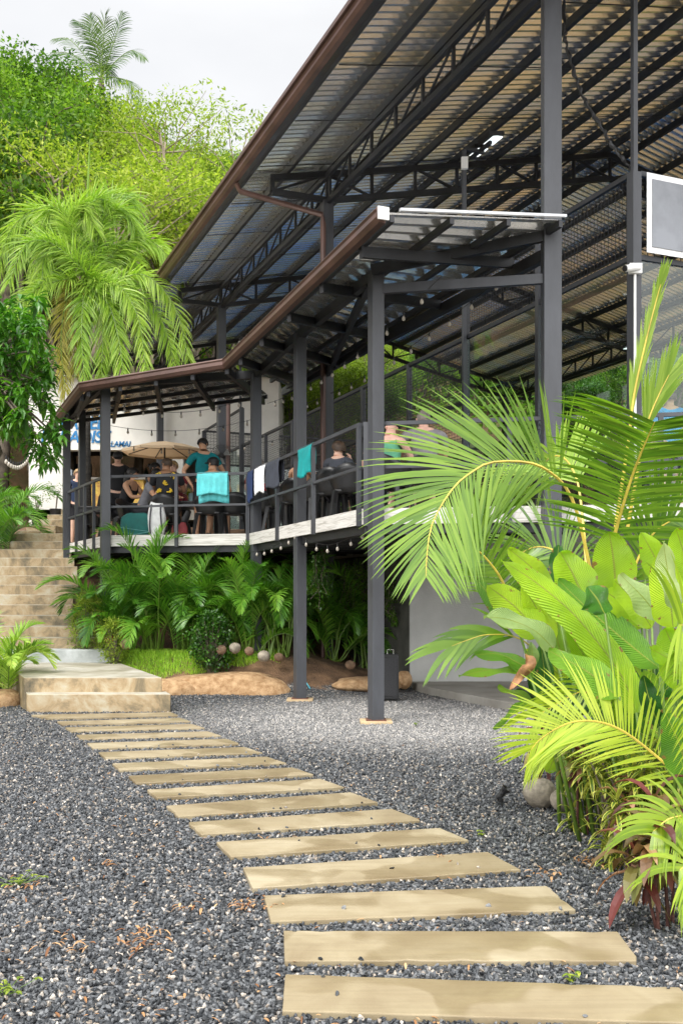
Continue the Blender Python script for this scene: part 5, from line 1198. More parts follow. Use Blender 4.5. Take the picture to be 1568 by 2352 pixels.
# ------------------------------------------------------------------ areca fronds reaching in at the right
ab_ = Vector((2.15, 5.1, 0)); ar = thing('areca_palm', 'yellow green areca palm whose fronds arch over the path-side plants at the right edge', 'palm', tuple(ab_))
def arf(pts, Y0, Y1, n, L, w, a_side, up, **k):
    kk = len(pts); ct = [W(p[0], p[1], Y0 + (Y1-Y0)*i/(kk-1)) - ab_ for i, p in enumerate(pts)]
    m = MB(); frond_path(m, ct, up, n, L, w, a_side=a_side, segs=5, rr=.009, **k); m.build('frond', [M['lf_arecab'], M['rachis_y']], ar)
arf([(1640, 1880)] + [cz(*p) for p in [(1550, 1960), (1300, 1740), (1130, 1620), (980, 1565), (820, 1560), (690, 1605), (560, 1690), (500, 1760)]], 5.2, 5.35, 56, .40, .020, [(78, 34), (52, 26)], (0, -1, .35), droop=.18, lift=.05, prof=lambda t: (.75+.5*t if t < .5 else 1)*(1-.5*max(0, (t-.6)/.4)), base_c=.7, start=.12)
arf([(1660, 1640), (1625, 1520), (1600, 1450), (1560, 1435)], 4.9, 4.8, 26, .36, .022, [(95, 60), (85, 60)], (0, -1, .3), droop=.55, lift=.25, prof=lambda t: 1, base_c=.5)
arf([(1680, 1760), (1650, 1640), (1610, 1560)], 4.8, 4.7, 20, .34, .022, [(95, 60), (85, 60)], (0, -1, .3), droop=.6, lift=.25, prof=lambda t: 1, base_c=.6)
arf([(1700, 2050), (1640, 1930), (1590, 1880), (1540, 1880), (1500, 1910)], 4.5, 4.4, 30, .26, .022, [(70, 40), (70, 40)], (0, -1, .6), droop=.6, lift=.25, prof=lambda t: 1, base_c=.4)
arf([(1700, 2150), (1640, 2030), (1590, 1985), (1560, 2000)], 4.35, 4.3, 26, .26, .022, [(70, 40), (70, 40)], (0, -1, .6), droop=.7, lift=.25, prof=lambda t: 1, base_c=.4)
arf([(1640, 1700), (1560, 1600), (1440, 1560), (1330, 1590), (1240, 1640)], 5.9, 6.0, 40, .30, .018, [(60, 30), (60, 30)], (0, -1, .4), droop=.5, lift=.25, prof=lambda t: 1, base_c=.6)
m = MB(); [m.tube([(dx, dy, -.02), (dx*.8, dy, .5), (dx*.5-.05, 0, 1.0)], [.025, .02, .015], 7) for dx, dy in [(0, 0), (.08, .1), (-.1, .12), (.12, -.08)]]; m.build('cane', M['rachis_g'], ar)
# ------------------------------------------------------------------ variegated dracaena, cordylines
def strap(m, p, d, l, w, droop, r, c, segs=4, mi=0):
    wv = vperp(d, Vector((0, 0, 1))).cross(d) if False else d.cross(Vector((0, 0, 1)))
    wv = wv.normalized() if wv.length > .01 else Vector((1, 0, 0)); rows = []; q = p.copy()
    for s in range(segs+1):
        u = s/segs; ww = w*(math.sin(math.pi*min(1, .12+u*.88))**.7)*.5 + .0005; rows += [q + wv*ww, q + Vector((0, 0, -ww*.35)), q - wv*ww]
        d = (d + Vector((0, 0, -droop/segs*(.5+u)*1.6))).normalized(); q = q + d*l/segs
    m.add(rows, sum([[(3*s, 3*s+1, 3*s+4, 3*s+3), (3*s+1, 3*s+2, 3*s+5, 3*s+4)] for s in range(segs)], []), mi, c)
def var_mat():
    return leafmat('variegated_leaf', [(.1, (.07, .13, .015)), (.45, (.20, .27, .03)), (.55, (.45, .45, .07)), (.9, (.58, .56, .12))], .3, .4, obrand=.1)
M['varieg'] = var_mat()
def dracaena(px, py, Y, label, seed, n=13, hh=.62):
    r = random.Random(seed); x = GX(px, Y); o = thing('dracaena', label, 'plant', (x, Y, 0), 0, 'variegated dracaenas in the right bed'); st = MB()
    m = MB()
    for i in range(n):
        top = Vector((r.uniform(-.26, .26), r.uniform(-.22, .22), r.uniform(.12, 1)*hh)); st.tube([(top.x*.4, top.y*.4, -.02), top*.6, top], [.008, .007, .006], 5)
        for k in range(20):
            az = k*2.4; el = 1.25 - k*.085; d = Vector((math.cos(az)*math.cos(el), math.sin(az)*math.cos(el), math.sin(el)))
            for sgn in (0,): 
                b = .12
                # dark centre stripe with cream margins
                l = r.uniform(.12, .19); strap(m, top + Vector((0, 0, -k*.006)), d, l, .026, 1.0, r, .8, 4); strap(m, top + Vector((0, 0, -k*.006+.0016)), d, l*.97, .012, 1.0, r, .2, 4)
    m.build('foliage', M['varieg'], o); st.build('stem', M['trunk'], o)
dracaena(1450, 1960, 5.5, 'yellow striped dracaena between the cordylines', 1, 15, .72)
dracaena(1425, 1900, 6.1, 'yellow striped dracaena beside the green stalks', 2, 12, .66)
dracaena(1510, 2000, 5.5, 'yellow striped dracaena under the areca frond', 3, 12, .62)
dracaena(1500, 1930, 6.2, 'yellow striped dracaena at the back of the bed', 4, 12, .72)
M['cord'] = leafmat('cordyline_leaf', [(.05, (.05, .02, .015)), (.3, (.16, .035, .03)), (.5, (.13, .10, .03)), (.7, (.20, .22, .05)), (.95, (.42, .22, .12))], .25, .4, (1.4, 1.1, .6), obrand=.1)
M['cordstem'] = mat('cordyline_stem', (.075, .025, .018), .7, 0, .3, 12, .4, 30)
def cordyline(px, py, label, stems, seed, L=.25):
    Y = F*1.5/(py-HZ); x = GX(px, Y); o = thing('cordyline', label, 'plant', (x, Y, 0), 0, 'red and green cordylines in the right bed'); r = random.Random(seed); st = MB(); m = MB()
    for dx, dy, h, bx in stems:
        t = Vector((dx, dy, h)); st.tube([(bx, dy*.3, -.02), Vector((bx*.5+dx*.5, dy*.6, h*.5)), t], [.008, .008, .008], 6)
        for k in range(15):
            az = k*2.4 + r.uniform(-.2, .2); el = 1.2 - k*.11; d = Vector((math.cos(az)*math.cos(el), math.sin(az)*math.cos(el), math.sin(el)))
            strap(m, t + Vector((0, 0, -k*.012)), d, L*r.uniform(.7, 1.15), .055, 1.5, r, r.uniform(0, 1), 5)
    m.build('foliage', M['cord'], o); st.build('stem', M['cordstem'], o)
cordyline(1513, 2140, 'cordyline with bare dark stems nearest the camera, at the right edge', [(-.03, 0, .46, 0), (-.09, .05, .36, 0), (.05, .1, .40, .05)], 1)
cordyline(1545, 2125, 'cordyline with reddish leaves just behind the nearest one', [(0, 0, .44, 0), (.09, .02, .50, .03), (-.05, .12, .55, .0)], 2)
cordyline(1326, 1920, 'small cordyline with a beaded stem beside the green stalks', [(-.0, 0, .55, 0), (.07, 0, .62, .06)], 3, .2)
cordyline(1262, 1800, 'cordyline behind the largest coconut', [(0, 0, .55, 0), (-.05, .1, .45, 0), (.05, .1, .5, 0)], 4, .24)
cordyline(1440, 2010, 'cordyline under the yellow striped dracaenas', [(0, 0, .40, 0), (.08, .05, .45, .02)], 5, .22)
# filler ground foliage at right, behind the front plants
rs = np.random.RandomState(21); cs = []
for _ in range(420):
    y = rs.uniform(4.7, 8.2); x = rs.uniform(1.75, 3.4) + (y-5)*.08; cs.append((x, y, rs.uniform(.05, .75)))
V, Fc, C = leaf_cloud(cs, 26, .16, .09, .3, 4, .9, .3, .5)
tag(npmesh('bed_undergrowth', V, Fc, C, M['lf_dark']), 'low tangled green undergrowth in the planting bed at right', 'undergrowth', kind='stuff')
# ------------------------------------------------------------------ coconuts
def coconut(px, py, rpx, label, Y=None, mt='coconut', sprout=False, sq=.92, z=None):
    if Y is None: Y = F*1.5/(py + rpx*.9 - HZ)
    c = W(px, py, Y); r0 = rpx*Y/F*(.86 if Y > 12 else 1); rr = random.Random(int(px*7)); o = thing('coconut', label, 'coconut', tuple(c), rr.uniform(0, 3), 'coconuts laid along the plant beds')
    m = MB(); prof = []; n = 22
    for i in range(13):
        a = math.pi*i/12; prof.append((max(.002, math.sin(a)*r0*(1 - .07*math.cos(a))), -math.cos(a)*r0*sq))
    m.lathe(prof, (0, 0, 0), n)
    m.v = [tuple(Vector(v)*(1 + .045*math.sin(3*math.atan2(v[1], v[0])) * (1 - abs(v[2])/r0*.5) + .05*noise.noise(Vector(v)*9/r0*.11 + Vector((px, 0, 0))))) for v in m.v]
    m.build('husk', M[mt], o, smooth=True)
    m = MB(); m.lathe([(r0*.22, 0), (r0*.2, r0*.06), (r0*.05, r0*.09)], (0, 0, r0*sq*.93), 8); m.build('stem_end', M['coir'], o)
    if sprout:
        m = MB(); q = random.Random(4)
        for k in range(9): az = k*2.4; strap(m, Vector((0, 0, r0*.85)), Vector((math.cos(az)*.35, math.sin(az)*.35, 1)).normalized(), q.uniform(.2, .42), .03, .35, q, q.uniform(0, 1), 5)
        m.build('sprout', M['cord'], o)
coconut(1240, 1822, 38, 'large pale sprouting coconut lying beside the gravel at the garden bed', sprout=True)
coconut(1290, 1838, 28, 'grey coconut just right of the large pale sprouting one', Y=6.9)
coconut(1352, 1815, 30, 'brown coconut behind the dark cordyline stems', Y=7.1, mt='coir')
coconut(1312, 1782, 24, 'brown coconut half hidden behind the grey one', Y=7.5, mt='coir')
coconut(251, 1467, 14, 'reddish coconut beside the stairs at the lawn corner', Y=16.0, mt='redc') if False else None
M['redc'] = mat('red_painted_husk', (.35, .05, .03), .5, 0, .3, 6)
coconut(252, 1468, 14, 'red coconut beside the stairs at the lawn corner', Y=16.05, mt='redc')
coconut(290, 1480, 16, 'dark grey coconut right of the red one at the lawn edge', Y=15.95, mt='coir')
coconut(508, 1493, 14, 'brown coconut at the foot of the dark round shrub', Y=15.7, mt='coir')
coconut(539, 1489, 16, 'grey coconut just right of the brown one below the round shrub', Y=15.75)
coconut(572, 1496, 13, 'brown coconut half sunk between two grey ones', Y=15.8, mt='coir')
coconut(606, 1508, 17, 'grey coconut at the right end of the lawn', Y=15.6)
coconut(640, 1510, 13, 'dark coconut behind the grey one at the lawn end', Y=15.9, mt='coir')
coconut(804, 1528, 14, 'round brown coconut in the shade under the deck between the posts', Y=16.3, mt='coir')
# ------------------------------------------------------------------ rocks
def rock(px, py, Y, rx, ry, rz, label, seed, mt, name='boulder'):
    c = W(px, py, Y); m = MB(); r = random.Random(seed); n = 28; k = 14; prof = [(math.sin(math.pi*i/k), -math.cos(math.pi*i/k)) for i in range(k+1)]
    m.lathe([(max(.001, a), b) for a, b in prof], (0, 0, 0), n)
    vs = []
    for v in m.v:
        p = Vector(v); q = 1 + .16*noise.noise(p*1.3 + Vector((seed, 0, 0))) + .05*noise.noise(p*4 + Vector((seed, 0, 0)))
        s = lambda a: math.copysign(abs(a)**.8, a)
        vs.append((s(p.x)*rx*q, s(p.y)*ry*q, p.z*rz*q))
    m.v = vs; o = m.build(name, mt, None, smooth=True, loc=tuple(c)); return tag(o, label, 'rock')
M['sandrock'] = mat('sandy_granite', (.27, .15, .065), .95, 0, .25, 9, 1, 45, col2=(.50, .33, .18))
rock(517, 1592, 15.75, 1.12, .55, .33, 'wide low sandy orange boulder in front of the lawn', 3, M['sandrock'])
rock(400, 1592, 15.5, .5, .35, .22, 'low sandy rock joining the boulder to the landing', 6, M['sandrock'])
rock(8, 1612, 13.8, .26, .3, .17, 'small sandy rock left of the landing', 4, M['sandrock'])
rock(845, 1572, 15.9, .55, .4, .12, 'low sandy rock in the shade between the speaker and the thin post', 5, M['sandrock'])
rock(928, 1562, 15.9, .12, .1, .14, 'small stone at the corner of the grey room wall', 8, M['sandrock'], 'stone')
# ------------------------------------------------------------------ garden spotlight
sp_ = thing('garden_spotlight', 'small black spike spotlight standing in the gravel', 'spotlight', (GX(1152, 7.05), 7.05, 0))
m = MB(); m.tube([(0, 0, -.03), (0, 0, .05)], .006, 8); m.tube([(0, 0, .045), (.0, 0, .07)], .012, 8); m.build('spike', M['black'], sp_)
m = MB(); m.lathe([(.018, -.05), (.022, -.03), (.024, .02), (.034, .045), (.036, .055), (.028, .054), (.02, .04)], (0, 0, 0), 14); m.xf(Matrix.Translation((0, 0, .105)) @ Matrix.Rotation(R(38), 4, 'Y') @ Matrix.Rotation(R(14), 4, 'X')); m.build('lamp_head', M['black_plastic'], sp_, smooth=False)
m = MB(); [m.bar((-.024, s*.026, .05), (-.005, s*.026, .11), .004, .012) for s in (-1, 1)]; m.build('bracket', M['black'], sp_)
# ------------------------------------------------------------------ fallen leaves and weeds
def litter():
    r = random.Random(9); m = MB()
    for _ in range(520):
        y = 3.3 + 7*r.random()**1.6; x = r.uniform(-.36*y, .12*y) if r.random() < .7 else r.uniform(-.36*y, .36*y)
        if in_slab(x, y): continue
        az = r.uniform(0, 6.28); l = r.uniform(.015, .045); strap(m, Vector((x, y, hgt(x, y)+.018+r.uniform(0, .006))), Vector((math.cos(az), math.sin(az), r.uniform(-.1, .4))).normalized(), l, r.uniform(.003, .012), .6, r, r.random(), 3)
    for cx, cy, n in [(590, 2085, 26), (330, 2170, 30), (60, 2040, 12), (330, 2140, 18), (150, 2180, 16), (1345, 1982, 30), (1255, 2010, 18), (1010, 1975, 12), (560, 2080, 14), (250, 1990, 12), (430, 2090, 10)]:
        x0, y0 = gp(cx, cy, .01)
        for _ in range(n):
            az = r.uniform(0, 6.28); x = x0 + r.gauss(0, .05); y = y0 + r.gauss(0, .05)
            strap(m, Vector((x, y, .02 + r.uniform(0, .015))), Vector((math.cos(az), math.sin(az), r.uniform(-.1, .8))).normalized(), r.uniform(.02, .06), r.uniform(.004, .014), 1, r, r.random(), 3)
    tag(m.build('fallen_leaves', leafmat('dry_litter', [(0, (.16, .06, .02)), (.5, (.42, .22, .09)), (1, (.58, .38, .2))], .2, .7, (1.2, 1, .8), obrand=0)), 'scattered dry orange brown leaf scraps on the gravel', 'fallen leaves', kind='stuff')
litter()
def weed(px, py, label, n, s):
    x, y = gp(px, py, 0); o = thing('weed', label, 'weed', (x, y, 0), 0, 'small weeds in the gravel'); m = MB(); r = random.Random(int(px)); st = MB()
    for _ in range(n):
        t = Vector((r.gauss(0, s), r.gauss(0, s), r.uniform(.02, .05))); st.tube([(0, 0, 0), t*.6, t], .0015, 4)
        for k in range(5): az = r.uniform(0, 6.28); strap(m, t, Vector((math.cos(az), math.sin(az), .3)).normalized(), r.uniform(.015, .03), .012, .8, r, r.random(), 3)
    m.build('foliage', M['lf_lime'], o); st.build('stem', M['rachis_g'], o)
weed(42, 2035, 'spreading weed with pale leaves at the left edge of the gravel', 16, .06)
weed(8, 2290, 'green weed cut off by the lower left corner', 12, .05)
weed(1312, 2263, 'tiny green seedling between the two nearest slabs', 4, .012)
weed(1100, 1925, 'tiny green seedling right of the path', 4, .015)
weed(955, 1668, 'grass tuft in the pale gravel right of the near post', 6, .03)
# ------------------------------------------------------------------ people
def skinned(verts, edges, rad, sub=1):
    me = bpy.data.meshes.new('tmp'); me.from_pydata([tuple(v) for v in verts], edges, [])
    ob = bpy.data.objects.new('tmp', me); COL.objects.link(ob); md = ob.modifiers.new('s', 'SKIN')
    if not me.skin_vertices: me.skin_vertices.new() if hasattr(me.skin_vertices, 'new') else None
    for d, r in zip(me.skin_vertices[0].data, rad): d.radius = r if hasattr(r, '__len__') else (r, r)
    me.skin_vertices[0].data[0].use_root = True
    s2 = ob.modifiers.new('u', 'SUBSURF'); s2.levels = sub; s2.render_levels = sub
    dg = bpy.context.evaluated_depsgraph_get(); e = ob.evaluated_get(dg); m2 = e.to_mesh()
    V = [v.co.copy() for v in m2.vertices]; Fs = [tuple(p.vertices) for p in m2.polygons]; e.to_mesh_clear()
    bpy.data.objects.remove(ob); bpy.data.meshes.remove(me); return V, Fs
def skin_mat(n, c): return mat('skin_' + n, c, .5, 0, .08, 5)
SK = {'tan': skin_mat('tan', (.55, .30, .18)), 'fair': skin_mat('fair', (.74, .46, .34)), 'brown': skin_mat('brown', (.36, .19, .11)), 'pink': skin_mat('pink', (.78, .46, .36))}
_fab = {}
def fab(c):
    if c not in _fab: _fab[c] = mat('fabric_%d' % len(_fab), c, .85, 0, .12, 6, .2, 60)
    return _fab[c]
HAIRM = {'black': mat('black_hair', (.012, .010, .009), .5, 0, .3, 20), 'brown': mat('brown_hair', (.06, .035, .02), .55, 0, .4, 20), 'grey': mat('grey_hair', (.20, .17, .15), .6, 0, .3, 20), 'blond': mat('blond_hair', (.35, .22, .10), .5, 0, .3, 20)}
def person(px, py, Y, yaw, label, sit=True, skin='tan', shirt=(.1, .1, .1), shorts=(.02, .02, .025), hair='black', style='short', lean=8, arms='table', hy=0, hp=0, floor=DZ, sleeve=True, shx=0, shw=1.0):
    x = GX(px, Y); ztop = 1.5 + (HZ-py)*Y/F; base_h = 1.265 if sit else 1.72; s = (ztop - floor)/base_h; s = max(.72, min(1.12, s))
    zb_ = ztop - base_h*s
    o = thing('person', label, 'person', (x, Y, max(zb_, floor - .05) if abs(zb_-floor) > .06 else zb_), R(yaw), 'people on the deck'); o.scale = (s, s, s)
    # local frame: facing -Y, x to the person's left
    pz = .50 if sit else .93; la = R(lean); up = Vector((0, -math.sin(la), math.cos(la))); pel = Vector((0, .0, pz))
    wst = pel + up*.16; ch = pel + up*.36; nb = pel + up*.53; nk = nb + Vector((0, -.015, .045)); 
    hd = Matrix.Rotation(R(hy), 3, 'Z'); f = hd @ Vector((0, -math.cos(R(hp)), -math.sin(R(hp)))); hu = Vector((0, 0, 1)) - f*Vector((0, 0, 1)).dot(f); hu.normalize()
    hc = nk + Vector((0, -.01, .02)) + hu*.092
    V = []; E = []; Rr = []
    def v(p, r, par=None):
        V.append(p); Rr.append(r); i = len(V)-1
        if par is not None: E.append((par, i))
        return i
    ip = v(pel, (.145, .105)); iw = v(wst, (.135, .095), ip); ic = v(ch, (.155, .105), iw); inb = v(nb, (.095, .075), ic); ink = v(nk, (.058, .058), inb)
    j1 = v(hc - hu*.055 + f*.012, (.060, .066), ink); j2 = v(hc + f*.004, (.073, .086), j1); j3 = v(hc + hu*.062, (.066, .078), j2); 
    hands = []; legs = []
    sh = []; el = []; wr = []
    for sx in (1, -1):
        S = nb - up*.045 + Vector((sx*.185*shw, 0, 0)); a = arms if isinstance(arms, str) else arms[0 if sx > 0 else 1]
        if a == 'table': e_ = S + Vector((sx*.05, -.17, -.22)); w_ = e_ + Vector((-sx*.10, -.22, .03))
        elif a == 'face': e_ = S + Vector((sx*.03, -.20, -.20)); w_ = e_ + Vector((-sx*.08, -.05, .25))
        elif a == 'hip': e_ = S + Vector((sx*.16, .05, -.25)); w_ = e_ + Vector((-sx*.12, -.06, -.21))
        elif a == 'down': e_ = S + Vector((sx*.05, .02, -.28)); w_ = e_ + Vector((sx*.0, -.06, -.25))
        else: e_ = S + Vector((sx*.06, -.02, -.27)); w_ = e_ + Vector((-sx*.06, -.22, -.06))
        iS = v(S, .058, ic if False else inb); iE = v(e_, .042, iS); iW = v(w_, .028, iE); dh = (w_-e_).normalized(); iH = v(w_ + dh*.06, (.032, .020), iW); v(w_ + dh*.09, (.030, .015), iH)
        hands.append((w_ + dh*.09, dh, sx)); sh.append(S); el.append(e_); wr.append(w_)
    kn = []; an = []
    for sx in (1, -1):
        h_ = pel + Vector((sx*.09, -.01, -.04))
        if sit: k_ = pel + Vector((sx*.13, -.43, .0)); a_ = Vector((sx*.14, -.42 + (.12 if sx > 0 else -.02), .08))
        else: k_ = Vector((sx*.11, -.02, .50)); a_ = Vector((sx*.12, .02, .08))
        iH = v(h_, .092, ip); iK = v(k_, .060, iH); im = v(k_.lerp(a_, .35), .056, iK); iA = v(a_, .036, im); v(a_ + Vector((0, -.05, -.04)), (.04, .03), iA); E.append((len(V)-1, len(V))); V.append(a_ + Vector((sx*.01, -.16, -.055))); Rr.append((.036, .018))
        kn.append(k_); an.append(a_)
    bv, bf = skinned(V, E, Rr, 2)
    m = MB(); m.add(bv, bf)
    # nose, ears, fingers joined into the body
    side = f.cross(hu)
    m.tube([hc + f*.080 + hu*.02, hc + f*.098 - hu*.012, hc + f*.078 - hu*.022], [.007, .013, .008], 6)
    for q in (1, -1): m.tube([hc + side*q*.072 + hu*.02, hc + side*q*.084 - f*.008 + hu*.005, hc + side*q*.073 - hu*.025], [.009, .013, .007], 6)
    for hp_, dh, sx in hands:
        sd_ = dh.cross(Vector((0, 0, 1))); sd_ = sd_.normalized() if sd_.length > .1 else Vector((1, 0, 0)); nn = sd_.cross(dh)
        for k in range(4):
            b0 = hp_ - dh*.01 + sd_*(k-1.5)*.017; l = (.066, .076, .072, .056)[k]
            m.tube([b0, b0 + dh*l*.45 - nn*.008, b0 + dh*l*.8 - nn*.026, b0 + dh*l*.9 - nn*.040], [.009, .0085, .008, .006], 5)
        b0 = hp_ - dh*.06 + sd_*sx*.026; m.tube([b0, b0 + sd_*sx*.022 + dh*.022, b0 + sd_*sx*.026 + dh*.05 - nn*.01], [.011, .0095, .007], 5)
    body = m.build('body', SK[skin], o, smooth=True)
    # face details
    m = MB()
    for q in (1, -1):
        c = hc + f*.078 + side*q*.030 + hu*.022; m.tube([c - side*.012, c, c + side*.012], [.003, .006, .003], 6)
        c = hc + f*.082 + side*q*.030 + hu*.040; m.tube([c - side*.018, c + hu*.003, c + side*.018], .0035, 5)
    m.build('eye', M['black'], body)
    m = MB(); c = hc + f*.082 - hu*.045; m.tube([c - side*.02, c + f*.003, c + side*.02], [.002, .005, .002], 5); m.build('mouth', mat('lip', (.35, .12, .10), .5), body) if abs((yaw + hy) % 360 - 180) > 60 else None
    # shirt
    V = []; E = []; Rr = []
    g = .016; ip = v(pel + Vector((0, 0, .02)), (.158, .122)); iw = v(wst, (.150, .112), ip); ic = v(ch, (.172*shw, .122), iw); inb = v(nb - up*.015, (.10, .082), ic)
    for i, sx in enumerate((1, -1)):
        iS = v(sh[i], .073 if sleeve else .05, inb)
        if sleeve: v(sh[i].lerp(el[i], .62), .060, iS)
    sv, sf = skinned(V, E, Rr, 2)
    sm = MB(); sm.add(sv, sf)
    # wrinkles
    sm.v = [tuple(Vector(p) + Vector((0, 1, 0))*.008*noise.noise(Vector(p)*Vector((9, 9, 16)).x*.8)) for p in sm.v]
    shirt_o = sm.build('shirt', fab(shirt), o, smooth=True)
    # shorts
    V = []; E = []; Rr = []
    ip = v(pel + Vector((0, 0, .03)), (.155, .120))
    for i, sx in enumerate((1, -1)):
        h_ = pel + Vector((sx*.09, -.01, -.04)); iH = v(h_, .108, ip); v(h_.lerp(kn[i], .78), .088, iH)
    sv, sf = skinned(V, E, Rr, 2); sm = MB(); sm.add(sv, sf); sm.build('shorts', fab(shorts), o, smooth=True)
    sm = MB()
    for a_ in an: sm.lathe([(.045, 0), (.052, .02), (.045, .06), (.038, .09)], (a_.x, a_.y-.05, .0), 10, sy=2.6)
    sm.build('shoe', fab((.05, .05, .055) if shx == 0 else (.6, .6, .6)), o, smooth=True)
    # hair: shell over the skull, open at the face
    if style != 'bald':
        hm = MB(); n = 16; k = 9; o_ = len(hm.v)
        gr = {'short': .010, 'curly': .026, 'bun': .012, 'long': .016, 'cap': .004, 'thin': .005}[style]
        back = -hu*.07 if style in ('short', 'curly', 'cap', 'thin') else -hu*.08
        for i in range(k+1):
            th = math.pi*.5*i/k*1.28
            for j in range(n):
                a = 2*math.pi*j/n; fr = max(0, math.cos(a))   # towards the face
                t2 = th*(1 - .42*fr); 
                d = (hu*math.cos(t2) + (f*math.cos(a) + side*math.sin(a))*math.sin(t2))
                rad = Vector((.078, .094, .098)); cc = hc + hu*.018
                p = cc + f*d.dot(f)*(.096+gr) + side*d.dot(side)*(.080+gr) + hu*d.dot(hu)*(.092+gr)
                if style == 'curly': p += Vector((1, 1, 1))*.012*noise.noise(p*40)
                hm.v.append(tuple(p))
        for i in range(k):
            for j in range(n): hm.f.append((o_+i*n+j, o_+(i+1)*n+j, o_+(i+1)*n+(j+1) % n, o_+i*n+(j+1) % n)); hm.m.append(0); hm.c.append(.5)
        if style == 'bun': hm.lathe([(.01, -.035), (.032, -.02), (.038, 0), (.03, .025), (.008, .036)], tuple(hc - f*.105 + hu*.06), 10)
        if style == 'long': hm.tube([hc - f*.07 + hu*.02, hc - f*.10 - hu*.10, hc - f*.085 - hu*.24, hc - f*.07 - hu*.33], [.07, .068, .05, .012], 10)
        hm.build('hair', HAIRM[hair], o, smooth=True)
        if style == 'cap':
            cm = MB(); n = 16; k = 6; o_ = 0
            for i in range(k+1):
                th = math.pi*.5*i/k*.98
                for j in range(n):
                    a = 2*math.pi*j/n; d = hu*math.cos(th) + (f*math.cos(a) + side*math.sin(a))*math.sin(th)
                    cm.v.append(tuple(hc + hu*.038 + f*d.dot(f)*.108 + side*d.dot(side)*.092 + hu*d.dot(hu)*.088))
            for i in range(k):
                for j in range(n): cm.f.append((i*n+j, (i+1)*n+j, (i+1)*n+(j+1) % n, i*n+(j+1) % n)); cm.m.append(0); cm.c.append(.5)
            q0 = hc + hu*.040 + f*.095; cm.add([q0 + side*.075 - f*.04, q0 - side*.075 - f*.04, q0 - side*.055 + f*.055 - hu*.012, q0 + side*.055 + f*.055 - hu*.012, q0 + side*.075 - f*.04 - hu*.006, q0 - side*.075 - f*.04 - hu*.006, q0 - side*.055 + f*.055 - hu*.018, q0 + side*.055 + f*.055 - hu*.018], [(0, 1, 2, 3), (7, 6, 5, 4), (2, 6, 7, 3), (1, 5, 6, 2), (3, 7, 4, 0)])
            cm.build('cap', M['black'], o, smooth=False)
    return o, shirt_o, (ch, nb, up)
P_ = person
P_(468, 1008, 18.3, 12, 'standing man in a teal T-shirt looking down to the left, hands at his hips', sit=False, shirt=(.0, .17, .19), skin='tan', lean=0, arms='hip', hy=-48, hp=14)
P_(486, 1053, 17.85, 172, 'seated man in a black cap and pink shirt behind the turquoise towel shirt', shirt=(.85, .36, .28), style='cap', skin='tan', hy=62, arms='table')
_, so_, (ch, nb, up) = P_(379, 1052, 18.15, 178, 'seated man from behind in a black shirt with yellow print', shirt=(.018, .02, .024), style='thin', hair='brown', skin='brown', hy=55, lean=12, shw=1.15)
r = random.Random(3); m = MB(); pr_ = MB()
for i, (ux, uz) in enumerate([(-.13, .13), (-.02, .0), (.10, .13), (-.10, -.14), (.08, -.12)]):
    for k in range(7):
        a = r.uniform(0, 3.14); c = Vector((ux + r.uniform(-.03, .03), 0, uz + r.uniform(-.035, .035))); l = r.uniform(.015, .035)
        p0 = ch + up*(c.z) + Vector((c.x, .134, 0)); pr_.bar(p0 - Vector((math.cos(a), 0, math.sin(a)))*l, p0 + Vector((math.cos(a), 0, math.sin(a)))*l, .016, .016)
pr_.build('shirt_print', mat('yellow_print', (.75, .50, .02), .7), so_)
P_(325, 1071, 18.7, 62, 'woman in a grey T-shirt leaning forward on her elbows', shirt=(.20, .20, .22), style='bun', skin='tan', lean=34, hy=-55, hp=12, arms=('table', 'face'))
P_(281, 1076, 19.1, 70, 'woman with long black hair and bare shoulders, left of the leaning woman', shirt=(.015, .015, .018), style='long', skin='tan', lean=20, sleeve=False, hy=20)
P_(270, 1039, 20.4, 15, 'bearded man in black with a dark cap standing at the back', sit=False, shirt=(.015, .015, .017), style='cap', skin='fair', lean=2, hp=25, arms='down')
P_(404, 1064, 19.6, -8, 'fair-haired young man facing the camera across the table', shirt=(.25, .03, .04), hair='blond', skin='fair', lean=12, hp=8)
P_(342, 1066, 20.8, 80, 'woman with tied-up hair behind the umbrella post', shirt=(.1, .12, .14), style='bun', skin='tan', sleeve=False, lean=10)
P_(596, 1056, 19.6, 185, 'man with sunglasses mostly hidden behind the corner post', shirt=(.35, .05, .05), style='thin', hair='grey', skin='pink', lean=5)
P_(688, 1040, 15.9, 160, 'person with a bare tanned back, head hidden behind the thin post', shirt=(.42, .22, .13), style='short', hair='brown', skin='tan', sleeve=False, lean=10)
P_(772, 1015, 14.55, 165, 'young man with curly brown hair resting his chin on his hand', shirt=(.06, .065, .08), style='curly', hair='brown', skin='fair', lean=14, hy=62, arms=('table', 'face'))
P_(849, 1028, 14.9, 190, 'boy in a pale pink shirt left of the near post', shirt=(.62, .36, .28), hair='brown', skin='fair', lean=4, hy=-30)
P_(892, 966, 13.25, 150, 'bald man in a green sleeveless top behind the near post', shirt=(.12, .38, .22), style='bald', skin='pink', lean=6, hy=55, sleeve=False)
P_(974, 944, 13.35, 180, 'broad man in a grey T-shirt seen from behind the palm frond', shirt=(.26, .24, .25), style='thin', hair='grey', skin='pink', lean=8, shw=1.25)
P_(1540, 896, 13.4, 178, 'person in a bright blue patterned shirt at the right edge of the photo', sit=False, shirt=(.01, .26, .55), hair='brown', skin='tan', lean=3, arms='down')
P_(178, 1079, 24.2, 20, 'person in a dark blue jacket behind the palm trunk', sit=False, shirt=(.02, .035, .08), hair='blond', skin='fair', floor=hgt(GX(178, 24.2), 24.2), arms='down')
P_(228, 1106, 20.6, 100, 'person in black seated at the left end of the deck', shirt=(.02, .02, .022), hair='brown', skin='pink', lean=12)
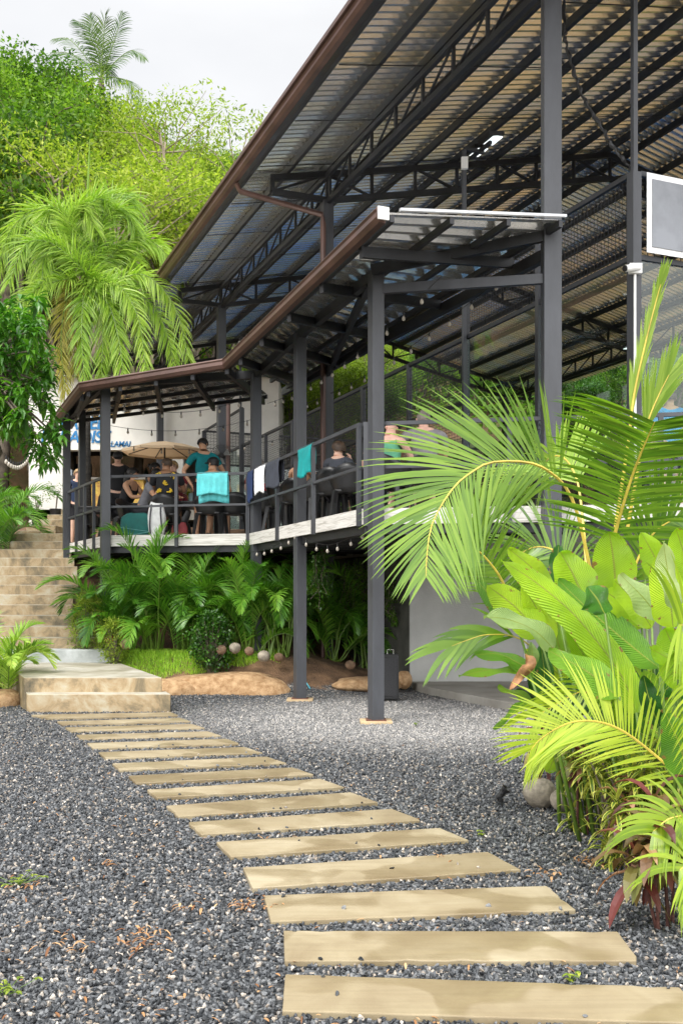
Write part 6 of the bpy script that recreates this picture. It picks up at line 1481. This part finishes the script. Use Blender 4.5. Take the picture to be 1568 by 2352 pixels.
# ------------------------------------------------------------------ chairs and tables
def make_chair():
    o = thing('plastic_chair', 'x', 'chair', (0, 0, 0)); m = MB()
    n = 14
    m.prism([(-.23, -.22), (.23, -.22), (.21, .18), (-.21, .18)], .41, .44); m.build('seat', M['black_plastic'], o, bevel=.008)
    m = MB(); vs = []; k = 5
    for lay in (0, .014):
        for i in range(n+1):
            a = R(-98 + 196*i/n); top = .80 - .17*abs(math.sin(a))**2.0 - (.06 if abs(a) > R(85) else 0)
            for j in range(k+1):
                u = j/k; rr = .225 + .075*u + lay; z = .40 + (top-.40)*u
                vs.append((math.sin(a)*rr, math.cos(a)*rr*.92 - .02, z))
    S = (n+1)*(k+1); fs = []
    for L_2 in (0, 1):
        for i in range(n):
            for j in range(k):
                if 2 <= j <= 2 and 0: continue
                a = L_2*S + i*(k+1)+j; q = (a, a+1, a+k+2, a+k+1); fs.append(q if L_2 else q[::-1])
    for i in range(n): a = i*(k+1)+k; fs.append((a, a+k+1, a+k+1+S, a+S)); a = i*(k+1); fs.append((a+k+1, a, a+S, a+k+1+S))
    for j in range(k): fs += [(j+1, j, j+S, j+1+S)]; a = n*(k+1)+j; fs.append((a, a+1, a+1+S, a+S))
    m.add(vs, fs); m.build('backrest', M['black_plastic'], o, smooth=True)
    for sx in (-1, 1):
        for sy in (-1, 1):
            m = MB(); a = Vector((sx*.20, sy*.18, .42)); b = Vector((sx*.25, sy*.25, 0)); m.tube([a, b], [.042, .026], 4); m.build('leg', M['black_plastic'], o)
    return o
chair0 = make_chair(); used = [False]
def chair(px, Y, yaw, label):
    o = chair0 if not used[0] else copy_tree(chair0); used[0] = True
    o.location = (GX(px, Y), Y, DZ); o.rotation_euler = (0, 0, R(yaw)); tag(o, label, 'chair', 'black plastic tub chairs on the deck')
for a in [(379, 17.95, 178, 'black tub chair of the man with the yellow print'), (484, 17.65, 172, 'black tub chair of the man in the black cap'), (538, 17.75, 190, 'empty black tub chair right of the turquoise shirt'),
          (300, 18.55, 62, 'black tub chair of the woman leaning on her elbows'), (268, 18.9, 70, 'black tub chair of the long-haired woman'), (222, 20.5, 100, 'black tub chair at the left end of the deck'),
          (404, 19.9, -8, 'black tub chair of the fair-haired young man'), (596, 19.35, 185, 'black tub chair behind the corner post'), (612, 17.3, 150, 'empty black tub chair behind the hanging clothes'),
          (652, 16.25, 140, 'empty black tub chair behind the dark cloth on the railing'), (686, 15.65, 160, 'black tub chair behind the thin post'), (768, 14.35, 165, 'black tub chair of the curly-haired young man'),
          (806, 13.95, 172, 'empty black tub chair nearest the sloping railing'), (848, 14.75, 190, 'black tub chair of the boy in pink'), (893, 13.05, 150, 'black tub chair of the bald man'), (972, 13.1, 180, 'black tub chair of the broad man in grey'),
          (735, 15.1, 200, 'empty black tub chair behind the teal towel')]:
    chair(*a)
def table(px, Y, rz, label, w=1.1, d=.75):
    o = thing('dining_table', label, 'table', (GX(px, Y), Y, DZ), R(rz), 'black dining tables on the deck')
    m = MB(); m.box((-w/2, -d/2, .70), (w/2, d/2, .74)); m.build('tabletop', M['black_plastic'], o, bevel=.01)
    m = MB(); m.box((-w/2+.04, -d/2+.04, .63), (w/2-.04, d/2-.04, .70)); m.build('apron', M['black_plastic'], o)
    for sx in (-1, 1):
        for sy in (-1, 1):
            m = MB(); m.bar((sx*(w/2-.06), sy*(d/2-.06), 0), (sx*(w/2-.06), sy*(d/2-.06), .70), .07); m.build('leg', M['black_plastic'], o)
    return o
table(402, 18.9, 0, 'black table between the yellow-print man and the fair-haired man')
table(318, 19.3, 10, 'black table in front of the leaning woman', .8)
table(245, 20.0, 0, 'black table at the left end of the deck')
table(560, 18.9, 0, 'black table behind the corner post')
table(712, 16.4, 20, 'black table behind the thin post')
table(815, 15.3, 20, 'black table in front of the curly-haired young man')
table(955, 14.15, 10, 'black table in front of the two men at the near end', 1.4)
def vessel(px, py, Y, r, h, c, label, nm='cup', prof=None, rough=.3):
    x = GX(px, Y); z = 1.5 + (HZ-py)*Y/F; m = MB(); m.lathe(prof or [(r*.8, 0), (r, h*.5), (r, h), (r*.85, h), (r*.8, h*.9)], (0, 0, 0), 12)
    tag(m.build(nm, mat(nm + '_col%d' % px, c, rough), None, smooth=False, loc=(x, Y, DZ+.742)), label, nm)
vessel(438, 1, 18.75, .04, .16, (.35, .5, .52), 'pale blue tumbler on the table left of the standing man', 'tumbler')
vessel(425, 1, 18.85, .05, .15, (.3, .01, .03), 'dark red tin on the table beside the yellow flower', 'tin')
vessel(352, 1, 18.95, .04, .12, (.6, .65, .62), 'pale cup on the table between the woman and the yellow-print man', 'cup')
vessel(990, 1, 14.0, .04, .24, (.75, .75, .75), 'white bottle on the near table', 'bottle', [(.035, 0), (.035, .15), (.012, .19), (.014, .24)])
vessel(1010, 1, 14.1, .04, .2, (.7, .72, .75), 'short white bottle right of the tall one on the near table', 'bottle', [(.03, 0), (.03, .12), (.012, .16), (.013, .2)])
vessel(725, 1, 16.3, .035, .22, (.5, .6, .62), 'clear water bottle on the table behind the thin post', 'bottle', [(.032, 0), (.032, .15), (.012, .19), (.014, .22)])
fl = thing('flower_bunch', 'big yellow sunflower standing on the table beside the red tin', 'flower', (GX(433, 18.8), 18.8, DZ+.742)); m = MB()
for k in range(16): a = 2*math.pi*k/16; strap(m, Vector((0, 0, .16)) + Vector((math.cos(a)*.03, 0, math.sin(a)*.03)), Vector((math.cos(a), -.2, math.sin(a))).normalized(), .085, .035, .0, rnd, .9, 3)
m.build('petal', leafmat('sunflower_petal', [(0, (.6, .5, .12)), (1, (.75, .65, .2))], .3, .6, (1, 1, .8)), fl)
m = MB(); m.lathe([(.04, 0), (.03, .015)], (0, 0, 0), 12); m.xf(Matrix.Translation((0, -.01, .16)) @ Matrix.Rotation(R(90), 4, 'X')); m.build('flower_centre', M['lf_lime'], fl); m = MB(); m.tube([(0, 0, 0), (0, 0, .15)], .008); m.build('stem', M['rachis_g'], fl)
# ------------------------------------------------------------------ clothes hanging over the railing
def rail_pt(px, seg):
    p, q = seg; n = outw(p, q)
    a = p + n*.045; b = q + n*.045; k = (px-784)/F
    f = (k*a.y - a.x)/((b.x-a.x) - k*(b.y-a.y)); return a + (b-a)*f, n
def drape(px0, px1, hf, hbk, c, label, seg, name='cloth', seed=0, gather=.0, off=0):
    a, n = rail_pt(px0, seg); b, _ = rail_pt(px1, seg); t = (b-a).normalized(); Lw = (b-a).length; r = random.Random(seed)
    m = MB(); nx = 26; zs_ = DZ + 1.05; rows = []
    for k in range(15): rows.append((-1, hf*(1 - k/14)))
    for k in range(9): rows.append((1, hbk*(k+1)/9))
    vs = []
    for sd_, dz in rows:
        for i in range(nx+1):
            u = i/nx; w = 1 - gather*min(1, dz/.3); x = (u-.5)*w*Lw + Lw/2
            f = .012*math.sin(u*Lw*60 + seed)*min(1, dz/.2) + .02*noise.noise(Vector((u*3, dz*3, seed)))*min(1, dz/.1)
            o2 = (.028 + .012*min(1, dz/.1) + f) if dz > .01 else .0
            zz = zs_ - dz*(1 + .12*math.sin(u*6 + seed*2)*(.5 if sd_ < 0 else .4)) + (.006 if dz < .01 else 0)
            p = a + t*x + (n*(o2+off) if sd_ < 0 else -n*(o2)); vs.append((p.x, p.y, zz))
    fs = [(j*(nx+1)+i, j*(nx+1)+i+1, (j+1)*(nx+1)+i+1, (j+1)*(nx+1)+i) for j in range(len(rows)-1) for i in range(nx)]
    m.add([(Vector(v) - a) for v in vs], fs); o = m.build(name, fab(c), None, smooth=True, loc=tuple(a)); s_ = o.modifiers.new('th', 'SOLIDIFY'); s_.thickness = .004
    return tag(o, label, 'clothing', 'clothes hung over the railing')
s2 = (C3, C2); s1 = (C2, C1)
drape(454, 524, .38, .5, (.10, .48, .50), 'bright turquoise T-shirt draped over the railing', s2, 'hanging_shirt', 1)
drape(462, 520, .54, .2, (.10, .62, .66), 'lower layer of the turquoise T-shirt over the railing', s2, 'hanging_shirt', 2, off=-.022) if False else None
drape(573, 585, .52, .4, (.015, .03, .09), 'narrow navy shirt on the railing at the corner post', s1, 'hanging_shirt', 3)
drape(588, 613, .44, .3, (.78, .78, .80), 'white shirt on the railing between two dark ones', s1, 'hanging_shirt', 4, .15)
drape(615, 646, .43, .35, (.035, .04, .055), 'charcoal shirt on the railing right of the white one', s1, 'hanging_shirt', 5)
drape(688, 720, .42, .3, (.0, .22, .22), 'teal towel on the railing right of the thin post', s1, 'hanging_towel', 6, .1)
# ------------------------------------------------------------------ bags
def blob(name, label, cat, px, py0, py1, Y, w, d, c, seed, strapc=None):
    z0 = DZ; h = (py1-py0)*Y/F; o = thing(name, label, cat, (GX(px, Y), Y, z0)); m = MB(); k = 10; n = 20
    for i in range(k+1):
        t = i/k; rr = math.sin(math.pi*(.08+.84*t))**.35
        for j in range(n):
            a = 2*math.pi*j/n; cx = math.copysign(abs(math.cos(a))**.6, math.cos(a)); cy = math.copysign(abs(math.sin(a))**.6, math.sin(a)); p = Vector((cx*w/2*rr, cy*d/2*rr, h*t)); m.v.append(tuple(p*(1 + .06*noise.noise(p*7 + Vector((seed, 0, 0))))))
    for i in range(k):
        for j in range(n): m.f.append((i*n+j, i*n+(j+1) % n, (i+1)*n+(j+1) % n, (i+1)*n+j)); m.m.append(0); m.c.append(.5)
    m.f.append(tuple(range(k*n, k*n+n))); m.m.append(0); m.c.append(.5)
    m.build('bag_body', fab(c), o, smooth=True)
    if strapc:
        m = MB()
        for sx in (-.25, .25): m.tube([(sx*w, -d*.35, h*.95), (sx*w*1.1, -d*.62, h*.7), (sx*w*1.3, -d*.58, h*.35), (sx*w*1.2, -d*.45, h*.1)], .014, 5)
        m.build('strap', fab(strapc), o)
    return o
b_ = blob('racket_bag', 'dark green racket bag lying on the deck behind the railing', 'bag', 313, 1168, 1224, 17.65, .56, .3, (.01, .10, .09), 1)
m = MB(); m.bar((-.25, -.155, .17), (.25, -.155, .10), .004, .006); m.bar((-.22, -.155, .09), (.0, -.157, .05), .004, .006); m.bar((0, -.157, .05), (.24, -.155, .09), .004, .006); m.build('seam', fab((.12, .3, .28)), b_)
blob('backpack', 'white backpack with dark straps standing beside the green racket bag', 'bag', 360, 1145, 1224, 17.6, .32, .22, (.62, .63, .62), 2, (.05, .05, .06))
blob('sports_bag', 'pinkish red bag under the chair of the yellow-print man', 'bag', 412, 1185, 1224, 18.2, .3, .2, (.40, .08, .09), 3)
# ------------------------------------------------------------------ pedestal fan
fn = thing('pedestal_fan', 'black pedestal fan with a wire cage behind the standing man', 'fan', (GX(509, 19.2), 19.2, DZ)); zc = 1.5 + (HZ-1046)*19.2/F - DZ
m = MB(); m.tube([(0, .06, 0), (0, .06, zc)], .02, 8); m.lathe([(.2, 0), (.2, .03), (.05, .05)], (0, .06, 0), 18); m.build('pole', M['black'], fn)
m = MB()
for k in range(30): a = 2*math.pi*k/30; m.tube([(math.cos(a)*.04, -.07, zc + math.sin(a)*.04), (math.cos(a)*.14, -.075, zc+math.sin(a)*.14), (math.cos(a)*.21, 0, zc+math.sin(a)*.21), (math.cos(a)*.05, .08, zc+math.sin(a)*.05)], .0022, 4, cap=False)
m.tube([(math.cos(a_*math.pi/15)*.21, 0, zc + math.sin(a_*math.pi/15)*.21) for a_ in range(31)], .005, 5); m.build('cage', M['steel2'], fn)
m = MB()
for k in range(3):
    a = 2*math.pi*k/3; c, s = math.cos(a), math.sin(a); c2, s2_ = math.cos(a+.9), math.sin(a+.9); m.add([(c*.03, -.02, zc+s*.03), (c*.17, -.03, zc+s*.17), (c2*.18, .02, zc+s2_*.18), (c2*.04, .01, zc+s2_*.04)], [(0, 1, 2, 3)])
m.build('fan_blade', M['grey_wall'], fn)
m = MB(); m.tube([(0, .14, zc), (0, -.06, zc)], [.06, .045], 12); m.build('motor', M['black'], fn)
# ------------------------------------------------------------------ camera, pipe, rope, strings of bulbs
pc = AB(0, 1.17); sc_o = thing('security_camera', 'white bullet security camera on the court corner post', 'security camera', (pc.x, pc.y, W(1440, 628, 11.9).z))
m = MB(); m.box((-.09, -.13, -.05), (.06, -.07, .07)); m.build('mount', M['white_paint'], sc_o, bevel=.006)
m = MB(); m.tube([(-.16, -.20, -.02), (.02, -.12, .02)], [.04, .042], 14); m.build('camera_body', M['white_paint'], sc_o)
m = MB(); m.tube([(-.175, -.207, -.023), (-.159, -.199, -.019)], [.036, .036], 14); m.build('lens', M['black'], sc_o)
m = MB(); m.tube([(0, 0, 0), (0, 0, -1.0), (.005, 0, -2.2)], .016, 8); tag(m.build('conduit_pipe', M['white_paint'], None, loc=(pc.x-.02, pc.y-.1, sc_o.location.z-.06)), 'white conduit pipe running down the court corner post', 'pipe')
m = MB(); rp = [W(1292, -60, 12.2), W(1296, 60, 12.2), W(1299, 95, 12.2), W(1318, 165, 12.15), W(1340, 225, 12.1), W(1380, 290, 12.05), W(1410, 340, 12.0), W(1450, 388, 11.95)]
rp = resample(rp, 60); m.tube([p + Vector((.012*math.sin(i*1.9), .012*math.cos(i*1.9), 0)) for i, p in enumerate(rp)], [.02 + .008*math.sin(i*1.3) for i in range(60)], 6)
tag(m.build('net_rope', M['black']), 'rolled black net rope hanging diagonally under the tall canopy roof', 'rope')
def bulbs(name, label, cable, pos, sc=1.0, group='strings of light bulbs'):
    base = Vector(cable[0]); o = thing(name, label, 'string lights', tuple(base), 0, group)
    cb = resample(cable, 40); m = MB(); m.tube([p-base for p in cb], .0045, 4); m.build('cable', M['black'], o)
    for p in pos:
        q = p - base
        m = MB(); m.lathe([(.014*sc, -.055*sc), (.015*sc, -.02*sc), (.008*sc, 0), (.004, .02*sc)], tuple(q), 8); sk = m.build('socket', M['black'], o)
        m = MB(); m.lathe([(.004*sc, -.135*sc), (.022*sc, -.125*sc), (.030*sc, -.10*sc), (.024*sc, -.075*sc), (.013*sc, -.055*sc)], tuple(q), 10); m.build('bulb', M['glass_bulb'], o, smooth=True)
BX = [(590, 1272, 16.0), (607, 1270, 15.7), (624, 1264, 15.4), (645, 1257, 15.0), (663, 1244, 14.7), (678, 1232, 14.4), (703, 1248, 14.0), (727, 1258, 13.7), (752, 1262, 13.4), (775, 1257, 13.1), (806, 1245, 12.7), (832, 1229, 12.4)]
bulbs('string_lights', 'string of clear bulbs hanging along the edge under the deck', [W(575, 1268, 16.3), W(607, 1262, 15.7), W(645, 1246, 15.0), W(676, 1222, 14.4), W(703, 1238, 14.0), W(752, 1252, 13.4), W(806, 1234, 12.7), W(845, 1212, 12.1), W(868, 1214, 11.8), W(1000, 1240, 11.6)], [W(a, b-8, y) for a, b, y in BX], .72)
def arc(p, q, sag, n, drop=0):
    return [p.lerp(q, i/(n-1)) - Vector((0, 0, sag*4*(i/(n-1))*(1-i/(n-1)) + drop)) for i in range(n)]
for k, (p, q, lb) in enumerate([(AB(.4, -1.2, 5.15), AB(8.5, -.6, 5.2), 'string of bulbs under the veranda roof beside the gutter'), (AB(-.2, -.5, 5.25), AB(9.0, .2, 5.3), 'string of bulbs under the inner side of the veranda roof'),
                                (Vector((-4.0, 17.6, 4.95)), Vector((-1.6, 17.2, 4.95)), 'string of bulbs under the left veranda roof near the gutter'), (Vector((-4.9, 19.6, 4.95)), Vector((-1.6, 19.4, 5.0)), 'string of bulbs crossing the middle of the left veranda roof'), (Vector((-5.4, 21.6, 4.9)), Vector((-1.2, 21.6, 4.95)), 'string of bulbs at the back of the left veranda roof'),
                                (W(8, 1040, 22), W(72, 1032, 30), 'small string of bulbs left of the white cafe pier')]):
    c = arc(p, q, .22 if k < 5 else .3, 15); bulbs('string_lights', lb, c, c[1:-1] if k < 2 or k > 4 else c[1:-1:2], .8 if k < 5 else 1.4)
# ------------------------------------------------------------------ speaker, pots, vines, hose
sx = GX(889, 14.4); spk = thing('loudspeaker', 'black loudspeaker standing on the gravel behind the near post', 'loudspeaker', (sx, 14.4, hgt(sx, 14.4)))
m = MB(); m.box((-.16, -.14, .03), (.16, .16, .68)); m.build('cabinet', M['black_plastic'], spk, bevel=.015)
m = MB(); m.box((-.14, -.150, .08), (.14, -.138, .62)); m.build('grille', mat('speaker_grille', (.02, .02, .022), .6, 0, .3, 60, .5, 200), spk, bevel=.006)
m = MB(); m.tube([(0, .0, .68), (.0, 0, .74), (.09, 0, .74), (.09, 0, .68)], .008, 6); m.build('handle', mat('chrome', (.7, .7, .7), .2, 1), spk)
m = MB(); [m.box((a, b, 0), (a+.04, b+.04, .03)) for a in (-.14, .1) for b in (-.12, .1)]; m.build('foot', M['black'], spk)
def pot(px, py, Y, w, h, label, ht, seed):
    z = 1.5 + (HZ-py)*Y/F; x = GX(px, Y); o = thing('potted_tree', label, 'potted plant', (x, Y, z)); m = MB(); n = 24
    for rr_, zz in ((.8, 0), (1, .9), (1, 1), (.9, 1), (.85, .85)):
        for j in range(n): a = 2*math.pi*j/n; q = w/2*rr_*(1 + .03*(j % 2)); m.v.append((q*math.cos(a), q*math.sin(a), h*zz))
    for i in range(4):
        for j in range(n): m.f.append((i*n+j, i*n+(j+1) % n, (i+1)*n+(j+1) % n, (i+1)*n+j)); m.m.append(0); m.c.append(.5)
    m.f.append(tuple(range(4*n, 5*n))); m.m.append(0); m.c.append(.5); m.build('pot', M['black_plastic'], o)
    m = MB(); r = random.Random(seed); cs = []
    for k in range(3): a = r.uniform(0, 6); m.tube([(0, 0, h*.8), (.05*math.cos(a), .05*math.sin(a), ht*.6), (.12*math.cos(a), .12*math.sin(a), ht*.8)], [.02, .015, .008], 5)
    for k in range(26): cs.append((r.gauss(0, .16), r.gauss(0, .12), ht*r.uniform(.6, 1)))
    m.build('trunk', M['trunk'], o); V, Fc, C = leaf_cloud(cs, 9, .09, .06, .5, seed, 1, 0); npmesh('foliage', V, Fc, C, M['lf_mid'], o)
pot(85, 1206, 30.3, .33, .22, 'small leafy tree in the lower black ribbed pot beside the white pier', .95, 1)
pot(128, 1187, 30.3, .36, .24, 'small fruit tree in the upper black ribbed pot beside the white pier', 1.0, 2)
def vine(pxs, py0, py1, Y, label, lm, n, seed, name='hanging_vine'):
    r = random.Random(seed); b = W(pxs[0], py0, Y); o = thing(name, label, 'vine', tuple(b)); m = MB(); cs = []
    for _ in range(n):
        px = r.uniform(*pxs); y0 = py0 + r.uniform(0, 20); y1 = r.uniform(py0+40, py1); Yk = Y + r.uniform(-.15, .15); p = [W(px + r.uniform(-4, 4)*k, y0 + (y1-y0)*k/4, Yk) - b for k in range(5)]; m.tube(p, .004, 4); cs += [tuple(q) for q in resample(p, 12)]
    m.build('stem', M['trunk'], o); V, Fc, C = leaf_cloud(cs, 7, .07, .05, .5, seed, 1, .5); npmesh('foliage', V, Fc, C, lm, o)
vine((722, 748), 1262, 1400, 15.2, 'ragged hanging plant below the deck edge right of the thin post', M['lf_dark'], 9, 1, 'hanging_plant')
vine((790, 850), 1290, 1430, 17.6, 'green creeper hanging down the dark wall under the deck', M['lf_mid'], 22, 2)
vine((880, 905), 1330, 1440, 16.7, 'green creeper beside the corner of the grey room', M['lf_mid'], 8, 3)
m = MB(); m.tube([(0, 0, 0), (-.04, .03, .06), (-.1, .1, .14), (-.12, .15, .2)], .012, 6); tag(m.build('garden_hose', mat('blue_hose', (.05, .28, .35), .5), None, loc=(GX(712, 15.6), 15.6, hgt(GX(712, 15.6), 15.6)+.02)), 'short blue hose end lying on the soil under the deck', 'hose')
